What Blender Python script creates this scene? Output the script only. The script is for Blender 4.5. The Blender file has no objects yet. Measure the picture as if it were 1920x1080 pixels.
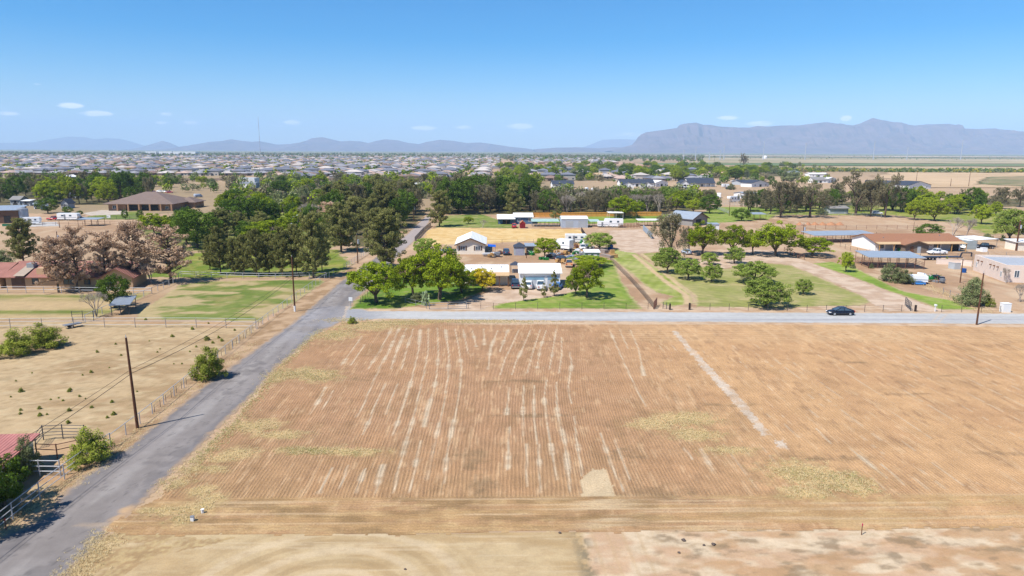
import bpy, bmesh, math, random
import numpy as np
from mathutils import Vector, Matrix
R = math.radians
SC = bpy.context.scene
COL = SC.collection

# ---------------------------------------------------------------- camera
F = 1300.0; H = 30.0
PITCH, YAW, ROLL = R(11.23), R(1.12), R(0.235)
fw = np.array([math.sin(YAW)*math.cos(PITCH), math.cos(YAW)*math.cos(PITCH), -math.sin(PITCH)])
r0 = np.array([math.cos(YAW), -math.sin(YAW), 0.0])
u0 = np.cross(r0, fw)
rt = r0*math.cos(ROLL) + u0*math.sin(ROLL)
up = -r0*math.sin(ROLL) + u0*math.cos(ROLL)
CAM = np.array([0, 0, H])
cd = bpy.data.cameras.new('camera'); cam = bpy.data.objects.new('camera', cd); COL.objects.link(cam)
cd.sensor_width = 36; cd.lens = F/1920*36; cd.clip_start = 0.5; cd.clip_end = 120000
M = Matrix.Identity(4)
for i in range(3):
    M[i][0] = rt[i]; M[i][1] = up[i]; M[i][2] = -fw[i]; M[i][3] = CAM[i]
cam.matrix_world = M
SC.camera = cam
SC.render.resolution_x = 1024; SC.render.resolution_y = 576

def ray(px, py):
    return fw + rt*((px-960)/F) + up*((540-py)/F)
def at(px, py, z=0.0):                     # ground point seen at a photo pixel
    d = ray(px, py)
    if d[2] > -1e-4: d[2] = -1e-4
    t = (z-H)/d[2]
    return Vector(CAM + d*t)
def atY(px, py, Y):                        # point on the upright plane at distance Y
    d = ray(px, py); return Vector(CAM + d*(Y/d[1]))
def hgt(px, yb, yt):                       # height in metres of a thing between two pixels
    p = at(px, yb); return max(0.1, atY(px, yt, p.y).z)
def mpp(px, py):                           # metres for one pixel across at a ground point
    p = at(px, py); return float(np.dot(np.array(p)-CAM, fw))/F
def proj(P):
    v = np.array(P)-CAM; z = v@fw
    return 960+F*(v@rt)/z, 540-F*(v@up)/z

# ---------------------------------------------------------------- light
SUN_AZ = math.atan2(-6.0, -4.2)            # compass-like angle from +Y towards +X, to the sun
SUN_EL = R(56)
w = bpy.data.worlds.new("World"); SC.world = w; w.use_nodes = True
nt = w.node_tree; bg = nt.nodes['Background']
sky = nt.nodes.new('ShaderNodeTexSky'); sky.sky_type = 'NISHITA'; sky.sun_disc = False
sky.sun_elevation = SUN_EL; sky.sun_rotation = SUN_AZ
sky.altitude = 400; sky.air_density = 1.0; sky.dust_density = 0.4; sky.ozone_density = 6.0
hs = nt.nodes.new('ShaderNodeHueSaturation'); hs.inputs['Saturation'].default_value = 1.6
nt.links.new(sky.outputs[0], hs.inputs['Color']); skyc = hs.outputs[0]
# small fair-weather clouds, far out in the sky (directions, not picture positions)
def _n(kind, **kw):
    q = nt.nodes.new(kind)
    for k, v in kw.items(): setattr(q, k, v)
    return q
def _m(op, a, b=None, c=None):
    q = _n('ShaderNodeMath', operation=op)
    for i, v in enumerate((a, b, c)):
        if v is None: continue
        if isinstance(v, (int, float)): q.inputs[i].default_value = v
        else: nt.links.new(v, q.inputs[i])
    return q.outputs[0]
_tc = _n('ShaderNodeTexCoord'); _sp = _n('ShaderNodeSeparateXYZ'); nt.links.new(_tc.outputs['Generated'], _sp.inputs[0])
az_ = _m('ARCTAN2', _sp.outputs[0], _sp.outputs[1]); el_ = _m('ARCSINE', _sp.outputs[2])
_nz = _n('ShaderNodeTexNoise'); _nz.inputs['Scale'].default_value = 70; _nz.inputs['Detail'].default_value = 6; _nz.inputs['Roughness'].default_value = .6
_mp = _n('ShaderNodeMapping'); _mp.inputs['Scale'].default_value = (1, 1, 3); nt.links.new(_tc.outputs['Generated'], _mp.inputs[0]); nt.links.new(_mp.outputs[0], _nz.inputs['Vector'])
_acc = None
for px, py, wd, ht, op_ in [(132,198,38,9,1),(180,213,50,9,1),(15,213,34,7,.8),(70,158,16,5,.5),(312,214,24,8,.7),(302,230,26,6,.7),(358,230,34,8,.7),(548,230,34,11,.8),(520,236,46,6,.5),(795,240,50,9,1),(868,239,36,8,.9),(976,237,54,11,1),(975,246,42,6,.5),(1365,221,40,8,.9),(1425,232,50,10,1),(1586,222,20,10,1),(590,238,16,4,.5),(450,236,24,5,.5),(1180,252,80,9,.6),(915,245,30,6,.5),(735,243,30,5,.4),(1340,198,60,6,.25)]:
    d = ray(px, py); d = d/np.linalg.norm(d); a0 = math.atan2(d[0], d[1]); e0 = math.asin(d[2])
    dx = _m('MULTIPLY', _m('SUBTRACT', az_, a0), 2/(wd/F)); dy = _m('MULTIPLY', _m('SUBTRACT', el_, e0), 2/(ht*1.1/F))
    r2 = _m('ADD', _m('MULTIPLY', dx, dx), _m('MULTIPLY', dy, dy))
    v = _m('MULTIPLY', _m('MAXIMUM', _m('SUBTRACT', 1.0, _m('MULTIPLY', r2, .6)), 0.0), op_)
    _acc = v if _acc is None else _m('MAXIMUM', _acc, v)
_mr = _n('ShaderNodeMapRange', interpolation_type='SMOOTHSTEP'); _mr.inputs[1].default_value = .34; _mr.inputs[2].default_value = .85; _mr.inputs[4].default_value = .85
nt.links.new(_m('MULTIPLY', _acc, _m('ADD', _m('MULTIPLY', _nz.outputs[0], 1.5), .25)), _mr.inputs[0])
_mx = _n('ShaderNodeMix', data_type='RGBA'); nt.links.new(_mr.outputs[0], _mx.inputs[0]); nt.links.new(skyc, _mx.inputs[6]); _mx.inputs[7].default_value = (11.5, 11.2, 11, 1)
nt.links.new(_mx.outputs[2], bg.inputs['Color'])
bg.inputs['Strength'].default_value = 0.09
sd = bpy.data.lights.new('sun', 'SUN'); sd.energy = 4.9; sd.angle = R(0.53); sd.color = (1.0, 0.96, 0.90)
so = bpy.data.objects.new('sun', sd); COL.objects.link(so)
sdir = Vector((math.sin(SUN_AZ)*math.cos(SUN_EL), math.cos(SUN_AZ)*math.cos(SUN_EL), math.sin(SUN_EL)))
so.rotation_euler = sdir.to_track_quat('Z', 'Y').to_euler(); so.location = (0, 0, 60)
SC.view_settings.view_transform = 'Standard'; SC.view_settings.look = 'None'
SC.view_settings.exposure = 0.66; SC.view_settings.gamma = 1.0; SC.view_settings.use_curve_mapping = False
SC.render.engine = 'CYCLES'
SC.cycles.max_bounces = 6; SC.cycles.diffuse_bounces = 3; SC.cycles.volume_bounces = 2
SC.cycles.transparent_max_bounces = 8

# ---------------------------------------------------------------- helpers
def lin(c): c = c/255.0; return c/12.92 if c < .04045 else ((c+.055)/1.055)**2.4
def K(r, g, b, k=1.75):                     # surface colour that reads as r,g,b in full sun
    return (min(.85, lin(r)/k), min(.85, lin(g)/k), min(.85, lin(b)/k))
def KA(r, g, b, k=1.70):
    m = (r+g+b)/3; q = .05 if g < r else 0
    return np.array(K(r+(m-r)*q, g+(m-g)*q, b+(m-b)*q, k))

def hash2(ix, iy, s):
    h = (ix.astype(np.int64)*374761393 + iy.astype(np.int64)*668265263 + s*1442695041) & 0xffffffff
    h = ((h ^ (h >> 13))*1274126177) & 0xffffffff
    return ((h ^ (h >> 16)) & 0xffff)/65535.0
def vn(x, y, s=0):
    x = np.asarray(x, float); y = np.asarray(y, float)
    xi = np.floor(x); yi = np.floor(y); fx = x-xi; fy = y-yi
    fx = fx*fx*(3-2*fx); fy = fy*fy*(3-2*fy)
    a = hash2(xi, yi, s); b = hash2(xi+1, yi, s); c = hash2(xi, yi+1, s); d = hash2(xi+1, yi+1, s)
    return (a*(1-fx)+b*fx)*(1-fy)+(c*(1-fx)+d*fx)*fy
def fbm(x, y, s=0, o=4):
    v = 0; a = .5; t = 0
    for i in range(o):
        v = v+a*vn(x*2**i, y*2**i, s+i*17); t += a; a *= .5
    return v/t
def sstep(a, b, x):
    t = np.clip((x-a)/(b-a), 0, 1); return t*t*(3-2*t)

def tag(o, label=None, cat=None, group=None, kind=None):
    if label: o['label'] = label
    if cat: o['category'] = cat
    if group: o['group'] = group
    if kind: o['kind'] = kind
    return o
def thing(name, label, cat, loc=(0, 0, 0), rz=0, group=None):
    o = bpy.data.objects.new(name, None); COL.objects.link(o)
    o.empty_display_size = .3
    o.location = loc; o.rotation_euler = (0, 0, rz)
    return tag(o, label, cat, group)

class MB:
    def __init__(s): s.v = []; s.f = []; s.m = []; s.cm = 0
    def add(s, vs, fs):
        n = len(s.v); s.v += [tuple(v) for v in vs]
        for f in fs: s.f.append(tuple(n+i for i in f)); s.m.append(s.cm)
        return s
    def box(s, x, y, z, sx, sy, sz, rz=0):  # centre x,y; base z
        c, q = math.cos(rz), math.sin(rz); P = []
        for dz in (0, sz):
            for a, b in ((-1, -1), (1, -1), (1, 1), (-1, 1)):
                u, v = a*sx/2, b*sy/2
                P.append((x+u*c-v*q, y+u*q+v*c, z+dz))
        return s.add(P, [(3, 2, 1, 0), (4, 5, 6, 7), (0, 1, 5, 4), (1, 2, 6, 5), (2, 3, 7, 6), (3, 0, 4, 7)])
    def bar(s, p, q, w, h=None):            # square bar between two points
        h = h or w; p = Vector(p); q = Vector(q); d = (q-p)
        if d.length < 1e-6: return s
        d.normalize(); a = Vector((0, 0, 1)) if abs(d.z) < .95 else Vector((1, 0, 0))
        x = d.cross(a).normalized()*(w/2); y = x.cross(d).normalized()*(h/2)
        P = [p-x-y, p+x-y, p+x+y, p-x+y, q-x-y, q+x-y, q+x+y, q-x+y]
        return s.add(P, [(0, 1, 2, 3), (7, 6, 5, 4), (0, 4, 5, 1), (1, 5, 6, 2), (2, 6, 7, 3), (3, 7, 4, 0)])
    def cyl(s, p, q, r0, r1=None, n=6, cap=True):
        r1 = r0 if r1 is None else r1; p = Vector(p); q = Vector(q); d = (q-p)
        if d.length < 1e-6: return s
        d.normalize(); a = Vector((0, 0, 1)) if abs(d.z) < .95 else Vector((1, 0, 0))
        x = d.cross(a).normalized(); y = x.cross(d).normalized(); P = []
        for c, r in ((p, r0), (q, r1)):
            for i in range(n):
                t = 2*math.pi*i/n; P.append(c+x*(r*math.cos(t))+y*(r*math.sin(t)))
        fs = [(i, i+n, (i+1) % n+n, (i+1) % n) for i in range(n)]
        if cap: fs += [tuple(range(n)), tuple(range(2*n-1, n-1, -1))]
        return s.add(P, fs)
    def slab(s, quad, t):                   # thick sheet under four corner points
        q = [Vector(p) for p in quad]; P = q+[p-Vector((0, 0, t)) for p in q]
        return s.add(P, [(0, 1, 2, 3), (7, 6, 5, 4), (0, 4, 5, 1), (1, 5, 6, 2), (2, 6, 7, 3), (3, 7, 4, 0)])
    def prism(s, prof, y0, y1, y0b=None, y1b=None):   # side profile (x,z) pushed along y
        n = len(prof); P = [(x, y0, z) for x, z in prof]+[(x, y1, z) for x, z in prof]
        return s.add(P, [tuple(range(n)), tuple(range(2*n-1, n-1, -1))]+[(i, i+n, (i+1) % n+n, (i+1) % n) for i in range(n)])
    def build(s, name, mat, parent=None, smooth=False, loc=None, recalc=True):
        me = bpy.data.meshes.new(name); me.from_pydata(s.v, [], s.f)
        mats = mat if isinstance(mat, (list, tuple)) else [mat]
        for m in mats: me.materials.append(m)
        if len(mats) > 1: me.polygons.foreach_set('material_index', s.m)
        if recalc:
            b = bmesh.new(); b.from_mesh(me); bmesh.ops.recalc_face_normals(b, faces=b.faces); b.to_mesh(me); b.free()
        if smooth: me.polygons.foreach_set('use_smooth', [True]*len(me.polygons))
        me.update()
        o = bpy.data.objects.new(name, me); COL.objects.link(o)
        if parent: o.parent = parent
        if loc: o.location = loc
        return o

def np_mesh(name, V, Q, mats, attrs=None, smooth=False, mi=None):
    me = bpy.data.meshes.new(name); V = np.asarray(V, np.float32); Q = np.asarray(Q, np.int32)
    n, k = Q.shape
    me.vertices.add(len(V)); me.vertices.foreach_set('co', V.ravel())
    me.loops.add(n*k); me.loops.foreach_set('vertex_index', Q.ravel())
    me.polygons.add(n); me.polygons.foreach_set('loop_start', np.arange(0, n*k, k, dtype=np.int32))
    me.polygons.foreach_set('loop_total', np.full(n, k, np.int32))
    if smooth: me.polygons.foreach_set('use_smooth', np.ones(n, bool))
    if mi is not None: me.polygons.foreach_set('material_index', np.asarray(mi, np.int32))
    for m in (mats if isinstance(mats, (list, tuple)) else [mats]): me.materials.append(m)
    for nm, (dom, arr) in (attrs or {}).items():
        arr = np.asarray(arr, np.float32)
        if arr.ndim == 2:
            if arr.shape[1] == 3: arr = np.hstack([arr, np.ones((len(arr), 1), np.float32)])
            a = me.attributes.new(nm, 'FLOAT_COLOR', dom); a.data.foreach_set('color', arr.ravel())
        else:
            a = me.attributes.new(nm, 'FLOAT', dom); a.data.foreach_set('value', arr)
    me.update(calc_edges=True); me.validate()
    return me
def obj(name, me, parent=None, loc=(0, 0, 0)):
    o = bpy.data.objects.new(name, me); COL.objects.link(o); o.location = loc
    if parent: o.parent = parent
    return o
def copy_tree(o, parent=None):
    c = o.copy(); COL.objects.link(c)
    if parent: c.parent = parent
    for ch in [x for x in KIDS.get(o.name, [])]: 
        KIDS.setdefault(c.name, []).append(copy_tree(ch, c))
    return c
KIDS = {}
def reg(o):                                  # remember the children of a finished prototype
    KIDS[o.name] = list(o.children)
    for c in o.children: reg(c)
    return o

# ---------------------------------------------------------------- materials
MATS = {}
def mat(name, col, rough=.8, metal=0, var=0.12, scale=1.2, bump=0.0, bscale=8, spec=.3, objvar=0, stretch=None):
    if name in MATS: return MATS[name]
    m = bpy.data.materials.new(name); m.use_nodes = True; n = m.node_tree; L = n.links
    b = n.nodes['Principled BSDF']; b.inputs['Roughness'].default_value = rough
    b.inputs['Metallic'].default_value = metal; b.inputs['Specular IOR Level'].default_value = spec
    tc = n.nodes.new('ShaderNodeTexCoord'); src = tc.outputs['Object']
    if stretch:
        mp = n.nodes.new('ShaderNodeMapping'); mp.inputs['Scale'].default_value = stretch
        L.new(src, mp.inputs[0]); src = mp.outputs[0]
    nz = n.nodes.new('ShaderNodeTexNoise'); nz.inputs['Scale'].default_value = scale; nz.inputs['Detail'].default_value = 6
    nz.inputs['Roughness'].default_value = .65; L.new(src, nz.inputs['Vector'])
    mr = n.nodes.new('ShaderNodeMapRange'); mr.inputs[1].default_value = .3; mr.inputs[2].default_value = .7
    mr.inputs[3].default_value = 1-var; mr.inputs[4].default_value = 1+var; L.new(nz.outputs[0], mr.inputs[0])
    vm = n.nodes.new('ShaderNodeVectorMath'); vm.operation = 'SCALE'; vm.inputs[0].default_value = col[:3]
    L.new(mr.outputs[0], vm.inputs['Scale']); out = vm.outputs[0]
    if objvar:
        oi = n.nodes.new('ShaderNodeObjectInfo'); m2 = n.nodes.new('ShaderNodeMapRange')
        m2.inputs[3].default_value = 1-objvar; m2.inputs[4].default_value = 1+objvar; L.new(oi.outputs['Random'], m2.inputs[0])
        v2 = n.nodes.new('ShaderNodeVectorMath'); v2.operation = 'SCALE'; L.new(out, v2.inputs[0]); L.new(m2.outputs[0], v2.inputs['Scale']); out = v2.outputs[0]
    L.new(out, b.inputs['Base Color'])
    if bump:
        n2 = n.nodes.new('ShaderNodeTexNoise'); n2.inputs['Scale'].default_value = bscale; n2.inputs['Detail'].default_value = 4; L.new(src, n2.inputs['Vector'])
        bp = n.nodes.new('ShaderNodeBump'); bp.inputs['Strength'].default_value = bump; bp.inputs['Distance'].default_value = .05
        L.new(n2.outputs[0], bp.inputs['Height']); L.new(bp.outputs[0], b.inputs['Normal'])
    MATS[name] = m; return m

def ribbed(name, col, axis=0, period=.3, depth=.5, rough=.5, metal=0.0, var=.1, spec=.3):
    """sheet metal, siding or tile courses: ridges along one local axis"""
    if name in MATS: return MATS[name]
    m = mat(name, col, rough, metal, var, .6, spec=spec); n = m.node_tree; L = n.links; b = n.nodes['Principled BSDF']
    tc = n.nodes.new('ShaderNodeTexCoord'); sp = n.nodes.new('ShaderNodeSeparateXYZ'); L.new(tc.outputs['Object'], sp.inputs[0])
    mt = n.nodes.new('ShaderNodeMath'); mt.operation = 'MULTIPLY'; mt.inputs[1].default_value = 2*math.pi/period; L.new(sp.outputs[axis], mt.inputs[0])
    sn = n.nodes.new('ShaderNodeMath'); sn.operation = 'SINE'; L.new(mt.outputs[0], sn.inputs[0])
    bp = n.nodes.new('ShaderNodeBump'); bp.inputs['Strength'].default_value = depth; bp.inputs['Distance'].default_value = .04
    L.new(sn.outputs[0], bp.inputs['Height']); L.new(bp.outputs[0], b.inputs['Normal'])
    return m

def ground_mat(name, scale=.8, var=.16, bump=.35, furrow=False, rough=.95, fine=6.0, stretch=(1, 1, 1)):
    """soil or turf: colour stored on the mesh, broken up by noise; furrows as relief"""
    if name in MATS: return MATS[name]
    m = bpy.data.materials.new(name); m.use_nodes = True; n = m.node_tree; L = n.links
    b = n.nodes['Principled BSDF']; b.inputs['Roughness'].default_value = rough; b.inputs['Specular IOR Level'].default_value = .15
    at_ = n.nodes.new('ShaderNodeAttribute'); at_.attribute_name = 'col'
    ge = n.nodes.new('ShaderNodeNewGeometry'); src = ge.outputs['Position']
    mp = n.nodes.new('ShaderNodeMapping'); mp.inputs['Scale'].default_value = stretch; L.new(src, mp.inputs[0]); src2 = mp.outputs[0]
    def noise(sc, det=5, ro=.6, s=src2):
        z = n.nodes.new('ShaderNodeTexNoise'); z.inputs['Scale'].default_value = sc; z.inputs['Detail'].default_value = det
        z.inputs['Roughness'].default_value = ro; L.new(s, z.inputs['Vector']); return z.outputs[0]
    def mrange(x, a, b_, c, d):
        r = n.nodes.new('ShaderNodeMapRange'); r.inputs[1].default_value = a; r.inputs[2].default_value = b_
        r.inputs[3].default_value = c; r.inputs[4].default_value = d; L.new(x, r.inputs[0]); return r.outputs[0]
    def mth(op, x, y):
        q = n.nodes.new('ShaderNodeMath'); q.operation = op
        for i, a in enumerate((x, y)):
            if a is None: continue
            if isinstance(a, (int, float)): q.inputs[i].default_value = a
            else: L.new(a, q.inputs[i])
        return q.outputs[0]
    f = mth('MULTIPLY', mrange(noise(scale), .3, .7, 1-var, 1+var), mrange(noise(fine, 4, .7), .3, .7, 1-var*.8, 1+var*.8))
    height = noise(fine, 5, .7)
    if furrow:
        def A(nm):
            a = n.nodes.new('ShaderNodeAttribute'); a.attribute_name = nm; return a.outputs['Fac']
        ms = n.nodes.new('ShaderNodeMapping'); ms.inputs['Scale'].default_value = (1, .16, 1); L.new(src, ms.inputs[0])
        wob = mth('ADD', mrange(noise(2.2, 3, .6, ms.outputs[0]), 0, 1, -.10, .10), mrange(noise(.35, 3, .6, ms.outputs[0]), 0, 1, -.5, .5))
        def saw(u, per):
            ph = mth('MULTIPLY', mth('ADD', u, wob), 2*math.pi/per)
            return mth('ADD', mth('MULTIPLY', mth('SINE', ph, None), .5), .5)
        s1 = saw(A('u1'), .34)
        sx = n.nodes.new('ShaderNodeSeparateXYZ'); L.new(src, sx.inputs[0])
        s2 = saw(sx.outputs[1], .42)
        mx = n.nodes.new('ShaderNodeMix'); mx.data_type = 'FLOAT'; L.new(A('mx'), mx.inputs[0]); L.new(s1, mx.inputs[2]); L.new(s2, mx.inputs[3])
        st = mth('MULTIPLY', A('st'), mth('MULTIPLY', mrange(noise(.6, 5, .75, src), .36, .62, .25, 1.25), mrange(noise(3.5, 3, .7, src), .35, .6, .35, 1.1)))
        fur = mth('MULTIPLY', mx.outputs[0], st)
        # colour is a little darker in the troughs than on the crumbly crest
        f = mth('MULTIPLY', f, mrange(mth('MULTIPLY', mth('SUBTRACT', mx.outputs[0], .5), st), -.5, .5, .83, 1.13))
        cr = noise(7, 5, .85, src); f = mth('MULTIPLY', f, mrange(cr, .30, .70, .74, 1.24))
        height = mth('ADD', mth('MULTIPLY', height, .6), mth('MULTIPLY', fur, .8))
    vm = n.nodes.new('ShaderNodeVectorMath'); vm.operation = 'SCALE'; L.new(at_.outputs['Color'], vm.inputs[0]); L.new(f, vm.inputs['Scale'])
    L.new(vm.outputs[0], b.inputs['Base Color'])
    bp = n.nodes.new('ShaderNodeBump'); bp.inputs['Strength'].default_value = bump; bp.inputs['Distance'].default_value = .09
    L.new(height, bp.inputs['Height']); L.new(bp.outputs[0], b.inputs['Normal'])
    MATS[name] = m; return m

def inside(poly, X, Y):
    n = len(poly); r = np.zeros(X.shape, bool); j = n-1
    for i in range(n):
        xi, yi = poly[i]; xj, yj = poly[j]
        if yi != yj:
            c = ((yi > Y) != (yj > Y)) & (X < (xj-xi)*(Y-yi)/(yj-yi)+xi); r ^= c
        j = i
    return r
def pdist(poly, X, Y, closed=False):          # distance to a polyline
    d = np.full(X.shape, 1e9); n = len(poly)
    for i in range(n if closed else n-1):
        ax, ay = poly[i]; bx, by = poly[(i+1) % n]; dx, dy = bx-ax, by-ay; q = dx*dx+dy*dy+1e-9
        t = np.clip(((X-ax)*dx+(Y-ay)*dy)/q, 0, 1); d = np.minimum(d, np.hypot(X-ax-t*dx, Y-ay-t*dy))
    return d
def W(pts): return [(p.x, p.y) for p in (at(*q) for q in pts)]

def patch(name, pts, res, colf, z, m, jit=.4, js=.7, extra=None, world=False, zf=None, edge=None):
    """a sheet of ground cut to a ragged outline, coloured point by point"""
    poly = pts if world else W(pts)
    xs = [p[0] for p in poly]; ys = [p[1] for p in poly]
    if z < .3: z = z*.2
    rx, ry = res if isinstance(res, tuple) else (res, res)
    gx = np.arange(min(xs)-jit-rx, max(xs)+jit+rx, rx); gy = np.arange(min(ys)-jit-ry, max(ys)+jit+ry, ry)
    X, Y = np.meshgrid(gx, gy); nx = len(gx); ny = len(gy)
    cx = (X[:-1, :-1]+X[1:, 1:])/2; cy = (Y[:-1, :-1]+Y[1:, 1:])/2
    jx = (fbm(cx*js, cy*js, 5, 3)-.5)*2*jit*1.6; jy = (fbm(cx*js+31, cy*js, 9, 3)-.5)*2*jit*1.6
    keep = inside(poly, cx+jx, cy+jy).ravel()
    idx = (np.arange(ny-1)[:, None]*nx+np.arange(nx-1)[None, :]).ravel()[keep]
    Q = np.stack([idx, idx+1, idx+nx+1, idx+nx], 1)
    used = np.unique(Q); rm = np.zeros(nx*ny, np.int64); rm[used] = np.arange(len(used)); Q = rm[Q]
    x = X.ravel()[used]; y = Y.ravel()[used]
    C = colf(x, y)
    if edge:
        d = pdist(poly, x, y, True); k = sstep(edge[1], edge[1]*.1, d+edge[1]*1.3*(fbm(x*1.1, y*1.1, 301, 4)-.45)); C = mixc(C, KA(*edge[0]), k*.85)
    Z = np.full(len(x), z) if zf is None else z+zf(x, y)
    A = {'col': ('POINT', np.clip(C, 0.005, .8))}
    if extra: A.update(extra(x, y, X, Y, used))
    me = np_mesh(name, np.stack([x, y, Z], 1), Q, m, A, smooth=True)
    return tag(obj(name, me), kind='structure')

def mixc(a, b, t): return a*(1-t[:, None])+b*t[:, None]
# ================================================================ THE SETTING
G_SOIL = ground_mat('soil', .5, .10, .35, fine=5)
G_FIELD = ground_mat('tilled_soil', .35, .13, .7, furrow=True, fine=4)
G_TURF = ground_mat('turf', .6, .12, .5, fine=7)
G_ROAD = ground_mat('asphalt', .8, .09, .2, fine=9, rough=.9)
G_FAR = ground_mat('far_desert', .02, .10, .1, fine=.15)

# base ground to the horizon
def far_cols(x, y):
    t = fbm(x*.004, y*.0015, 3, 4); s = fbm(x*.0012, y*.0035, 8, 4)
    a = mixc(KA(205, 172, 135), KA(176, 152, 116), sstep(.35, .65, t))
    g = KA(120, 128, 92)
    a = mixc(a, g, .75*sstep(2100, 3200, y+900*(s-.5)))
    return a
xs = np.concatenate([-np.geomspace(28000, 400, 40), np.linspace(-360, 360, 40), np.geomspace(400, 28000, 40)])
ys = np.concatenate([[-3000, -500, -100], np.linspace(0, 600, 60), np.geomspace(620, 29000, 90)])
X, Y = np.meshgrid(xs, ys); nx = len(xs); ny = len(ys)
ii = (np.arange(ny-1)[:, None]*nx+np.arange(nx-1)[None, :]).ravel()
me = np_mesh('ground', np.stack([X.ravel(), Y.ravel(), X.ravel()*0], 1), np.stack([ii, ii+1, ii+nx+1, ii+nx], 1), G_FAR,
             {'col': ('POINT', far_cols(X.ravel(), Y.ravel()))}, smooth=True)
tag(obj('ground', me), kind='structure')

# ---- near bare ground around the houses: one finer sheet
def yard_cols(x, y):
    a = KA(208, 172, 136); b = KA(188, 150, 114); c = KA(222, 192, 156)
    t = fbm(x*.05, y*.05, 1, 5); u = fbm(x*.3, y*.12, 2, 5)
    o = mixc(np.tile(a, (len(x), 1)), b, sstep(.45, .7, t)); o = mixc(o, c, .8*sstep(.5, .75, u))
    left = sstep(-38, -60, x)*sstep(300, 200, y)
    return mixc(o, KA(190, 160, 122), .5*left)
patch('dirt_yard', [(-230, 70), (320, 70), (420, 330), (-330, 330)], (1.0, 1.0), yard_cols, .01, G_SOIL, world=True, jit=2)

# ---- left paddock of dry tan soil
def pad_cols(x, y):
    a = KA(208, 178, 134); b = KA(186, 154, 112); c = KA(222, 196, 152)
    t = fbm(x*.12, y*.3, 4, 5); u = fbm(x*.6, y*1.1, 6, 4)
    o = mixc(np.tile(a, (len(x), 1)), b, sstep(.42, .68, t)); o = mixc(o, c, .7*sstep(.5, .8, u))
    o = mixc(o, KA(160, 136, 94), .45*sstep(.52, .68, fbm(x*1.5, y*2.4, 14, 5)))
    o = mixc(o, KA(206, 160, 120), .5*sstep(.55, .7, fbm(x*.05, y*.09, 12, 3)))
    return o
patch('dry_paddock', [(-300, 1000), (-300, 602), (478, 604), (476, 640), (365, 722), (230, 826), (100, 925), (-20, 1012), (-60, 1120), (-500, 1200)],
      (.35, .45), pad_cols, .03, G_SOIL, jit=.3)

# ---- plowed field
STRK = [
 [(680,630),(640,685)], [(683,647),(658,685)], [(735,615),(713,657),(690,692)],
 [(749,615),(727,663),(713,687),(697,723),(680,763),(668,782)], [(763,615),(747,650),(733,692)],
 [(775,617),(762,657),(753,693)], [(788,617),(785,657),(773,707),(763,743),(750,780),(737,817)],
 [(803,615),(803,657),(795,700),(783,750),(773,793),(760,833),(747,883),(737,927)],
 [(820,615),(822,667),(818,710),(813,733),(802,767),(795,800)], [(790,827),(780,867),(768,923)],
 [(835,617),(842,667),(840,710),(832,757),(823,797),(813,840),(800,900)],
 [(853,617),(860,650),(865,687),(863,720),(857,760),(847,807),(838,853),(832,907)],
 [(868,617),(878,663)], [(885,617),(893,650)], [(907,617),(908,647)],
 [(933,620),(920,653),(915,693)], [(953,618),(937,660)], [(973,618),(960,647),(947,673),(938,703)],
 [(995,618),(980,653),(967,680),(960,703)], [(1013,618),(1000,657),(988,700)], [(1024,620),(1013,653),(1007,690)],
 [(1043,617),(1035,667),(1030,693)], [(1053,633),(1053,667),(1048,700)], [(1068,660),(1072,683),(1065,727),(1072,757)],
 [(610,727),(597,753),(580,777)], [(625,733),(605,768)], [(722,720),(703,760),(693,787),(680,815)],
 [(745,720),(723,777)], [(770,717),(753,767),(737,817)], [(623,877),(597,927)], [(653,873),(637,917)],
 [(684,880),(667,927)], [(718,873),(703,927)], [(955,727),(950,777)], [(982,723),(980,780),(982,817)],
 [(1002,723),(1001,760),(1003,800),(1008,833)], [(1025,713),(1020,747),(1027,800),(1035,847),(1043,900)],
 [(1043,717),(1045,773),(1060,833),(1070,927)], [(1077,780),(1080,817),(1092,893)], [(987,833),(988,913)],
 [(1010,833),(1013,927)], [(955,800),(952,880)], [(1143,619),(1162,662),(1187,717),(1210,762)], [(1162,619),(1178,654)],
 [(1182,619),(1197,654),(1207,704)], [(1126,812),(1145,871),(1174,929)], [(1153,825),(1182,900)],
 [(1282,840),(1299,862)], [(1314,842),(1337,883)], [(1472,796),(1499,821)], [(1530,804),(1557,831)],
 [(1595,842),(1662,896)], [(1653,871),(1697,910)], [(1741,921),(1762,938)]]
SW = [W(s) for s in STRK]
smp = []
for s in SW:
    for (ax, ay), (bx, by) in zip(s[:-1], s[1:]):
        for t in (.2, .5, .8): smp.append((ax+(bx-ax)*t, ay+(by-ay)*t, (bx-ax)/(by-ay)))
smp = np.array(smp)
FIELD = [(648,604),(592,628),(522,690),(440,792),(362,872),(305,930),(205,980),(196,998),(330,1004),(700,1003),(1090,998),(1900,990),(2300,986),(2250,612),(1920,614),(1500,609),(1100,605),(800,601)]
PALE = KA(228, 203, 168)
STRIP = W([(1259,620),(1269,621),(1326,682),(1388,745),(1446,816),(1430,817),(1374,752),(1316,690)])
STRIP2 = W([(1450,826),(1468,826),(1478,845),(1462,842)])
BARE = W([(1111,880),(1138,880),(1153,930),(1092,930),(1088,900)])
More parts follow.
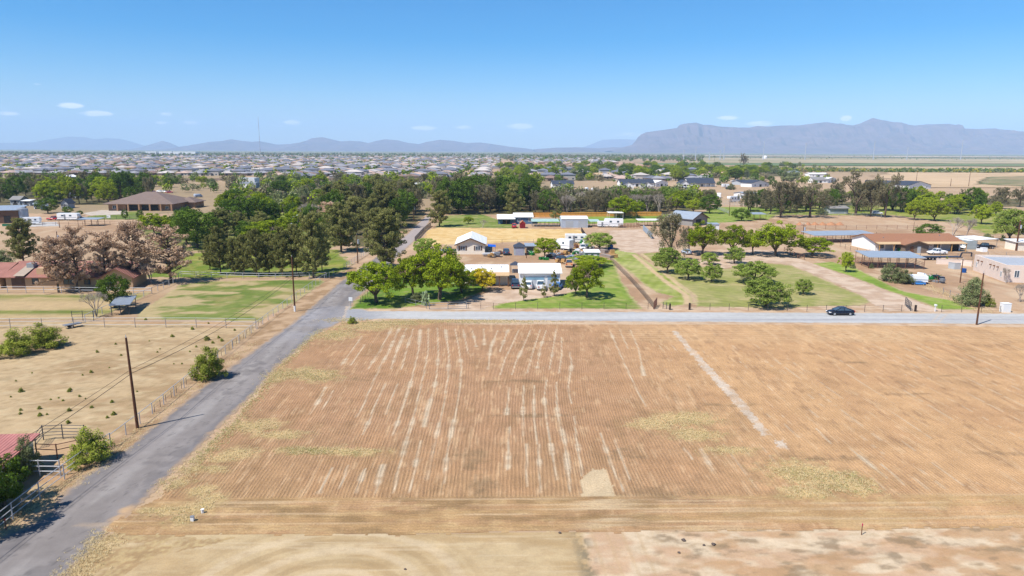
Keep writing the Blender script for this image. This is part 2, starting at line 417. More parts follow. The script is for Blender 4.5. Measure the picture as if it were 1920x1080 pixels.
GRASSY = [  # centre px, py, half sizes (m), green amount
 (1225,795,3.4,2.0,.2),(1290,785,4.2,2.6,.35),(1300,815,4,2,.3),(1370,845,3.2,1.2,.3),(1500,885,4.0,3.0,.5),(1560,900,4.2,3,.7),(1510,925,3,1.6,.3),(1600,910,2.5,2.4,.6),
 (600,845,3.2,1.2,.8),(660,848,4,1.1,.7),(560,845,3,1.1,.75),(530,815,3.4,1.4,.2),(600,705,3.2,3,.6),(560,700,3.6,3.2,.8),(520,705,2.5,3,.8),
 (630,628,4,4,.6),(690,612,7,3.2,.35),(740,606,7,2.4,.4),(410,862,2.2,.9,.15),(450,850,2.2,1.6,.15),(400,880,1.8,1,.2),(375,920,1.6,1.2,.15),(480,800,3,2.4,.35),
 (370,955,2.0,1.4,.25),(345,975,1.6,1,.2),(300,960,2,1,.3),(395,935,1.6,1.2,.1),(360,880,2,1,.4),(330,905,2,1.2,.45),(640,600,5,2,.5),(850,601,16,1.1,.8),(930,603,14,.9,.6)]
GW = [(at(px, py).x, at(px, py).y, a, b, g) for px, py, a, b, g in GRASSY]
def grassmask(x, y):
    m = np.zeros(x.shape); gr = np.zeros(x.shape)
    for cx, cy, a, b, g in GW:
        d = ((x-cx)/a)**2+((y-cy)/b)**2
        v = np.exp(-d*.9); m = np.maximum(m, v); gr = np.where(v >= m-1e-9, g, gr)
    n = fbm(x*1.3, y*1.3, 21, 5)
    n2 = fbm(x*4.5, y*3.2, 27, 3)
    return sstep(.28, .86, m*.66+n*.55+n2*.45-.36), gr
HEADY = at(960, 932).y
TOPY = at(1500, 640).y
def field_cols(x, y):
    L = KA(196, 151, 111); Rr = KA(221, 174, 123)
    t = sstep(8, 34, x); o = mixc(np.tile(L, (len(x), 1)), Rr, t)
    o = mixc(o, KA(196, 156, 108), .7*sstep(75, 52, y)*sstep(24, 4, x))
    n = fbm(x*.30, y*.16, 31, 5); o = mixc(o, KA(198, 150, 106), .4*sstep(.45, .7, n))
    n = fbm(x*.6, y*.22, 33, 5); o = mixc(o, KA(168, 130, 90), .5*sstep(.54, .78, n)*(1-.4*t))
    o = mixc(o, KA(176, 136, 98), .55*sstep(.60, .74, fbm(x*1.9, y*.45, 35, 4))); o = mixc(o, KA(240, 200, 152), .4*sstep(.60, .74, fbm(x*2.3+7, y*.35, 36, 4)))
    # damp dark marks in rows
    dk = np.zeros(x.shape)
    for px, py, a, b in [(980,715,7,1.0),(640,712,6,1.2),(1000,780,9,.9),(1360,760,5,1),(1170,850,3,3),(910,910,2,3),(1240,930,6,3),(1560,860,6,1),(1610,680,3,.8),(1790,705,3,.8),(1700,740,5,.8),(1880,850,4,1),(880,860,3,4),(1010,640,9,.7)]:
        p = at(px, py); dk = np.maximum(dk, np.exp(-((x-p.x)/a)**2-((y-p.y)/b)**2))
    o = mixc(o, KA(150, 122, 88), .7*sstep(.35, .8, dk*.62+.75*fbm(x*1.1, y*1.6, 44, 5)-.32))
    # untilled pale streaks between passes
    s = np.zeros(x.shape)
    for i, pl in enumerate(SW):
        wd = .03+.07*fbm(y*.35+i*7, x*0, 50+i, 3)+.30*sstep(.66, .85, vn(y*.3+i*3, x*0+i, 60+i))
        d = pdist(pl, x, y); s = np.maximum(s, sstep(wd+.10, wd*.2, d)*(.55+.45*sstep(.2, .5, vn(y*1.6, x*.2+i*9, 70+i))))
    # faint regular streaks in the right part, running straight away
    ph = x/1.9; k = np.floor(ph); off = hash2(k, k*0, 5)*.5
    ln = sstep(.09, .03, np.abs(ph-k-.25-off*.5))*sstep(.48, .72, vn(k*17.3, y*.20, 9))*sstep(.35, .5, vn(y*1.2, k*3.1, 3))
    s = np.maximum(s, .62*ln*sstep(18, 26, x)*sstep(TOPY-1, TOPY-3, y))
    o = mixc(o, PALE, .95*s*sstep(HEADY+.5, HEADY+1.2, y))
    # bottom headland, driven along x
    hd = sstep(HEADY+.5, HEADY-.5, y)
    bands = fbm(x*.12, y*1.3, 81, 5); o = mixc(o, KA(200, 160, 108), .8*hd*sstep(.3, .65, bands))
    o = mixc(o, KA(216, 180, 126), .7*hd*sstep(.5, .7, fbm(x*.5, y*1.6, 82, 5)))
    o = mixc(o, KA(158, 126, 84), .7*hd*sstep(.48, .66, fbm(x*.25+9, y*1.1, 83, 5))*sstep(30, 6, x))
    o = mixc(o, KA(226, 192, 148), .7*hd*sstep(.60, .74, fbm(x*.06, y*3.0, 85, 4)))
    # top headland with turning arcs
    td = sstep(TOPY-1.5, TOPY+1, y)*sstep(14, 24, x)
    p = at(1600, 628); r = np.hypot((x-p.x)*.8, (y-p.y)*1.6)
    arc = .5+.5*np.sin(r*4.2+3*fbm(x*.2, y*.2, 90, 3)); arc2 = .5+.5*np.sin(y*5+4*fbm(x*.08, y*.3, 91, 3))
    o = mixc(o, KA(232, 196, 148), td*.6*np.maximum(arc*sstep(14, 5, r), arc2*.6))
    # pale strip, bare pad
    jx = (fbm(x*1.8, y*1.8, 95, 4)-.5)*.9
    st = (inside(STRIP, x+jx, y+jx) | inside(STRIP2, x+jx, y+jx)).astype(float)
    o = mixc(o, KA(226, 204, 178), st*(.55+.45*sstep(.38, .5, fbm(x*1.2, y*1.2, 97, 4))))
    br = inside(BARE, x+jx*.5, y+jx*.5).astype(float); o = mixc(o, KA(228, 202, 160), br*.85)
    p1 = at(1100, 960); o = mixc(o, KA(226, 198, 156), .7*hd*np.exp(-((x-p1.x-1.5)/2.6)**2)*sstep(.4, .6, fbm(x*.2, y*2.5, 99, 3)))
    # dry straw and weeds
    m, g = grassmask(x, y)
    hal = np.zeros(x.shape)
    for cx, cy, a, b, g_ in GW: hal = np.maximum(hal, np.exp(-(((x-cx)/(a*1.6))**2+((y-cy)/(b*1.6))**2)))
    o = mixc(o, KA(158, 128, 90), .5*hal*sstep(.40, .62, fbm(x*1.4, y*1.8, 29, 5)))
    straw = mixc(np.tile(KA(230, 202, 140), (len(x), 1)), KA(158, 148, 84), np.clip(g*sstep(.4, .62, fbm(x*.9, y*.9, 23, 4))*1.3, 0, 1))
    o = mixc(o, straw, .7*m)
    # pale verge along the cross road
    e = at(1300, 606).y; o = mixc(o, KA(228, 200, 166), .8*sstep(e-1.6, e-.2, y+.8*fbm(x*.3, y*.3, 98, 3)-.4)*sstep(-12, -2, x))
    return o
def field_extra(x, y, X, Y, used):
    ny, nx = X.shape; U = np.zeros((ny, nx)); gx = X[0]; gy = Y[:, 0]; U[0] = gx
    for j in range(1, ny):
        wgt = np.exp(-((gx[:, None]-smp[None, :, 0])/4.0)**2-((gy[j]-smp[None, :, 1])/8.0)**2)
        sl = (wgt*smp[None, :, 2]).sum(1)/(wgt.sum(1)+.02); 
        U[j] = np.interp(gx-sl*(gy[j]-gy[j-1]), gx, U[j-1])
    u = U.ravel()[used]
    mx = np.where(y < HEADY, 1., 0.); mx = np.where((y > TOPY) & (x > 18), .9, mx)
    m, g = grassmask(x, y)
    jx = (fbm(x*1.8, y*1.8, 95, 4)-.5)*.9
    flat = (inside(STRIP, x+jx, y+jx) | inside(BARE, x+jx*.5, y+jx*.5)).astype(float)
    st = (1-.55*m)*(1-.95*flat)*(1-.45*sstep(10, 26, x))*(1-.5*sstep(76, 100, y))*np.where(mx > .5, .38, 1)
    return {'u1': ('POINT', u), 'mx': ('POINT', mx), 'st': ('POINT', st)}
patch('plowed_field', FIELD, (.2, .26), field_cols, .06, G_FIELD, jit=.35, js=.5, extra=field_extra,
      zf=lambda x, y: .02*fbm(x*.5, y*.5, 7, 3))

# ---- bare lot at the bottom of the picture
LOTX = at(1090, 1030).x
def lot_cols(x, y):
    a = KA(214, 186, 140); b = KA(200, 168, 120); c = KA(226, 200, 160)
    o = mixc(np.tile(a, (len(x), 1)), b, sstep(.4, .7, fbm(x*.15, y*.5, 101, 5)))
    p = at(610, 1120); r = np.hypot((x-p.x), (y-p.y)*1.15)
    arc = np.sin(r*2.1+1.2*fbm(x*.3, y*.3, 103, 3)); o = mixc(o, c, .65*sstep(.2, .9, arc)*sstep(13, 9, r))
    o = mixc(o, KA(182, 152, 108), .55*sstep(.6, .9, -arc)*sstep(13, 9, r))
    o = mixc(o, c, .5*sstep(.6, .72, fbm(x*.1, y*3, 105, 3)))
    # right part paler, pinkish, with tracks and scrapes
    rt_ = sstep(LOTX, LOTX+.8, x+.8*fbm(x, y, 107, 2)-.4)
    q = mixc(np.tile(KA(232, 206, 170), (len(x), 1)), KA(216, 178, 140), sstep(.36, .68, fbm(x*.45, y*.9, 109, 5)))
    q = mixc(q, KA(204, 160, 114), .75*sstep(.46, .64, fbm(x*.4+4, y*.8, 111, 5))*sstep(LOTX+6, LOTX+9, x))
    q = mixc(q, KA(150, 128, 98), .7*sstep(.54, .74, fbm(x*.7, y*1.3, 113, 5))*sstep(LOTX+4, LOTX+7, x))
    tr = .5+.5*np.sin((x+.05*y)*5.2); q = mixc(q, KA(206, 172, 126), .4*sstep(.8, .98, tr)*sstep(LOTX+7, LOTX+5, x))
    o = mixc(o, q, rt_)
    o = mixc(o, KA(132, 120, 96), .75*np.exp(-((x-LOTX-.2)/.7)**2)*sstep(.4, .6, fbm(x*2, y*1.4, 115, 4)))
    # weedy triangle beside the road
    e = W([(215, 1000), (440, 1012), (300, 1040), (205, 1090), (120, 1110), (150, 1050)])
    jx = (fbm(x*.9, y*.9, 117, 4)-.5)*1.6
    v = inside(e, x+jx, y+jx).astype(float)
    v = np.maximum(v, sstep(1.8, .3, pdist(W([(196, 1002), (180, 1030), (135, 1085), (60, 1200)]), x, y)))
    v = v*sstep(.30, .60, fbm(x*1.3, y*1.3, 118, 5)+.12)
    o = mixc(o, mixc(np.tile(KA(176, 142, 98), (len(x), 1)), KA(208, 180, 126), sstep(.35, .7, fbm(x*3.2, y*3.2, 119, 5))), v*.8)
    o = mixc(o, KA(188, 156, 112), .35*sstep(.5, .75, fbm(x*1.1, y*2.4, 120, 5)))
    return o
patch('graded_lot', [(150, 985), (300, 999), (700, 1001), (1090, 997), (1920, 989), (2400, 985), (2600, 1300), (-100, 1300), (110, 1060)], (.14, .16), lot_cols, .05, G_SOIL, jit=.15)

# ---- roads
def road1(x, y):
    o = mixc(np.tile(KA(160, 151, 145), (len(x), 1)), KA(149, 140, 134), sstep(.4, .65, fbm(x*.5, y*.08, 121, 4)))
    o = mixc(o, KA(176, 168, 161), .8*np.exp(-((x+34.3+.6*fbm(y*.1, x*0, 122, 2))/1.0)**2)*sstep(.3, .55, fbm(x*.6, y*.12, 125, 4)))
    o = mixc(o, KA(122, 115, 112), .5*sstep(.56, .62, fbm(x*.35, y*.14, 171, 5))*sstep(.5, .6, fbm(x*.9, y*.9, 172, 4)))
    ck = np.abs(fbm(x*.5, y*.35, 173, 5)-.5); o = mixc(o, KA(104, 100, 98), .55*sstep(.012, .002, ck))
    o = mixc(o, KA(118, 115, 118), .5*np.exp(-((x+31.2)/.6)**2)); o = mixc(o, KA(122, 118, 120), .5*np.exp(-((x+37.6)/.8)**2))
    # tan soil tracked on to the asphalt at the field entrance
    p = at(232, 978); d = ((x-p.x)/1.5+(y-p.y)/9)**2+((y-p.y)/3.4)**2
    o = mixc(o, KA(214, 176, 132), .95*sstep(.9, .25, d+.9*(fbm(x*1.3, y*1.3, 127, 4)-.5)))
    p = at(190, 985); o = mixc(o, KA(196, 170, 140), .5*sstep(1, .2, ((x-p.x)/2.6)**2+((y-p.y)/.5)**2+.8*(fbm(x*2, y*2, 129, 3)-.5)))
    jn = at(600, 600); o = mixc(o, KA(176, 174, 178), .5*sstep(20, 5, np.hypot(x-jn.x-2, (y-jn.y)))*sstep(.3, .6, fbm(x*.4, y*.2, 131, 4)))
    p = at(780, 430); o = mixc(o, KA(196, 180, 172), .8*sstep(190, 230, y))
    return o
LR = [(-60,1048),(0,1006),(26,994),(77,975),(110,931),(167,884),(240,838),(300,790),(376,728),(485,650),(555,600),(635,530),(664,511),(722,470),(762,440),(802,402),(812,402),(800,425),(777,452),(735,492),(702,530),(668,562),(660,574),(662,592),(640,604),(592,628),(520,688),(480,736),(418,795),(350,860),(285,924),(240,970),(181,1025),(133,1080),(60,1160),(-400,1160)]
patch('road', LR, (.16, .3), road1, .10, G_ROAD, jit=.28, js=1.4, edge=((190, 160, 128), .8))
def road2(x, y):
    o = mixc(np.tile(KA(198, 196, 192), (len(x), 1)), KA(208, 206, 202), sstep(.4, .65, fbm(x*.06, y*.6, 133, 4)))
    c = at(960, 585).y; o = mixc(o, KA(182, 186, 194), .6*np.exp(-((y-c-0)/1.0)**2)*sstep(.3, .6, fbm(x*.1, y, 135, 3)))
    s = at(960, 600).y; o = mixc(o, KA(172, 170, 174), .6*np.exp(-((y-s)/.7)**2))
    o = mixc(o, KA(160, 160, 166), .7*sstep(-18, -26, x))
    for a, b in (((1215, 606), (1285, 586)), ((1272, 606), (1350, 586))):
        pass
    for a, b in (((1745, 606), (1762, 588)), ((1758, 606), (1777, 588))):
        o = mixc(o, KA(214, 196, 176), .8*sstep(.22, .08, pdist(W([a, b]), x, y)))
    return o
XR = [(640,602),(650,575),(664,574),(690,583),(960,584),(1440,586),(1920,588),(2400,590),(2400,611),(1920,608),(1440,605),(960,601),(710,598),(660,603)]
patch('cross_road', XR, (.4, .3), road2, .115, G_ROAD, jit=.22, js=1.0, edge=((214, 190, 162), .7))
# sandy shoulders of both roads
sh = lambda c1, c2: (lambda x, y: mixc(np.tile(KA(*c1), (len(x), 1)), KA(*c2), sstep(.4, .65, fbm(x*.5, y*.5, 141, 5))))
patch('sandy_shoulder', [(600,592),(690,574),(800,577),(1200,577),(1500,574),(1700,574),(1900,578),(2300,580),(2300,616),(1900,614),(1400,611),(1100,609),(800,604),(700,604),(640,612)], (.4, .35), sh((222, 190, 156), (206, 168, 130)), .035, G_SOIL, jit=.3)
patch('sandy_verge', [(-40,1030),(0,990),(60,960),(150,880),(215,820),(350,715),(470,626),(560,560),(622,520),(668,500),(672,512),(640,532),(560,602),(488,652),(380,730),(240,842),(110,936),(26,1000)], (.35, .35), sh((206, 172, 134), (176, 142, 104)), .075, G_SOIL, jit=.35)

# ---- turf
def turf(c1, c2, c3, mow=None, sc=.12, thr=(.52, .7), dry=None):
    c1, c2, c3 = [(min(235, a*1.06+2), b*.98, min(200, c*1.05+2)) for a, b, c in (c1, c2, c3)]
    def f(x, y):
        o = mixc(np.tile(KA(*c1), (len(x), 1)), KA(*c2), sstep(.35, .65, fbm(x*sc, y*sc, 151, 5)))
        o = mixc(o, KA(*c3), .55*sstep(thr[0], thr[1], fbm(x*sc*2.3, y*sc*2.8, 153, 5)))
        o = mixc(o, KA(200, 182, 128), .3*sstep(.58, .74, fbm(x*.5, y*.6, 157, 5)))
        if mow:
            ax, ay, per = mow; o = o*(1+.06*np.sin((x*ax+y*ay)*2*math.pi/per))[:, None]
        if dry: o = dry(x, y, o)
        return o
    return f
GR = ground_mat('turf', 1)
patch('lawn', [(656,580),(668,562),(690,545),(722,520),(800,508),(905,515),(915,545),(880,556),(862,563),(800,570),(745,579)], (.4, .5), turf((92, 136, 36), (118, 158, 46), (140, 160, 76)), .14, GR, jit=.35, edge=((200, 180, 130), .9))
patch('lawn', [(922,575),(932,571),(952,567),(982,563),(1035,556),(1085,544),(1102,522),(1138,486),(1152,490),(1166,528),(1186,558),(1206,580),(1060,579),(930,579)], (.4, .5), turf((134, 168, 62), (112, 150, 48), (176, 186, 98), (.9, .4, 2.4)), .14, GR, jit=.35, edge=((200, 180, 130), .9))
TRK = [W([(1188,478),(1215,500),(1250,530),(1285,552),(1290,568),(1278,582)]), W([(1202,476),(1232,500),(1268,530),(1300,553),(1302,568),(1294,582)])]
def strack(x, y, o):
    d = np.minimum(pdist(TRK[0], x, y), pdist(TRK[1], x, y))
    return mixc(o, KA(222, 190, 146), sstep(.9, .4, d+.8*(fbm(x*.5, y*.5, 155, 3)-.5)))
patch('lawn', [(1146,466),(1180,470),(1192,474),(1216,492),(1260,520),(1294,548),(1300,570),(1255,575),(1236,568),(1262,556),(1232,548),(1210,536),(1186,514),(1164,498),(1148,484)], (.4, .5),
      turf((166, 186, 96), (140, 166, 66), (190, 200, 122), (.93, -.36, 2.2), dry=strack), .14, GR, jit=.3, edge=((200, 180, 130), .9))
patch('lawn', [(1196,474),(1240,474),(1262,490),(1300,498),(1362,505),(1400,498),(1432,493),(1480,497),(1530,518),(1580,540),(1620,556),(1636,567),(1610,573),(1540,574),(1480,578),(1400,577),(1304,575),(1302,556),(1268,530),(1232,500)], (.5, .5),
      turf((166, 174, 98), (148, 164, 82), (190, 186, 122), (.6, .8, 2.6), dry=strack), .13, GR, jit=.5, edge=((200, 180, 130), .9))
patch('lawn', [(1522,494),(1560,491),(1605,503),(1650,525),(1690,545),(1735,555),(1785,563),(1834,581),(1762,581),(1742,572),(1700,557),(1650,540),(1600,520)], (.4, .5),
      turf((140, 176, 66), (120, 158, 52), (172, 192, 96), (.5, .86, 3.2)), .14, GR, jit=.35, edge=((200, 180, 130), .9))
patch('golden_stubble', [(792,458),(800,432),(822,427),(1085,430),(1100,440),(1112,458),(1090,470),(1010,452),(800,460)], (.7, .9), sh((244, 208, 144), (232, 190, 120)), .12, G_SOIL, jit=.8)
patch('lawn', [(815,427),(835,404),(905,402),(935,412),(960,416),(972,428),(900,427)], (.9, 1.2), turf((134, 160, 70), (104, 138, 48), (180, 178, 112)), .13, GR, jit=1, edge=((200, 180, 130), .9))
patch('lawn', [(1000,414),(1060,408),(1200,402),(1262,402),(1240,416),(1180,418),(1110,420),(1000,418)], (1, 1.4), turf((132, 170, 58), (112, 150, 46), (160, 186, 84)), .13, GR, jit=1, edge=((200, 180, 130), .9))
patch('lawn', [(1290,420),(1350,418),(1440,412),(1470,396),(1500,392),(1440,388),(1340,388),(1320,398),(1290,410)], (1, 1.4), turf((140, 170, 66), (120, 156, 52), (168, 186, 92)), .13, GR, jit=1, edge=((200, 180, 130), .9))
patch('lawn', [(1440,404),(1500,403),(1580,404),(1680,404),(1740,412),(1800,420),(1850,440),(1900,436),(1920,400),(1840,388),(1740,384),(1600,386),(1450,388)], (1.2, 1.6), turf((150, 168, 70), (120, 150, 50), (190, 182, 110)), .12, GR, jit=1.5, edge=((200, 180, 130), .9))
patch('lawn', [(270,520),(300,500),(360,475),(420,470),(640,468),(640,480),(660,492),(650,505),(620,518),(390,522)], (.8, .9), turf((138, 158, 56), (112, 142, 44), (166, 164, 84)), .12, GR, jit=.8, edge=((206, 176, 134), .9))
patch('lawn', [(-40,545),(-40,500),(50,500),(70,495),(20,512),(8,540)], (.8, .9), turf((110, 146, 50), (94, 130, 40), (150, 150, 80)), .12, GR, jit=.8, edge=((206, 176, 134), .9))
patch('lawn', [(140,412),(170,405),(200,398),(262,396),(268,406),(265,412)], (1.2, 1.4), turf((126, 150, 62), (104, 134, 50), (140, 150, 84)), .12, GR, jit=.8, edge=((206, 176, 134), .9))
patch('lawn', [(480,412),(550,410),(560,400),(500,398)], (1.2, 1.4), turf((140, 168, 60), (118, 150, 50), (150, 160, 84)), .12, GR, jit=.8, edge=((206, 176, 134), .9))
patch('lawn', [(255,415),(300,412),(370,400),(420,398),(560,412),(640,440),(620,470),(300,470),(270,440)], (1.2, 1.4), turf((120, 140, 58), (98, 122, 46), (160, 150, 90)), .11, GR, jit=1, edge=((200, 180, 130), .9))
def pasture_dry(x, y, o):
    n = fbm(x*.14, y*.22, 161, 5); a = sstep(.50, .62, n)
    return mixc(o, KA(206, 180, 132), a*.85)
patch('pasture', [(255,598),(262,585),(300,560),(338,535),(372,528),(600,524),(610,528),(560,562),(486,603)], (.5, .5), turf((124, 148, 66), (104, 134, 52), (170, 164, 96), dry=pasture_dry), .12, GR, jit=.3, edge=((200, 180, 130), .9))
def pasture_dry2(x, y, o):
    b1 = at(90, 585).y; b2 = at(90, 557).y
    g = np.maximum(np.exp(-((y-b1)/2.2)**2), .9*np.exp(-((y-b2)/3.0)**2))*sstep(.3, .6, fbm(x*.1, y*.3, 163, 4)+.12)
    return mixc(np.tile(KA(208, 178, 130), (len(x), 1)), o, g)
patch('pasture', [(-200,600),(-200,552),(180,552),(285,548),(250,566),(200,590),(178,598)], (.5, .5), turf((128, 146, 62), (110, 134, 52), (160, 156, 86), dry=pasture_dry2), .12, GR, jit=.3, edge=((200, 180, 130), .9))

und_shade = turf((108, 110, 62), (84, 92, 50), (156, 136, 98))  # weeds and litter, colour darkened for the shade under the tree belt
patch('undergrowth_with_shade', [(415,376),(600,372),(775,378),(800,402),(745,445),(700,462),(655,470),(640,440),(560,412),(440,400)], (1.5, 2), und_shade, .09, GR, jit=3, js=.3)
patch('undergrowth_with_shade', [(820,400),(835,372),(1000,366),(1240,366),(1330,372),(1335,392),(1240,402),(1000,404)], (1.5, 2), und_shade, .09, GR, jit=3, js=.3)
patch('undergrowth_with_shade', [(-80,386),(-80,352),(280,352),(270,372),(190,384)], (1.8, 3), und_shade, .09, GR, jit=3, js=.3)
patch('undergrowth_with_shade', [(930,340),(940,312),(1200,312),(1500,314),(1480,330),(1250,338)], (4, 8), und_shade, .2, GR, jit=8, js=.1)
patch('undergrowth_with_shade', [(500,372),(480,346),(860,342),(1010,346),(1010,366),(780,372)], (2.5, 4), und_shade, .09, GR, jit=5, js=.2)
patch('undergrowth_with_shade', [(1440,403),(1445,380),(1700,378),(1920,372),(1930,386),(1740,392),(1700,404)], (1.5, 2), und_shade, .11, GR, jit=3, js=.3)

# ---- gravel drives
drive = sh((226, 198, 170), (208, 176, 146))
patch('gravel_drive', [(1400,468),(1450,470),(1500,486),(1530,497),(1600,521),(1680,551),(1740,573),(1780,584),(1668,584),(1640,572),(1620,556),(1560,528),(1480,496),(1430,492),(1360,504),(1300,498),(1330,475)], (.5, .5), drive, .15, G_SOIL, jit=.35)
patch('gravel_drive', [(1140,432),(1210,430),(1232,440),(1250,470),(1200,476),(1160,470),(1150,455)], (.6, .7), drive, .145, G_SOIL, jit=.5)
patch('gravel_drive', [(795,582),(850,574),(890,556),(925,545),(1070,540),(1096,535),(1085,545),(1035,557),(982,564),(950,569),(925,573),(900,582)], (.5, .5), drive, .135, G_SOIL, jit=.3)
patch('concrete_slab', [(60,417),(105,416),(112,424),(55,425)], (1, 1), sh((214, 208, 200), (200, 194, 186)), .13, G_SOIL, jit=.1)
patch('pool_patio', [(155,400),(190,394),(240,393),(235,402),(170,404)], (1, 1), sh((220, 205, 186), (206, 188, 168)), .15, G_SOIL, jit=.2)

# ---- far bands of desert, canal verge and scrub
def far_band(name, Y0, Y1, x0, x1, c1, c2, sc=.004, m=None, z=.5, jit=25):
    f = lambda x, y: mixc(np.tile(KA(*c1), (len(x), 1)), KA(*c2), sstep(.4, .62, fbm(x*sc, y*sc*2.2, int(Y0), 5)))
    return patch(name, [(x0, Y0), (x1, Y0), (x1*Y1/Y0, Y1), (x0*Y1/Y0, Y1)], ((x1-x0)/90, (Y1-Y0)/14), f, z, G_FAR, world=True, jit=jit, js=.01)
def YY(py): return at(1500, py).y
far_band('tan_field', YY(352), YY(323), 330, 900, (226, 192, 150), (212, 178, 136), z=.35)
far_band('green_verge', YY(322), YY(318), 300, 1400, (150, 150, 96), (176, 160, 116), z=.5)
far_band('dry_field', YY(317), YY(312), 330, 1500, (206, 182, 138), (190, 168, 120), z=.8)
far_band('alfalfa_field', YY(311), YY(306.5), 300, 1700, (120, 138, 92), (138, 146, 100), z=1)
far_band('dry_field', YY(306), YY(297), 500, 2600, (206, 184, 146), (170, 158, 118), z=1.3)
far_band('pale_track', YY(294), YY(292.5), 700, 5200, (226, 202, 172), (206, 184, 150), z=2.0)
far_band('graded_land', YY(313), YY(305), -330, 520, (214, 176, 142), (200, 160, 128), z=.9)
patch('green_mound', [(1830, 346), (1850, 333), (1960, 330), (2050, 345), (1960, 352)], (8, 6), turf((128, 140, 84), (150, 150, 100), (200, 176, 130), sc=.02), .6, G_FAR, jit=3, js=.05)

# ---- mountains
M_ROCK = mat('mountain_rock', K(122, 96, 92), .95, var=.45, scale=.003, bump=0, stretch=(1, 1, 3.5))
def mountain(name, prof, Y, depth, label=None, rough=.12, seed=0, cliff=.0, m=M_ROCK):
    pts = np.array([[atY(px, py, Y).x, max(0, atY(px, py, Y).z)] for px, py in prof])
    x0, x1 = pts[0, 0], pts[-1, 0]; n = max(60, min(420, int((x1-x0)/(Y*.0011)))); rows = 44
    gx = np.linspace(x0, x1, n); t = np.linspace(0, 1, rows); X, T = np.meshgrid(gx, t)
    base = np.interp(X, pts[:, 0], pts[:, 1])
    rdg = 1-np.abs(2*fbm(X/(Y*.022), T*3.2, seed, 5)-1)
    s = np.where(T < .7, T/.7, 1-(T-.7)/.3*.9)
    shp = s**1.25*(1-cliff)+cliff*(.42*sstep(0, .75, s)+.22*sstep(.5, .62, s+.12*(rdg-.5))+.36*sstep(.78, .88, s+.10*(rdg-.5)))
    Z = base*(shp-(1-np.abs(2*T-1.35).clip(0, 1))*rough*(1-rdg)*1.6*np.sin(np.pi*s.clip(0, 1)))
    Z = Z+base*.13*(fbm(X/(Y*.006), T*9, seed+5, 3)-.5)*s
    Z = np.minimum(Z, base*1.0); Z[0] = -5; Z[-1] = -5
    # the ridge itself touches the traced skyline
    k = int(.7*(rows-1)); Z[k] = base[k]*(1+.012*(fbm(gx/(Y*.003), gx*0, seed+9, 3)-.5))
    Yv = Y+(T-.7)*depth+depth*.30*(np.abs(2*fbm(X/(Y*.035), T*.6, seed+4, 4)-1)-.25)*np.sin(np.pi*np.clip(T/.7, 0, 1))+depth*.12*(fbm(X/(Y*.05), T, seed+3, 3)-.5)*(1-np.abs(T-.7)*1.2)
    ii = (np.arange(rows-1)[:, None]*n+np.arange(n-1)[None, :]).ravel()
    me = np_mesh(name, np.stack([X.ravel(), Yv.ravel(), Z.ravel()], 1), np.stack([ii, ii+1, ii+n+1, ii+n], 1), m)
    return tag(obj(name, me), label, kind='structure')
mountain('mountain', [(1140,283),(1165,277),(1185,272),(1196,262),(1201,253),(1212,248),(1240,244),(1268,240),(1273,234),(1290,231),(1305,230),(1318,234),(1335,234),(1350,237),(1385,239),(1405,239),(1420,236),(1445,237),(1470,235),(1500,235),(1520,232),(1545,229),(1570,232),(1595,236),(1610,232),(1625,226),(1636,221),(1650,225),(1672,229),(1690,230),(1710,236),(1740,233),(1782,232),(1790,240),(1830,242),(1860,241),(1890,245),(1940,248),(2000,252),(2060,262),(2120,280)], 13500, 3600, rough=.9, seed=3, cliff=.65)
mountain('mountain', [(350,276),(370,271),(390,266),(420,264),(435,261),(455,264),(475,266),(490,265),(520,271),(545,270),(570,266),(585,259),(605,257),(625,262),(640,265),(655,264),(675,265),(690,268),(705,264),(720,261),(745,263),(765,268),(785,270),(800,266),(825,262),(850,264),(875,268),(900,267),(930,271),(955,275),(985,278),(1010,282)], 17000, 3500, rough=.2, seed=11)
mountain('mountain', [(1000,280),(1040,277),(1080,276),(1120,278),(1150,276),(1190,278),(1230,281)], 15500, 2500, rough=.2, seed=17)
mountain('mountain', [(1085,279),(1110,270),(1130,262),(1160,261),(1200,262),(1260,266)], 26000, 3000, rough=.2, seed=19)
mountain('mountain', [(262,277),(285,270),(305,264),(320,268),(335,275)], 19000, 1200, rough=.2, seed=23)
mountain('mountain', [(-60,272),(0,268),(60,267),(85,262),(110,259),(130,256),(160,257),(180,261),(205,259),(225,260),(245,265),(265,271),(290,277)], 25000, 3500, rough=.2, seed=29)

# ---- the air
hz = MB().box(0, 13000, -8, 58000, 33500, 1100).build('haze', (lambda: (
    (lambda m: (setattr(m, 'use_nodes', True), m)[1])(bpy.data.materials.new('air'))))())
hm = hz.data.materials[0].node_tree
hm.nodes.remove(hm.nodes['Principled BSDF']); pv = hm.nodes.new('ShaderNodeVolumePrincipled')
pv.inputs['Color'].default_value = (.52, .73, 1, 1); pv.inputs['Density'].default_value = 6.8e-5; pv.inputs['Anisotropy'].default_value = -.1
hm.links.new(pv.outputs[0], hm.nodes['Material Output'].inputs['Volume']); tag(hz, kind='stuff', label='thin blue desert haze over the whole valley')
SC.cycles.volume_step_rate = 1
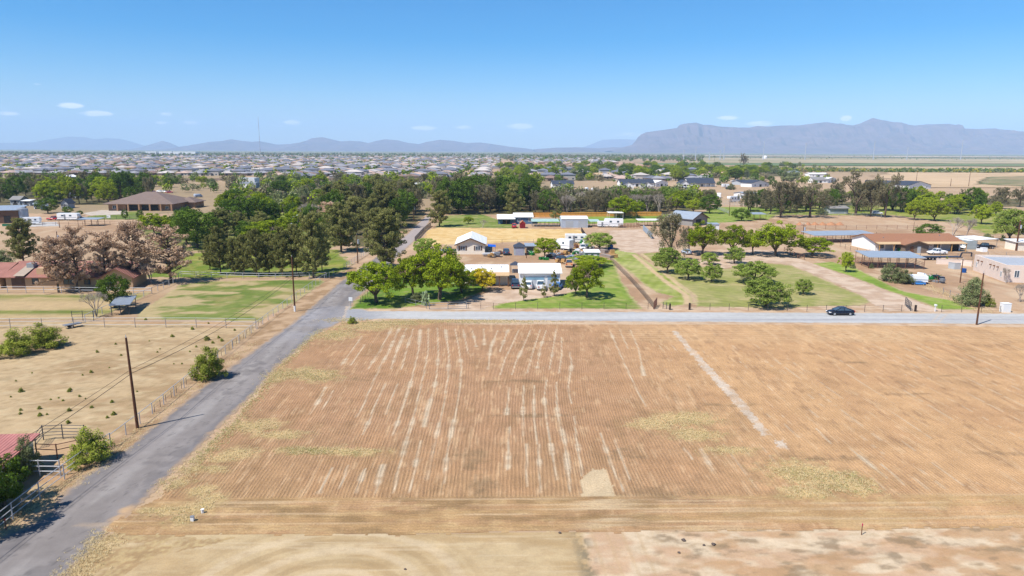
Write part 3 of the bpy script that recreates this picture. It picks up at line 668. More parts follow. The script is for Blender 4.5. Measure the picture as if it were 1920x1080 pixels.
# ================================================================ PLANTS
def leaf_mat(name, c1, c2=None, trans=.25, var=.18):
    m = bpy.data.materials.new(name); m.use_nodes = True; n = m.node_tree; L = n.links
    b = n.nodes['Principled BSDF']; b.inputs['Roughness'].default_value = .75; b.inputs['Specular IOR Level'].default_value = .04
    a = n.nodes.new('ShaderNodeAttribute'); a.attribute_name = 'lv'
    oi = n.nodes.new('ShaderNodeObjectInfo')
    mx = n.nodes.new('ShaderNodeMix'); mx.data_type = 'RGBA'; c2 = c2 or c1
    mx.inputs[6].default_value = (*c1, 1); mx.inputs[7].default_value = (*c2, 1); L.new(a.outputs['Fac'], mx.inputs[0])
    mr = n.nodes.new('ShaderNodeMapRange'); mr.inputs[3].default_value = 1-var; mr.inputs[4].default_value = 1+var; L.new(oi.outputs['Random'], mr.inputs[0])
    v = n.nodes.new('ShaderNodeVectorMath'); v.operation = 'SCALE'; L.new(mx.outputs[2], v.inputs[0]); L.new(mr.outputs[0], v.inputs['Scale'])
    L.new(v.outputs[0], b.inputs['Base Color'])
    if trans:
        t = n.nodes.new('ShaderNodeBsdfTranslucent'); L.new(v.outputs[0], t.inputs[0]); ms = n.nodes.new('ShaderNodeMixShader')
        ms.inputs[0].default_value = trans; L.new(b.outputs[0], ms.inputs[1]); L.new(t.outputs[0], ms.inputs[2]); L.new(ms.outputs[0], n.nodes['Material Output'].inputs[0])
    return m
LM = {
 'mesquite': leaf_mat('mesquite_leaf', (.14, .20, .010), (.34, .40, .022), .22),
 'willowy': leaf_mat('acacia_leaf', (.16, .23, .035), (.38, .46, .09), .22),
 'pine': leaf_mat('pine_needle', (.16, .165, .045), (.33, .31, .11), .25),
 'dead': leaf_mat('dead_needle', (.42, .27, .17), (.74, .53, .36), .1),
 'euc': leaf_mat('eucalyptus_leaf', (.15, .135, .07), (.30, .255, .15), .2),
 'round': leaf_mat('broad_leaf', (.055, .10, .012), (.16, .24, .03), .15),
 'lime': leaf_mat('lime_leaf', (.20, .26, .015), (.38, .43, .03), .2),
 'olive': leaf_mat('olive_leaf', (.13, .155, .055), (.28, .30, .14), .2),
 'creosote': leaf_mat('creosote_leaf', (.15, .18, .02), (.34, .37, .06), .15),
 'yellow': leaf_mat('blossom', (.42, .34, .02), (.75, .60, .03), .25),
 'bare': leaf_mat('twig', (.22, .18, .14), (.38, .33, .27), 0),
 'gold': leaf_mat('golden_leaf', (.28, .25, .03), (.45, .40, .06), .25)}
BARK = mat('bark', (.12, .085, .06), .9, var=.3, scale=6, bump=.4)
BARKP = mat('pale_bark', (.36, .30, .25), .9, var=.25, scale=5, bump=.3)

def leaves(cl, per, size, rng, asp=.55, flat=0.0, up_=.2, tri=False):
    """many leaf-sized faces spread through each clump: cl = rows of x,y,z,rx,rz,bright"""
    cl = np.asarray(cl, float); n = len(cl)*per; c = np.repeat(cl, per, 0)
    d = rng.normal(size=(n, 3)); d /= np.linalg.norm(d, axis=1)[:, None]
    r = rng.uniform(.35, 1.08, n)**.6
    P = c[:, :3]+d*r[:, None]*np.stack([c[:, 3], c[:, 3], c[:, 4]], 1)
    nn = d+rng.normal(size=(n, 3))*.75+np.array([0, 0, up_]); nn /= np.linalg.norm(nn, axis=1)[:, None]
    a = np.cross(nn, rng.normal(size=(n, 3))); a /= np.linalg.norm(a, axis=1)[:, None]; b = np.cross(nn, a)
    s = size*rng.uniform(.6, 1.35, n)[:, None]
    V = np.stack([P-a*s, P-b*s*asp, P+a*s, P+b*s*asp], 1).reshape(-1, 3)
    Q = np.arange(n*4).reshape(-1, 4)
    br = np.clip(c[:, 5]+rng.normal(size=n)*.22, 0, 1)
    return V, Q, np.repeat(br, 4)

def crown_mesh(name, parts, m):
    V = []; Q = []; B = []; o = 0
    for v, q, b in parts: V.append(v); Q.append(q+o); B.append(b); o += len(v)
    return np_mesh(name, np.concatenate(V), np.concatenate(Q), m, {'lv': ('POINT', np.concatenate(B))})
def limbs(segs, m, name='trunk', n=6):
    b = MB()
    for p, q, r0_, r1_ in segs: b.cyl(p, q, r0_, r1_, n, cap=False)
    me = bpy.data.meshes.new(name); me.from_pydata(b.v, [], b.f); me.materials.append(m)
    me.polygons.foreach_set('use_smooth', [True]*len(me.polygons)); me.update(); return me

PROTO = {}
def vnf(t): return float(vn(np.array(t), np.array(.5), 77))
def gen(kind, seed):
    rng = np.random.default_rng(seed*101+sum(map(ord, kind))); U = rng.uniform; cl = []; seg = []; leafm = LM[kind] if kind in LM else None; bark = BARK
    V3 = lambda *a: Vector(a)
    def tip(p, q, r0_, r1_, bend=.05):
        m_ = (V3(*p)+V3(*q))/2+V3(U(-bend, bend), U(-bend, bend), U(-bend, bend)*.5)
        seg.append((p, m_, r0_, (r0_+r1_)/2)); seg.append((m_, q, (r0_+r1_)/2, r1_))
    if kind in ('mesquite', 'yellow', 'willowy', 'lime', 'gold'):
        nl = 5; f = V3(U(-.03, .03), U(-.03, .03), U(.12, .2)); seg.append((V3(0, 0, -.02), f, .032, .026)); lm_ = []
        low = .34 if kind != 'willowy' else .30
        for i in range(nl):
            a = i*2*math.pi/nl+U(-.4, .4); q = V3(.24*math.cos(a), .24*math.sin(a), U(.48, .62)); tip(f, q, .02, .011); lm_.append(q)
        N = 120
        for i in range(N):
            a = U(0, 2*math.pi); rr = math.sqrt(U(0, 1))*.43*(1+.16*math.sin(a*3+seed)+.10*math.sin(a*5+seed*2)); top = math.sqrt(max(0, 1-(rr/.5)**2))
            z = low+.06+(.93-low-.06)*top*U(.25, 1.0) if U() < .72 else low-.06+U(0, .2)
            s = U(.045, .10); cl.append((rr*math.cos(a), rr*math.sin(a), min(z, .95), s, s*.75, U(.15, .75)))
            if i % 3 == 0: j = min(lm_, key=lambda l: (l-V3(*cl[-1][:3])).length); seg.append((j, V3(*cl[-1][:3]), .009, .003))
        pt = [leaves(cl, 120, .016, rng)]
        if kind == 'willowy':   # drooping skirts
            sk = [(math.cos(a)*U(.36, .46), math.sin(a)*U(.36, .46), U(.3, .52), .05, .08, U(.3, .8)) for a in np.linspace(0, 6.28, 22)]; pt.append(leaves(sk, 60, .017, rng, asp=.35))
    elif kind in ('pine', 'dead'):
        seg.append((V3(0, 0, -.02), V3(0, 0, .55), .028, .018)); seg.append((V3(0, 0, .55), V3(U(-.03, .03), U(-.03, .03), .97), .018, .004))
        z = .13 if kind == 'pine' else .16
        while z < .95:
            env = (.46*max(0, math.sin(math.pi*min(1, z*.80+.215)))**.62*(.85+.3*vnf(z*6+seed*7))) if kind == 'pine' else .46*max(0, math.sin(math.pi*min(1, z*.72+.28)))**.5*(.7+.6*vnf(z*5+seed*5))
            for i in range(7):
                if U() < .12: continue
                a = U(0, 6.28); R_ = env*U(.45, 1.15); e = V3(R_*math.cos(a), R_*math.sin(a), min(.97, z+R_*U(.0, .5)+U(-.03, .03)))
                tip(V3(0, 0, z), e, .010, .003, .02)
                for t in (.45, .72, 1.0):
                    if R_*t < .05: continue
                    s = U(.045, .08)*(1 if kind == 'pine' else .9); cl.append((e.x*t+U(-.03, .03), e.y*t+U(-.03, .03), z+(e.z-z)*t+.01, s, s*.62, U(.1, .6)))
            z += U(.045, .07)
        cl.append((0, 0, .95, .035, .05, .5))
        pt = [leaves(cl, 84 if kind == 'pine' else 56, .017 if kind == 'pine' else .0155, rng, asp=.42, up_=.4)]
    elif kind == 'euc':
        seg.append((V3(0, 0, -.02), V3(U(-.02, .02), U(-.02, .02), .3), .03, .024)); f = V3(0, 0, .28)
        for i in range(7):
            a = U(0, 6.28); R_ = U(.08, .36); e = V3(R_*math.cos(a), R_*math.sin(a), U(.5, .92)); tip(f, e, .017, .006, .06)
            g = U(.10, .17)
            for k in range(9):
                cl.append((e.x+U(-g, g), e.y+U(-g, g), e.z-.04+U(-g, g*.9)*1.15, U(.04, .075), U(.05, .09), U(.05, .65)))
        for i in range(16):
            a = U(0, 6.28); R_ = U(.12, .38); cl.append((R_*math.cos(a), R_*math.sin(a), U(.2, .6), U(.05, .09), U(.06, .11), U(.05, .5)))
        pt = [leaves(cl, 100, .017, rng, asp=.38, up_=0)]
    elif kind == 'round':
        seg.append((V3(0, 0, -.02), V3(0, 0, .4), .03, .02))
        for i in range(100):
            d = rng.normal(size=3); d /= np.linalg.norm(d); rr = U(.5, 1.02)*.44*(1+.12*math.sin(3*math.atan2(d[1], d[0])+seed)); z = .54+d[2]*U(.6, .85)*.46
            s = U(.05, .10); cl.append((d[0]*rr, d[1]*rr, max(z, .14), s, s*.85, U(.1, .7)))
        pt = [leaves(cl, 100, .017, rng)]
    elif kind in ('olive', 'creosote'):
        for i in range(8):
            a = U(0, 6.28); e = V3(.25*math.cos(a), .25*math.sin(a), U(.4, .7)); tip(V3(0, 0, -.02), e, .014, .005)
        for i in range(84):
            d = rng.normal(size=3); d[2] = abs(d[2]); d /= np.linalg.norm(d); rr = U(.25, .97)*.44
            s = U(.05, .10); cl.append((d[0]*rr*(1+.1*math.sin(seed+4*d[0])), d[1]*rr, .08+d[2]*U(.45, .95)*.86, s*1.15, s*1.3, U(.1, .75)))
        pt = [leaves(cl, 120, .019 if kind == 'olive' else .018, rng, asp=.45, up_=.5)]
    elif kind == 'cone':
        leafm = LM['pine']; seg.append((V3(0, 0, -.02), V3(0, 0, .9), .03, .008))
        for i in range(60):
            z = U(.18, .98); env = .46*min(1, (z-.1)*4)*(1.04-z)**.75; a = U(0, 6.28); rr = env*U(.5, 1)
            s = U(.07, .12)*(1.15-z); cl.append((rr*math.cos(a), rr*math.sin(a), z, s*1.2, s*.7, U(.2, .9)))
        pt = [leaves(cl, 80, .024, rng, up_=.6)]
    elif kind == 'bare':
        bark = BARKP
        def br(p, d, l, r, k):
            q = p+d*l; seg.append((p, q, r, r*.62))
            if k == 0: cl.append((q.x, q.y, q.z, .05, .05, U(0, 1))); return
            for j in range(3):
                dd = (d+V3(U(-.7, .7), U(-.7, .7), U(-.15, .4))).normalized(); br(q, dd, l*U(.6, .8), r*.6, k-1)
        for j in range(3): br(V3(0, 0, -.02), V3(U(-.35, .35), U(-.35, .35), 1).normalized(), .3, .022, 4)
        leafm = LM['bare']; pt = [leaves(cl, 12, .016, rng, asp=.16)]
    elif kind == 'palm':
        leafm = LM['olive']; seg.append((V3(0, 0, -.02), V3(.01, 0, .86), .035, .025)); V = []; Q = []
        for i in range(26):
            a = U(0, 6.28); e = U(-.5, .9); p = V3(0, 0, .88); prev = None
            for k in range(5):
                t = k/4; R_ = .45*t; q = V3(R_*math.cos(a), R_*math.sin(a), .88+.16*e*t-.22*t*t); w_ = .045*(1-t*.8); sx, sy = -math.sin(a)*w_, math.cos(a)*w_
                V += [(q.x-sx, q.y-sy, q.z-.01), (q.x+sx, q.y+sy, q.z-.01)]
                if k: n_ = len(V); Q.append((n_-4, n_-3, n_-1, n_-2))
        pt = [(np.array(V), np.array(Q), np.full(len(V), .4))]
    if kind == 'pine' and seed == 9: pass
    return crown_mesh('crown', pt, leafm), limbs(seg, bark, 'trunk')
RN = random.Random(11); VAR = {}
def plant(kind, px, py, top, wpx, label, cat='tree', name=None, group=None, var=None, lean=0):
    """one plant: foot and top pixel rows, crown width in pixels -> real size on the ground"""
    p = at(px, py); h = hgt(px, py, top); wd = mpp(px, py)*wpx
    return plant_m(kind, p.x, p.y, h, wd, label, cat, name, group, var, lean)
NM = {'mesquite': 'mesquite_tree', 'willowy': 'acacia_tree', 'pine': 'pine_tree', 'dead': 'dead_pine_tree', 'euc': 'eucalyptus_tree', 'round': 'broadleaf_tree', 'lime': 'ash_tree', 'olive': 'bush', 'creosote': 'creosote_bush', 'yellow': 'blossoming_tree', 'bare': 'bare_tree', 'cone': 'young_conifer', 'palm': 'palm_tree', 'gold': 'palo_verde_tree'}
def plant_m(kind, x, y, h, wd, label, cat='tree', name=None, group=None, var=None, lean=0):
    VAR[kind] = VAR.get(kind, -1)+1; v = VAR[kind] % 5 if var is None else var
    if (kind, v) not in PROTO: PROTO[kind, v] = gen(kind, v+1)
    cm, tm = PROTO[kind, v]
    t = thing(name or NM[kind], label, cat, (x, y, 0), RN.uniform(0, 6.28), group)
    t.scale = (wd, wd, h)
    if lean: t.rotation_euler = (0, lean, 0)
    obj('crown', cm, t); obj('trunk', tm, t)
    return t

P_ = plant
# --- front yard by the junction
P_('mesquite', 706, 568, 486, 108, 'wide low mesquite with a dark leaning trunk, nearest the road junction', var=0)
P_('mesquite', 775, 556, 470, 80, 'green mesquite on a single trunk between the junction tree and the big forked tree', var=1)
P_('mesquite', 824, 562, 452, 118, 'tallest bright green mesquite of the front yard, forked trunk on the shaded lawn', var=2)
P_('mesquite', 866, 548, 500, 70, 'small green tree touching the yellow blossoming tree in the front yard', var=1)
P_('yellow', 906, 546, 499, 58, 'yellow blossoming palo verde in front of the beige carport house')
P_('olive', 783, 566, 545, 34, 'dark rounded shrub on the shaded lawn behind the prickly pear', 'shrub', 'shrub')
P_('cone', 982, 565, 516, 27, 'young conifer nearest the road in front of the white garage', var=0)
P_('cone', 1020, 558, 530, 18, 'smallest of the young conifers in front of the white garage', var=1)
P_('cone', 1039, 555, 506, 32, 'bushy young conifer at the right corner of the white garage', var=2)
P_('willowy', 1079, 552, 505, 38, 'small drooping tree just right of the white garage')
P_('mesquite', 1101, 558, 484, 72, 'spreading mesquite casting a round shadow on the lawn right of the garage', var=0)
P_('mesquite', 1023, 484, 441, 54, 'round mesquite standing in the dirt yard by the white trailer', var=1)
P_('willowy', 1124, 468, 434, 62, 'feathery olive green tree beside the blue bin')
P_('mesquite', 1104, 500, 478, 84, 'low mesquite crown beside the green and white shed', var=2)
P_('pine', 722, 502, 393, 88, 'tallest dark pine at the bend of the road, above the front yard', var=0)
P_('willowy', 800, 486, 442, 54, 'thin light green tree behind the front yard mesquites')
P_('mesquite', 878, 420, 405, 22, 'small bright green tree on the lawn behind the golden field', var=0)
P_('bare', 905, 426, 410, 16, 'tiny leafless tree at the far edge of the golden field')
# --- small trees on the big lawn
for k, a in enumerate([('willowy', 1252, 512, 460, 58, 'dense green acacia left of the parked silver car'), ('willowy', 1290, 524, 480, 54, 'acacia nearest the two wheel tracks on the big lawn'),
          ('willowy', 1335, 529, 491, 42, 'acacia in the middle of the big lawn, left of the two large ones'), ('willowy', 1330, 496, 472, 36, 'pale thin acacia at the edge of the gravel drive'),
          ('willowy', 1377, 494, 460, 42, 'small upright acacia on the gravel between the lawn and the mesquite row'), ('willowy', 1412, 530, 487, 84, 'large acacia behind the one nearest the cross road'),
          ('willowy', 1436, 574, 517, 92, 'drooping dark acacia on the big lawn closest to the cross road'), ('willowy', 1506, 552, 521, 36, 'lone little tree on the pale lawn above the black car')]):
    P_(*a)
P_('lime', 1586, 510, 469, 30, 'slim yellow green sapling on the lawn strip by the gravel drive')
P_('olive', 1599, 503, 490, 14, 'dark little bush beside the slim sapling', 'shrub', 'shrub')
P_('olive', 1670, 527, 488, 50, 'large olive bush in front of the metal roofed corral', 'shrub', 'oleander_bush', var=0)
P_('olive', 1694, 532, 500, 44, 'grey green bush right of the large olive bush by the corral', 'shrub', 'oleander_bush', var=1)
P_('olive', 1706, 530, 512, 20, 'dry brownish bush at the end of the olive bushes', 'shrub', 'shrub')
P_('olive', 1820, 572, 510, 64, 'tall oleander bush behind the power pole near the cross road', 'shrub', 'oleander_bush', var=2)
P_('creosote', 1850, 574, 548, 34, 'thin leafy shrub at the foot of the tall oleander', 'shrub', 'shrub')
P_('bare', 1886, 531, 498, 22, 'scraggly climbing shrub against the pink adobe wall', 'shrub', 'shrub')
P_('bare', 1912, 566, 524, 30, 'sparse thorny sapling at the right edge of the photo')
P_('olive', 1633, 503, 492, 12, 'small bush by the left post of the corral', 'shrub', 'shrub')
P_('creosote', 1774, 494, 478, 10, 'narrow green bush by the low white wall', 'shrub', 'shrub')
# --- mesquite row and the big eucalyptus
P_('euc', 1256, 492, 398, 92, 'big ragged eucalyptus with a leaning bare limb at the end of the drive', var=0)
P_('euc', 1292, 474, 418, 50, 'dark leafy tree against the right side of the ragged eucalyptus', var=1)
P_('mesquite', 1316, 478, 411, 68, 'first mesquite of the row over the shaded drive, next to the eucalyptus', var=2)
P_('mesquite', 1374, 478, 417, 62, 'second mesquite of the row, umbrella crown above dark shade', var=0)
P_('mesquite', 1412, 476, 425, 46, 'third mesquite of the row, small and behind the others', var=1)
P_('mesquite', 1455, 480, 411, 94, 'largest mesquite of the row, where the gravel drive turns', var=2)
P_('mesquite', 1524, 480, 442, 80, 'low spreading mesquite at the right end of the row, by the long shelter', var=0)
P_('round', 1390, 414, 389, 40, 'round olive tree on the lawn beside the small blue roofed shelter', var=0)
P_('round', 1740, 448, 417, 58, 'dark round citrus like tree behind the brown roofed ranch house', var=1)
P_('bare', 1786, 443, 401, 36, 'left of the pair of grey leafless trees behind the ranch house', var=0)
P_('bare', 1810, 445, 403, 36, 'right of the pair of grey leafless trees behind the ranch house', var=1)
P_('willowy', 1893, 452, 388, 66, 'leaning weeping tree behind the right carport')
P_('mesquite', 1922, 440, 405, 40, 'bright green tree cut by the right edge of the photo')
P_('olive', 1852, 448, 436, 22, 'small round bush behind the carport', 'shrub', 'shrub')
P_('olive', 1880, 452, 437, 12, 'dark spiky bush by the weeping tree', 'shrub', 'shrub')
# --- belt of tall trees on the right
for a in [('euc', 1463, 408, 334, 72, 'first tall brown eucalyptus of the right hand belt'), ('euc', 1518, 408, 330, 74, 'second tall brown eucalyptus, pale bare trunk on the lawn'),
          ('euc', 1604, 404, 322, 84, 'widest brown eucalyptus, right of the grey roofed shed'), ('euc', 1632, 406, 336, 56, 'narrow eucalyptus in the shade of the widest one'),
          ('euc', 1659, 408, 312, 60, 'tallest eucalyptus of the right belt with a white trunk'), ('round', 1692, 398, 345, 46, 'dense dark green tree right of the white trunked eucalyptus'),
          ('round', 1560, 388, 352, 56, 'dark green tree mass behind the grey roofed shed'), ('round', 1536, 392, 356, 50, 'dark green tree between the second eucalyptus and the grey roofed shed'), ('round', 1494, 396, 352, 48, 'dark green tree between the first and second eucalyptus'),
          ('lime', 1714, 412, 372, 40, 'yellow green tree left of the pair of lime coloured trees'), ('lime', 1752, 414, 373, 50, 'brightest lime coloured tree on the lawn'),
          ('lime', 1730, 402, 364, 42, 'lime tree behind the brightest one'), ('lime', 1794, 402, 368, 30, 'slim yellow tree left of the dark round tree'),
          ('round', 1822, 400, 347, 48, 'dark green round tree in the far right yard'), ('round', 1826, 395, 372, 40, 'bright green low tree under the dark round one'),
          ('lime', 1840, 420, 380, 42, 'yellow green tree behind the grey leafless pair'), ('lime', 1867, 404, 376, 24, 'small lime tree standing alone right of the grey leafless pair'),
          ('euc', 1876, 392, 348, 44, 'thin grey tree with bare limbs at far right'), ('euc', 1912, 388, 346, 40, 'brown grey tree at the right edge above the road'),
          ('olive', 1540, 402, 388, 26, 'low palm like shrub under the second eucalyptus'), ('round', 1650, 372, 348, 40, 'dark tree peeping between the eucalyptus crowns')]:
    P_(*a)
# --- left: pines, bushes
P_('pine', 45, 496, 410, 60, 'layered dark green pine left of the red tiled house', var=1)
P_('dead', 110, 548, 443, 76, 'leftmost brown dying pine in front of the red tiled house', var=0)
P_('dead', 146, 545, 423, 70, 'thin dying pine with a crooked trunk in front of the red tiled house', var=1)
P_('dead', 200, 538, 434, 82, 'brownish pine behind the dark round tree', var=2)
P_('dead', 252, 534, 415, 80, 'tall dying pine at the right end of the red tiled house', var=0)
P_('dead', 321, 530, 422, 100, 'widest dead brown pine, beside the white fence corner', var=1)
P_('bare', 284, 532, 478, 44, 'leafless multi stemmed tree between two dead pines')
P_('bare', 181, 594, 535, 46, 'leafless dead tree beside the small metal shade roof', var=2)
P_('round', 216, 577, 510, 70, 'dense dark green round tree by the metal shade roof', var=2)
P_('creosote', 32, 666, 612, 88, 'left of the two joined round bushes in the dry paddock', 'bush', 'paddock_bush', var=0)
P_('creosote', 84, 650, 600, 92, 'right of the two joined round bushes in the dry paddock', 'bush', 'paddock_bush', var=1)
P_('creosote', 390, 710, 646, 84, 'creosote bush over the white fence beside the road', 'bush', var=2)
P_('creosote', 170, 866, 796, 100, 'creosote bush beside the road at the pipe corral', 'bush', var=0)
P_('olive', 48, 890, 806, 66, 'green bush against the red roofed shed', 'bush', var=0)
P_('round', 8, 950, 850, 104, 'dark bush at the lower left corner behind the fence', 'bush', 'bush', var=1)
P_('round', -62, 1000, 800, 170, 'dark tree at the lower left edge shading the road', var=0)
P_('creosote', 660, 607, 591, 22, 'small dry bush on the field corner at the junction', 'bush', var=1)
P_('olive', 5, 505, 462, 60, 'dark green bush left of the layered pine', 'tree', 'broadleaf_tree')
ORD = ['first', 'second', 'third', 'fourth', 'fifth', 'sixth', 'seventh', 'eighth', 'ninth', 'tenth']
for k, (x, b, t, w_) in enumerate([(394,506,440,34),(414,514,424,46),(440,516,446,34),(458,516,440,36),(482,518,430,46),(505,514,436,40),(530,518,425,50),(556,514,420,46),(588,520,398,66),(604,508,420,40)]):
    P_('pine', x, b, t, w_, ORD[k]+' pine from the left in the olive green row behind the pasture fence', group='row of pines behind the pasture fence')
for a in [('pine', 640, 472, 380, 74, 'broad pine on the lawn left of the road bend'), ('pine', 700, 446, 372, 60, 'pine behind the tallest pine at the road bend'), ('pine', 668, 440, 368, 64, 'dark pine left of the dirt road'),
          ('pine', 824, 425, 357, 48, 'dark pine at the left end of the golden field'), ('pine', 962, 408, 343, 40, 'pointed dark green fir behind the blue house'), ('cone', 1042, 414, 372, 40, 'dome shaped light green pine in front of the orange fence'),
          ('round', 370, 465, 386, 92, 'massive dark olive tree right of the bright green mesquite'), ('mesquite', 290, 440, 397, 66, 'bright green mesquite right of the brown roofed house'), ('round', 462, 455, 412, 62, 'dark green tree right of the massive olive tree'),
          ('mesquite', 500, 455, 410, 90, 'bright green tree canopy above the row of pines'), ('mesquite', 548, 405, 362, 40, 'bright green tree at the far lawn'), ('mesquite', 312, 436, 404, 40, 'small mesquite behind the bright green one'),
          ('round', 440, 400, 350, 60, 'grey green tree beyond the massive olive tree'), ('bare', 580, 420, 372, 52, 'grey leafless tree in the middle of the belt'), ('dead', 620, 430, 378, 50, 'reddish dead tree in the middle of the belt'),
          ('round', 235, 412, 392, 14, 'left of two small round trees on the lawn of the brown roofed house'), ('round', 263, 412, 392, 16, 'right of two small round trees on the lawn of the brown roofed house'),
          ('round', 90, 400, 368, 46, 'round green tree beyond the trailers'), ('round', 128, 402, 386, 20, 'dark little tree left of the swimming pool'), ('round', 150, 404, 394, 14, 'tiny dark bush at the corner of the pool lawn'),
          ('mesquite', 1170, 408, 364, 62, 'brightest green tree against the orange fence'), ('mesquite', 1196, 400, 376, 30, 'small bright tree right of the brightest one by the orange fence'), ('lime', 1300, 398, 372, 40, 'bright green tree behind the grey metal barn'),
          ('round', 1330, 400, 362, 46, 'dark dense tree right of the bright one behind the barn'), ('mesquite', 1290, 378, 356, 56, 'wide light green tree above the grey metal barn'), ('bare', 1230, 372, 345, 44, 'pale silvery tree near the white farmhouses'),
          ('yellow', 692, 356, 341, 18, 'small yellow flowering tree in the far belt'), ('euc', 1393, 312, 288, 24, 'lone tall dark tree on the flat land near the horizon'), ('palm', 1316, 306, 290, 7, 'left of two distant palms'), ('palm', 1339, 306, 290, 7, 'right of two distant palms')]:
    P_(*a)

ADJ = {'round': 'dense dark green', 'euc': 'ragged brownish', 'mesquite': 'spreading bright green', 'lime': 'yellow green', 'olive': 'low olive green', 'bare': 'leafless grey', 'pine': 'dark pointed', 'willowy': 'feathery green', 'gold': 'golden green'}
def fill(n, rect, kinds, hr, wr, label, group, seed, poly=None):
    g = random.Random(seed)
    for i in range(n):
        x = g.uniform(rect[0], rect[2]); y = rect[1]+(rect[3]-rect[1])*g.random()
        k = g.choice(kinds); p = at(x, y); h = g.uniform(*hr); plant_m(k, p.x, p.y, h, h*g.uniform(*wr), ADJ[k]+' '+label, group=ADJ[k]+' '+group)
fill(46, (-20, 356, 285, 384), ['round', 'euc', 'round', 'euc', 'lime'], (9, 16), (.7, 1.0), 'tree in the belt beyond the brown roofed house', 'trees of the belt beyond the brown roofed house', 1)
fill(12, (180, 366, 285, 374), ['euc', 'round'], (14, 19), (.5, .8), 'tree directly behind the brown roofed house', 'tall trees behind the brown roofed house', 2)
fill(34, (600, 380, 780, 430), ['round', 'pine', 'pine', 'euc'], (11, 17), (.6, .9), 'tree crowded along the left side of the dirt road', 'trees along the left side of the dirt road', 3)
fill(38, (425, 372, 640, 425), ['round', 'euc', 'mesquite', 'olive', 'bare'], (7, 13), (.8, 1.2), 'tree in the left half of the middle belt', 'trees in the left half of the middle belt', 4)
fill(42, (830, 376, 1000, 402), ['euc', 'round', 'round'], (12, 19), (.7, 1.0), 'tree in the belt behind the blue house', 'trees in the belt behind the blue house', 5)
fill(54, (1000, 386, 1240, 402), ['euc', 'euc', 'round', 'bare', 'euc'], (9, 12.5), (.7, 1.0), 'tree close behind the orange fence', 'trees close behind the orange fence', 6)
fill(20, (1210, 380, 1335, 398), ['euc', 'round', 'mesquite', 'willowy'], (8, 11), (.8, 1.1), 'tree in the clump behind the grey metal barn', 'trees in the clump behind the grey metal barn', 7)
fill(70, (500, 342, 1010, 374), ['round', 'olive', 'mesquite', 'euc', 'lime', 'willowy'], (7, 12), (.9, 1.3), 'tree in the green strip before the tract houses', 'trees in the wide green strip before the tract houses', 8)
fill(120, (930, 312, 1500, 340), ['round', 'mesquite', 'mesquite', 'lime', 'olive'], (8, 14), (1.0, 1.6), 'tree in the distant band beyond the white farmhouses', 'trees in the distant band beyond the white farmhouses', 9)
fill(34, (0, 341, 480, 352), ['mesquite', 'round', 'lime', 'olive'], (6, 9), (1.0, 1.5), 'tree along the edge of the tract houses', 'low trees along the edge of the tract houses', 10)
fill(12, (1400, 384, 1480, 402), ['euc', 'round'], (8, 12), (.8, 1.1), 'tree near the white horse fences', 'trees near the white horse fences', 12)

fill(16, (1445, 384, 1700, 402), ['round', 'euc', 'round'], (9, 15), (.8, 1.1), 'tree in the shaded belt around the grey roofed shed', 'trees of the shaded belt around the grey roofed shed', 13)
fill(18, (1700, 376, 1925, 404), ['lime', 'round', 'euc', 'mesquite'], (6, 11), (.9, 1.2), 'tree in the yards at far right above the adobe house', 'trees in the yards at far right', 14)
fill(12, (345, 432, 640, 462), ['mesquite', 'round', 'pine', 'euc'], (7, 12), (.8, 1.1), 'tree between the far lawn and the row of pines', 'trees between the far lawn and the row of pines', 15)
fill(10, (1340, 340, 1700, 372), ['round', 'mesquite', 'olive'], (4, 7), (1, 1.4), 'yard tree near the right hand farmhouses', 'yard trees near the right hand farmhouses', 16)

fill(56, (1175, 318, 1415, 333), ['mesquite', 'round', 'mesquite', 'lime'], (7, 11), (1.2, 1.8), 'tree in the green band behind the two pale farmhouses', 'trees in the green band behind the two pale farmhouses', 17)

# prickly pear by the drive
def cactus(px, py, top):
    p = at(px, py); h = hgt(px, py, top); g = random.Random(3); b = MB()
    t = thing('prickly_pear', 'tall pale green prickly pear cactus beside the driveway gate', 'cactus', p)
    def pad(c, az, tl, r):
        ca, sa = math.cos(az), math.sin(az); P = []
        for side in (-1, 1):
            for i in range(10):
                a = 2*math.pi*i/10; u = r*.75*math.cos(a); v = r+r*math.sin(a); y = side*.05
                z = v*math.cos(tl); o_ = v*math.sin(tl); P.append((c[0]+u*ca-(y+o_)*sa, c[1]+u*sa+(y+o_)*ca, c[2]+z))
        b.add(P, [tuple(range(10)), tuple(range(19, 9, -1))]+[(i, i+10, (i+1) % 10+10, (i+1) % 10) for i in range(10)])
        return (c[0]-sa*2*r*math.sin(tl), c[1]+ca*2*r*math.sin(tl), c[2]+2*r*math.cos(tl))
    for i in range(10):
        c = (g.uniform(-.6, .6), g.uniform(-.5, .5), -.05); n = g.randint(3, 5)
        for k in range(n):
            c = pad(c, g.uniform(0, 6.28), g.uniform(-.5, .5), h/9); 
            if c[2] > h-.2: break
    b.build('cactus_pads', mat('cactus_skin', (.22, .28, .14), .7), t)
cactus(797, 573, 547)

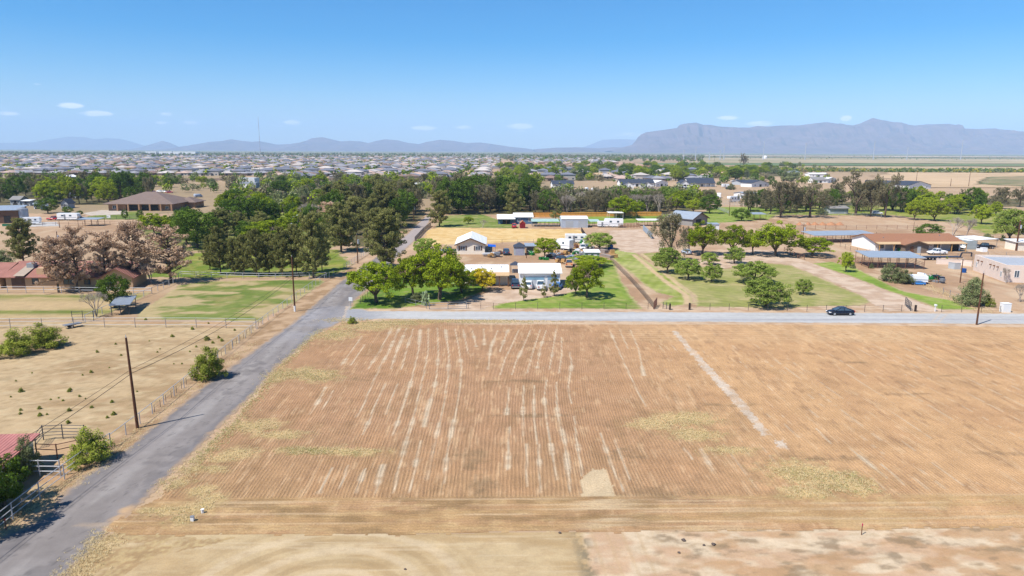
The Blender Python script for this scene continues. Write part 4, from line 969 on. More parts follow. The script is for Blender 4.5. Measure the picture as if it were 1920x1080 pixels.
# little creosotes dotted over the dry paddock: each its own plant
PT = [(361,618,9),(323,632,9),(388,638,14),(399,644,8),(410,634,8),(416,640,9),(182,661,8),(217,646,6),(227,667,6),(171,699,9),(155,704,5),(132,732,9),(95,750,5),(130,771,11),(40,735,13),(130,735,10),(38,777,8),(74,767,10),(75,780,11),(39,770,8),(88,778,6),(128,794,11),(172,765,8),(210,755,9),(213,778,12),(201,784,8),(149,744,7),(368,651,6),(356,660,5),(295,661,5),(341,683,5),(326,683,4),(257,735,5),(110,747,5),(273,600,7),(20,745,5),(300,655,4),(440,620,6),(391,607,5),(118,752,6),(160,748,4),(205,690,4),(60,700,4),(30,715,5),(280,640,4)]
PB = None
for i, (px, py, w_) in enumerate(PT):
    p = at(px, py); wd = mpp(px, py)*w_
    plant_m('creosote', p.x, p.y, wd*.75, wd, 'small dark green desert shrub dotted over the dry paddock', 'shrub', 'desert_shrub', 'small shrubs over the dry paddock')

# ---- dry grass and weeds: nobody could count the tufts
def tufts(name, label, pts, m, h=(.1, .3), seed=1):
    rng = np.random.default_rng(seed); pts = np.asarray(pts); n = len(pts)
    k = 7; P = np.repeat(pts, k, 0); N = n*k; a = rng.uniform(0, 6.28, N); hh = rng.uniform(*h, N); w_ = rng.uniform(.008, .022, N); sp = rng.uniform(.05, .22, N)
    bx = P[:, 0]+rng.uniform(-.1, .1, N); by = P[:, 1]+rng.uniform(-.1, .1, N); z0 = P[:, 2]
    dx, dy = np.cos(a), np.sin(a)
    V = np.stack([np.stack([bx-dy*w_, by+dx*w_, z0], 1), np.stack([bx+dy*w_, by-dx*w_, z0], 1), np.stack([bx+dx*sp+dy*w_*.3, by+dy*sp-dx*w_*.3, z0+hh], 1), np.stack([bx+dx*sp-dy*w_*.3, by+dy*sp+dx*w_*.3, z0+hh], 1)], 1).reshape(-1, 3)
    me = np_mesh(name, V, np.arange(N*4).reshape(-1, 4), m, {'lv': ('POINT', np.repeat(rng.uniform(0, 1, N), 4))})
    return tag(obj(name, me), label, kind='stuff')
LM['straw'] = leaf_mat('straw', (.58, .44, .24), (.80, .66, .38), .35); LM['weed'] = leaf_mat('weed', (.34, .31, .13), (.58, .52, .24), .35)
rng = np.random.default_rng(5); S1 = []; S2 = []
for cx, cy, a, b, g in GW:
    n = int(60*a*b)
    q = rng.normal(size=(n, 2))*np.array([a, b])*.62+np.array([cx, cy]); m_, _ = grassmask(q[:, 0], q[:, 1]); q = q[m_ > .3]
    for x, y in q: (S2 if rng.uniform() < g*.35 else S1).append((x, y, .012))
def along(pts, n, sd, lst, z=.01):
    w_ = W(pts)
    for i in range(n):
        k = rng.integers(len(w_)-1); t = rng.uniform(); lst.append((w_[k][0]+(w_[k+1][0]-w_[k][0])*t+rng.normal()*sd, w_[k][1]+(w_[k+1][1]-w_[k][1])*t+rng.normal()*sd, z))
along([(600,618),(525,690),(445,790),(368,868),(310,925)], 1100, .6, S1); along([(600,618),(525,690),(445,790),(368,868)], 900, .5, S2)
along([(195,1004),(170,1040),(130,1095)], 700, .7, S1); along([(640,606),(760,604),(1000,606)], 500, .4, S2)
along([(480,640),(375,720),(260,808),(190,870),(90,935),(0,1000)], 900, .6, S1)
along([(1700,520),(1760,545),(1800,565),(1850,585)], 1500, 1.0, S1)
tufts('dry_grass', 'straw coloured dry grass tufts on the field and road edges', S1, LM['straw'], (.05, .15), 1)
tufts('weeds', 'olive green weeds in patches on the plowed field and its edges', S2, LM['weed'], (.05, .15), 2)

# ---- clods and stones on the soil
def clods(name, label, n, region, m, s=(.03, .09), seed=3):
    rng = np.random.default_rng(seed); poly = W(region); xs = [p[0] for p in poly]; ys = [p[1] for p in poly]
    X = rng.uniform(max(min(xs), -60), min(max(xs), 75), n*2); Y = rng.uniform(min(ys), max(ys), n*2); k = inside(poly, X, Y); X = X[k][:n]; Y = Y[k][:n]; n = len(X)
    base = np.array([(1, 0, 0), (0, 1, 0), (-1, 0, 0), (0, -1, 0), (0, 0, .8)]); F_ = np.array([(0, 1, 4), (1, 2, 4), (2, 3, 4), (3, 0, 4)])
    sz = rng.uniform(*s, n)**1; V = base[None]*sz[:, None, None]*rng.uniform(.6, 1.3, (n, 5, 3))+np.stack([X, Y, np.full(n, .01)], 1)[:, None]
    Q = (F_[None]+np.arange(n)[:, None, None]*5).reshape(-1, 3)
    return tag(obj(name, np_mesh(name, V.reshape(-1, 3), Q, m)), label, kind='stuff')
clods('soil_clods', 'crumbly brown clods strewn over the plowed field', 26000, FIELD, mat('clod', KA(186, 148, 112), .95, var=.3), (.03, .08))
# ================================================================ BUILDINGS
GLASS = mat('window_glass', (.05, .08, .11), .08, var=.05, spec=.6)
WHITE = mat('white_paint', K(245, 243, 240, 1.3), .6, var=.04, scale=.5)
def wall(name, r, g, b, sid=True): return ribbed('wall_'+name, K(r, g, b, 1.2), 2, .25, .25, .8, var=.07) if sid else mat('wall_'+name, K(r, g, b, 1.3), .9, var=.08, scale=.7, bump=.15, bscale=12)
W_BEIGE = wall('beige', 246, 234, 214); W_BLUE = wall('blue', 88, 116, 146); W_WHITE = ribbed('wall_white', K(248, 246, 242, 1.25), 2, .25, .25, .8, var=.05); W_TAN = wall('tan', 204, 170, 132, False)
W_ADOBE = wall('adobe', 238, 218, 202, False); W_STONE = wall('stone', 176, 136, 104, False); W_BROWN = wall('brown', 120, 92, 72); W_GREY = wall('grey', 176, 180, 184)
R_WHITE = ribbed('roof_white', K(250, 248, 244, 1.3), 0, .4, .4, .45, var=.05); R_TIN = ribbed('roof_tin', K(196, 206, 216), 0, .25, .5, .4, .2, var=.1); R_TINY = ribbed('roof_galvanised', K(180, 190, 202), 1, .25, .5, .4, .25, var=.12)
R_TILE = ribbed('roof_red_tile', K(188, 130, 114), 0, .28, .8, .85, var=.14); R_BRTILE = ribbed('roof_brown_tile', K(150, 128, 116), 1, .4, .8, .85, var=.1)
R_SHING = mat('roof_brown_shingle', K(180, 128, 96), .95, var=.14, scale=3, bump=.5, bscale=6); R_TANSH = mat('roof_tan_shingle', K(232, 196, 150), .95, var=.08, scale=3)
R_DARK = mat('roof_charcoal', K(72, 80, 96), .85, var=.1, scale=2); R_GREYSH = mat('roof_grey_shingle', K(160, 156, 152), .95, var=.1, scale=2); R_RED = ribbed('roof_red_sheet', K(212, 138, 126), 1, .3, .5, .6, var=.22)
WOOD = mat('brown_wood', K(140, 96, 66), .9, var=.25, scale=3); WOODL = mat('pale_wood', K(224, 176, 112), .9, var=.2, scale=3); TRIM = mat('brown_trim', K(128, 100, 82), .8); OPENING_SHADE = mat('opening_shade', (.03, .03, .03), .9)  # last one: shade inside open bays and doorways, painted as flat near-black
RUST = mat('rusty_pipe', K(140, 96, 80), .8, var=.25, scale=4); PIPEW = mat('white_pipe', K(218, 218, 220), .5, var=.06, scale=2); STEEL = mat('grey_steel', K(168, 172, 178), .5, .3, var=.1)

def frame_of(pl, pr):
    a, b = at(*pl), at(*pr); d = b-a; return (a+b)/2, d.length, math.atan2(d.y, d.x)
def house(name, label, pl, pr, depth, wh, rise, wm, rm, roof='gx', ov=.5, wins=(), doors=(), cat='house', group=None, winm=None, posts=None, chim=None, porch=None, trim=None, doorm=None, vents=0, loc=None):
    """pl, pr: photo pixels of the two front corners on the ground"""
    if loc: c, wd, rz = loc
    else: c, wd, rz = frame_of(pl, pr)
    t = thing(name, label, cat, c, rz, group); w2 = wd/2; b = MB()
    if roof == 'gx':
        P = [(0, 0), (depth, 0), (depth, wh), (depth/2, wh+rise), (0, wh)]
        b.add([(-w2, y, z) for y, z in P]+[(w2, y, z) for y, z in P], [(0, 1, 2, 3, 4), (9, 8, 7, 6, 5)]+[(i, i+5, (i+1) % 5+5, (i+1) % 5) for i in range(5)])
    elif roof == 'gy':
        P = [(-w2, 0), (w2, 0), (w2, wh), (0, wh+rise), (-w2, wh)]
        b.prism(P, 0, depth)
    elif roof == 'flat': b.box(0, depth/2, 0, wd, depth, wh); b.box(0, .12, wh, wd, .24, rise); b.box(0, depth-.12, wh, wd, .24, rise); b.box(-w2+.12, depth/2, wh, .24, depth-.48, rise); b.box(w2-.12, depth/2, wh, .24, depth-.48, rise)
    elif roof == 'shed':
        P = [(0, 0), (depth, 0), (depth, wh+rise), (0, wh)]
        b.add([(-w2, y, z) for y, z in P]+[(w2, y, z) for y, z in P], [(0, 1, 2, 3), (7, 6, 5, 4)]+[(i, i+4, (i+1) % 4+4, (i+1) % 4) for i in range(4)])
    else: b.box(0, depth/2, 0, wd, depth, wh)
    b.build('wall', wm, t)
    r = MB(); e = .16; k = rise/(depth/2) if roof == 'gx' else rise/w2
    if roof == 'gx':
        for y0, y1 in ((-ov, depth/2), (depth+ov, depth/2)):
            z0 = wh-k*ov+.02; z1 = wh+rise+.02
            r.slab([(-w2-ov, y0, z0+e), (w2+ov, y0, z0+e), (w2+ov, y1, z1+e), (-w2-ov, y1, z1+e)], e)
    elif roof == 'gy':
        for x0 in (-w2-ov, w2+ov):
            z0 = wh-k*ov+.02; z1 = wh+rise+.02
            r.slab([(x0, -ov, z0+e), (x0, depth+ov, z0+e), (0, depth+ov, z1+e), (0, -ov, z1+e)], e)
    elif roof == 'hip':
        h_ = min(w2, depth/2)*.98; X_ = w2+ov; Y0, Y1 = -ov, depth+ov; ym = depth/2
        if w2 > depth/2: A, B_ = (-w2+h_, ym), (w2-h_, ym)
        else: A, B_ = (0, h_), (0, depth-h_)
        z1 = wh+rise
        V = [(-X_, Y0, wh), (X_, Y0, wh), (X_, Y1, wh), (-X_, Y1, wh), (A[0], A[1], z1), (B_[0], B_[1], z1)]
        V += [(x, y, z-.14) for x, y, z in V[:4]]
        fs = [(0, 1, 5, 4), (1, 2, 5), (2, 3, 4, 5), (3, 0, 4)] if w2 > depth/2 else [(0, 1, 4), (1, 2, 5, 4), (2, 3, 5), (3, 0, 4, 5)]
        r.add(V, fs+[(6, 9, 8, 7), (0, 6, 7, 1), (1, 7, 8, 2), (2, 8, 9, 3), (3, 9, 6, 0)])
    elif roof == 'shed': r.slab([(-w2-ov, -ov, wh-rise/depth*ov+.02+e), (w2+ov, -ov, wh-rise/depth*ov+.02+e), (w2+ov, depth+ov, wh+rise+rise/depth*ov+.02+e), (-w2-ov, depth+ov, wh+rise+rise/depth*ov+.02+e)], e)
    elif roof == 'flat': r.box(0, depth/2, wh+.01, wd-.5, depth-.5, .1)
    ro = r.build('roof', rm, t)
    for i in range(vents):
        yv = depth*(.22+.12*(i % 2)); z = wh+k*yv if roof == 'gx' else wh+.2
        MB().cyl((-w2*.7+i*wd*.7/max(1, vents-1), yv, z-.1), (-w2*.7+i*wd*.7/max(1, vents-1), yv, z+.5), .13).build('vent_pipe', STEEL, ro)
    if chim: MB().box(chim[0]*w2, chim[1]*depth, wh, chim[2], chim[2], rise+chim[3]).build('chimney', wm, ro)
    def place(s, u, z, w_, h_, y_=0):
        if s == 'f': return lambda a, o, zz: ((u-.5)*wd+a, -o, zz), 0
        if s == 'l': return lambda a, o, zz: (-w2-o, depth*u-a, zz), 0
        return lambda a, o, zz: (w2+o, depth*u+a, zz), 0
    def rect(bm_, fn, w_, z0, h_, o0, o1):
        P = [fn(-w_/2, o0, z0), fn(w_/2, o0, z0), fn(w_/2, o0, z0+h_), fn(-w_/2, o0, z0+h_), fn(-w_/2, o1, z0), fn(w_/2, o1, z0), fn(w_/2, o1, z0+h_), fn(-w_/2, o1, z0+h_)]
        bm_.add(P, [(0, 1, 2, 3), (7, 6, 5, 4), (0, 4, 5, 1), (1, 5, 6, 2), (2, 6, 7, 3), (3, 7, 4, 0)])
    for wn in wins:
        s, u, z, w_, h_ = wn[:5]; fn, _ = place(s, u, z, w_, h_)
        f = MB(); q = .09
        for aa, z0, ww, hh in ((0, z, w_, q), (0, z+h_-q, w_, q)): rect(f, lambda a, o, zz, aa=aa: fn(a+aa, o, zz), ww, z0, hh, -.02, .06)
        for aa in (-w_/2+q/2, 0, w_/2-q/2): rect(f, lambda a, o, zz, aa=aa: fn(a+aa, o, zz), q, z+q, h_-2*q, -.02, .06)
        fo = f.build('window', winm or WHITE, t)
        p = MB(); rect(p, fn, w_-q, z+q/2, h_-q, -.02, .025); p.build('pane', GLASS, fo)
        if len(wn) > 5:
            for sg in (-1, 1):
                sh_ = MB(); rect(sh_, lambda a, o, zz: fn(a+sg*(w_/2+.25), o, zz), .4, z, h_, -.02, .05); sh_.build('shutter', TRIM, t)
    for dn in doors:
        s, u, w_, h_ = dn[:4]; dm = dn[4] if len(dn) > 4 else (doorm or WOOD); fn, _ = place(s, u, 0, w_, h_)
        d = MB(); rect(d, fn, w_, .02, h_, -.02, .035); do = d.build('door', dm, t)  # near-black panels here paint the shade of an opening
        if w_ < 1.6: kb = MB(); rect(kb, lambda a, o, zz: fn(a+w_*.35, o, zz), .08, 1, .12, .03, .09); kb.build('handle', STEEL, do)
        elif len(dn) > 5:
            gl = MB(); rect(gl, fn, w_*.92, h_*.72, h_*.22, .03, .05); gl.build('window_panel', mat('tinted_panel', K(150, 190, 214), .25), do)
    if porch:    # (height, reach, roof material, post count, post material)
        ph, rc_, pm, npst, pmt = porch[:5]; x0, x1 = (porch[5] if len(porch) > 5 else (0, 1))
        xa, xb = (x0-.5)*wd-(.3 if x0 == 0 else 0), (x1-.5)*wd+(.3 if x1 == 1 else 0)
        MB().slab([(xa, -rc_, ph), (xb, -rc_, ph), (xb, -.01, ph+.4), (xa, -.01, ph+.4)], .14).build('porch_roof', pm, t)
        for i in range(npst):
            MB().box(xa+.25+(xb-xa-.5)*i/(npst-1), -rc_+.25, 0, .2, .2, ph-.12).build('post', pmt, t)
    if trim:
        tb = MB()
        if roof == 'gy':
            for sg in (-1, 1): tb.bar((sg*(w2+ov), -ov-.06, wh-k*ov), (0, -ov-.06, wh+rise), .1, .35)
        tb.build('gable_trim', trim, t)
    return t

def canopy(name, label, pl, pr, depth, hf, hb, rm, pm, nx=4, ny=2, cat='shelter', rails=0, group=None, thick=.12, gutter=None):
    c, wd, rz = frame_of(pl, pr); t = thing(name, label, cat, c, rz, group); w2 = wd/2
    MB().slab([(-w2-.3, -.3, hf+thick), (w2+.3, -.3, hf+thick), (w2+.3, depth+.3, hb+thick), (-w2-.3, depth+.3, hb+thick)], thick).build('roof', rm, t)
    for i in range(nx):
        for j in range(ny):
            x = -w2+wd*i/(nx-1); y = depth*j/max(1, ny-1); MB().cyl((x, y, 0), (x, y, hf+(hb-hf)*j/max(1, ny-1)-.01), .07, n=6).build('post', pm, t)
    if rails:
        for k in range(rails):
            z = .4+k*.4; b = MB()
            for y in (0, depth): b.bar((-w2, y, z), (w2, y, z), .06)
            for x in (-w2, w2): b.bar((x, 0, z+.07), (x, depth, z+.07), .06)
            b.build('rail', pm, t)
    return t

# ---- front rank of properties
t = house('tiled_house', 'long house with a red tile roof behind the brown dying pines', (13, 541), (190, 541), 12, 2.7, 2.3, W_TAN, R_TILE, 'gx', .7,
      wins=[('f', .31, .9, 1.4, 1.5), ('f', .66, .9, 2.2, 1.3), ('f', .86, .9, 1.4, 1.2)], doors=[('f', .13, 2.9, 2.3, TRIM)], winm=TRIM, chim=(-.28, .1, 1.6, -.6))
b = MB().box(-6.4, 3.4, 3.6, 1.5, 1.4, 1.5); b.build('cooler_unit', mat('cooler_grey', K(176, 180, 184), .6), t)
b = MB().slab([(-7.9, -.9, 2.95), (-5.6, -.9, 2.95), (-5.6, 4.2, 4.62), (-7.9, 4.2, 4.62)], .05); b.build('pale_roof_panel', mat('pale_panel', K(196, 176, 156), .9), t)
house('tiled_house', 'gabled front wing with red tiles at the right end of the long red roofed house', (190, 543), (250, 541), 10, 2.6, 1.9, W_TAN, R_TILE, 'gy', .6, wins=[('f', .3, .9, 1.5, 1.2)], doors=[('f', .7, 1, 2.1)], winm=TRIM)
house('tiled_house', 'red tiled roof cut off by the left edge beside the lawn', (-60, 540), (2, 541), 10, 2.6, 2.2, W_TAN, R_TILE, 'gx', .6, wins=[('f', .7, .9, 1.4, 1.2)], winm=TRIM)
house('carport_house', 'low beige house with white roof and brown porch posts beside the white garage', (872, 534), (952, 534), 11, 2.7, .7, W_BEIGE, R_WHITE, 'gx', .3,
      wins=[('f', .25, .9, 1.3, 1.1)], doors=[('f', .62, 1.8, 2.1, OPENING_SHADE)], porch=(2.55, 2.4, R_TANSH, 6, WOOD), vents=4)
house('garage', 'white metal garage with two roll up doors behind the young conifers', (975, 541), (1050, 541), 9, 3.5, 1.3, W_WHITE, R_WHITE, 'gx', .4,
      doors=[('f', .36, 4.6, 2.75, mat('door_white', K(228, 234, 242), .5), 1), ('f', .82, 2.5, 2.75, mat('door_white', K(228, 234, 242), .5), 1)], cat='garage', trim=None)
house('mobile_home', 'beige gabled mobile home with brown shutters and white roof', (856, 477), (909, 477), 16, 3.0, 1.75, W_BEIGE, R_WHITE, 'gy', .55,
      wins=[('f', .22, 1.2, 1.5, 1.3, 1), ('f', .76, 1.2, 1.5, 1.3, 1)], trim=TRIM)
house('shed', 'small grey shed with pale double doors and a dark hip roof', (964, 479), (984, 479), 4.0, 2.5, 1.1, W_GREY, R_DARK, 'hip', .2, doors=[('f', .5, 2.2, 2.1, mat('door_lilac', K(196, 196, 214), .6))], cat='shed')
house('lean_to', 'low open lean-to with a pale roof right of the grey shed', (985, 474), (1003, 474), 4, 1.9, .3, W_TAN, R_TIN, 'shed', .2, doors=[('f', .5, 2, 1.6, OPENING_SHADE)], cat='shed')
house('blue_house', 'blue sided house with a white roof beyond the golden field', (965, 420), (998, 420), 9, 2.9, 1.2, W_BLUE, R_WHITE, 'gx', .5, wins=[('f', .25, 1, 1.3, 1.3), ('f', .86, 1, 1.2, 1.4)], porch=None)
house('blue_house', 'porch wing with a wavy white roof at the left of the blue house', (934, 420), (964.5, 420), 8, 2.5, 1.0, W_BLUE, R_WHITE, 'gx', .5, doors=[('f', .5, 3, 2.2, OPENING_SHADE)], porch=(2.3, 2, R_WHITE, 3, TRIM))
house('red_shed', 'little red barn shed with rounded tan roof on the golden field edge', (975, 428), (985, 428), 3, 1.9, .9, mat('wall_red', K(176, 30, 44), .7), mat('roof_clay', K(214, 140, 104), .8), 'gy', .15, doors=[('f', .5, 1.5, 1.8, mat('door_red', K(150, 24, 38), .6))], cat='shed')
canopy('livestock_shelter', 'long low shelter with pale green sheet roof right of the red barn shed', (998, 425), (1047, 425), 5, 2.0, 2.6, ribbed('roof_pale_green', K(196, 226, 214), 0, .3, .4), STEEL, 7, 2, rails=2)
house('metal_shed', 'white ribbed metal shed on the far side of the golden field', (1053, 427), (1102, 427), 8, 3.4, .8, ribbed('wall_whitemetal', K(214, 224, 238), 0, .4, .5, .5), R_WHITE, 'gx', .15, doors=[('f', .3, 3, 2.7, W_GREY), ('f', .8, 3.4, 2.8, W_GREY)], cat='shed')
canopy('shelter', 'short green roofed shelter between the white metal shed and the campers', (1106, 425), (1123, 425), 4, 2.0, 2.5, ribbed('roof_pale_green', K(196, 226, 214), 0, .3, .4), RUST, 3, 2, rails=2)
canopy('patio_cover', 'thin white patio roof floating above the lawn before the orange fence', (1142, 411), (1168, 411), 5, 2.7, 2.9, R_WHITE, WHITE, 3, 2)
canopy('shelter', 'long narrow white roofed shelter over the end of the dirt lot', (1197, 424), (1240, 424), 4, 2.3, 2.5, R_WHITE, RUST, 5, 2, rails=2)
house('barn', 'grey metal barn with open gable half hidden by the ragged eucalyptus', (1298, 424), (1326, 421), 12, 2.9, 2.3, wall('barn_grey', 150, 146, 140), R_TIN, 'gy', .6, doors=[('f', .4, 3.6, 2.5, OPENING_SHADE)], cat='barn', trim=TRIM)
house('container', 'small white cabin with a flat roof beside the mesquite row', (1330, 432), (1348, 432), 3, 2.2, .3, W_WHITE, R_TIN, 'shed', .2, wins=[('f', .5, 1, 1.2, .7)], cat='cabin')
canopy('shade_roof', 'pale blue roofed shelter on the lawn right of the round olive tree', (1412, 413), (1436, 413), 6, 2.6, 2.9, R_TIN, WOOD, 3, 2, rails=2)
house('green_shed', 'narrow white roofed shed with green and white patterned front', (1097, 487), (1124, 487), 3.4, 2.0, .3, ribbed('wall_pattern', K(150, 190, 168), 0, .9, .8), R_WHITE, 'shed', .25, doors=[('f', .3, .9, 1.6, WHITE), ('f', .7, 1.0, 1.5, WHITE)], cat='shed')
# ---- right side
house('ranch_house', 'long white ranch house with brown shingle roof and deep porch', (1640, 471), (1800, 470), 13, 2.8, 1.7, W_WHITE, R_SHING, 'gx', .6,
      wins=[('f', .07, .9, 1.6, 1.4), ('f', .27, .9, 2, 1.5), ('f', .57, .9, 1.4, 1.2), ('f', .72, .9, 2, 1.2)], doors=[('f', .36, 1.1, 2.1), ('f', .93, 2.8, 2.2, OPENING_SHADE), ('f', .16, 2.2, 2.2, W_GREY), ('f', .83, 3, 2.1, W_GREY)], porch=(2.55, 2.6, R_TANSH, 7, WOODL), winm=TRIM, vents=2)
house('porch_gable', 'low brown entrance gable on the front of the long ranch house', (1696, 474.5), (1740, 474.5), 6, 2.5, 1.1, mat('recess_wall', K(150, 132, 116), .9), R_SHING, 'gy', .5, doors=[('f', .3, 1.1, 2), ('f', .6, 1.1, 2, W_GREY)], trim=TRIM, cat='porch')
canopy('corral_shelter', 'open corral with rusty pipe rails under a grey sheet metal roof', (1628, 503), (1732, 505), 9, 2.9, 3.3, R_TIN, RUST, 7, 3, rails=4)
canopy('long_shelter', 'long bluish sheet metal shelter behind the ranch house', (1527, 456), (1643, 454), 8, 2.5, 3.0, R_TIN, RUST, 8, 2, rails=2)
canopy('pipe_pen', 'roofless rusty pipe pens to the right of the long bluish shelter', (1650, 455), (1706, 452), 14, 1.6, 1.6, RUST, RUST, 5, 3, rails=3, thick=.02, cat='pen').children
t = bpy.data.objects[[o.name for o in bpy.data.objects if o.name.startswith('pipe_pen')][-1]]
for ch in list(t.children):
    if ch.name.startswith('roof'): bpy.data.objects.remove(ch)
t = house('adobe_house', 'flat roofed pink adobe house at the right edge', (1883, 529), (1990, 533), 17, 3.6, .5, W_ADOBE, mat('flat_roof', K(190, 196, 204), .9), 'flat', 0, wins=[('f', .20, 1.2, 1.1, 1.7), ('l', .9, 1.2, .8, 1.2), ('l', .12, 1.0, .9, 1.3)])
for u in (.3, .38, .48, .75, .85):
    pass
for i, u in enumerate((.22, .33, .44, .72, .84)): MB().box(-frame_of((1883, 529), (1990, 533))[1]/2-.2, 17*u, 2.9, .5, .25, .25).build('roof_beam', WOOD, t)
canopy('carport', 'white flat carport on a pale block wall beside the ranch house', (1831, 466), (1868, 464), 8, 2.7, 2.8, R_WHITE, STEEL, 2, 2)
house('block_wall', 'pale block store room under the left end of the white carport', (1812, 468), (1830, 468), 7, 2.6, .2, ribbed('wall_block', K(196, 206, 206), 2, .4, .5), R_WHITE, 'flat', .1, cat='store room')
house('shed', 'pale shed cut by the right edge behind the thick power pole', (1905, 470), (1960, 470), 5, 2.6, .3, W_BEIGE, R_WHITE, 'shed', .4, cat='shed')
house('grey_shed', 'grey roofed shed in the dark shade between the brown eucalyptus trees', (1556, 401), (1590, 401), 8, 2.7, .9, W_GREY, R_GREYSH, 'gx', .6, doors=[('f', .5, 5, 2.1, ribbed('door_pale', K(180, 190, 204), 0, .5, .5))], cat='shed')
# ---- left side
t = house('hip_roof_house', 'large house with wide brown hip roof and shaded arcade', (204, 395), (322, 395), 26, 3.4, 5.2, W_STONE, R_BRTILE, 'hip', 2.0, wins=[('f', .1, .8, 2, 1.8), ('f', .93, .8, 1.6, 1.4)], doors=[('f', .38, 6, 2.9, OPENING_SHADE), ('f', .66, 8, 2.9, OPENING_SHADE)])
for i in range(6): MB().box(-10+i*5.2, -1.7, 0, .7, .7, 3.3).build('column', W_STONE, t)
house('hip_roof_house', 'smaller brown hip roofed wing right of the large arcade house', (330, 390), (366, 390), 12, 3.0, 2.4, W_STONE, R_BRTILE, 'hip', .9, wins=[('f', .5, .9, 1.5, 1.3)])
house('barn', 'brown barn with pale metal roof at the left edge', (-40, 420), (36, 418), 12, 5.2, 1.0, W_BROWN, R_TIN, 'shed', .5, doors=[('f', .72, 2.4, 3.0, OPENING_SHADE)], cat='barn')
t = thing('water_tank', 'shiny galvanised water tank against the brown barn', 'tank', at(45, 417)); MB().cyl((0, 0, 0), (0, 0, 5.6), 2.0, n=20).build('tank', ribbed('tank_steel', K(200, 212, 226), 2, .5, .6, .35, .5), t); MB().cyl((0, 0, 5.6), (0, 0, 6.4), 2.05, .3, n=20).build('lid', STEEL, t)
canopy('shade_roof', 'small slanted metal shade roof by the dark round tree', (210, 592), (243, 590), 6, 1.9, 2.25, R_TINY, mat('dark_steel', K(80, 84, 92), .6), 3, 2)
_q = at(0, 868, 2.7); _p = at(64, 812, 2.7); _a = _p+(_q-_p)*2.2; _d = _p-_a
t = house('red_roof_shed', 'shed with a faded red sheet roof at the lower left edge', None, None, 6.5, 2.5, .35, wall('white2', 220, 214, 206), R_RED, 'shed', .5, doors=[('f', .6, 1, 2)], cat='shed', loc=(Vector(((_a.x+_p.x)/2, (_a.y+_p.y)/2, 0)), _d.length-1.0, math.atan2(_d.y, _d.x)))
canopy('hay_shelter', 'open pipe frame shelter in the far left paddock', (147, 424), (184, 424), 5, 2.6, 2.8, R_TIN, RUST, 4, 2)
house('white_barn', 'tall white flat walled barn beyond the far bright tree', (448, 350), (478, 350), 14, 6.5, .4, W_WHITE, R_TIN, 'flat', 0, doors=[('f', .5, 4, 4, W_GREY)], cat='barn')
house('white_barn', 'lower grey annex in front of the tall white flat walled barn', (451, 353), (480, 353), 10, 4, .4, W_GREY, R_TIN, 'flat', 0, doors=[('f', .3, 3, 3, W_WHITE)], cat='barn')
house('pavilion', 'white pitched pavilion roof above the left tree belt', (117, 338), (145, 337), 12, 3, 1.8, W_WHITE, R_WHITE, 'gx', .6, doors=[('f', .5, 8, 2.4, OPENING_SHADE)], cat='pavilion')
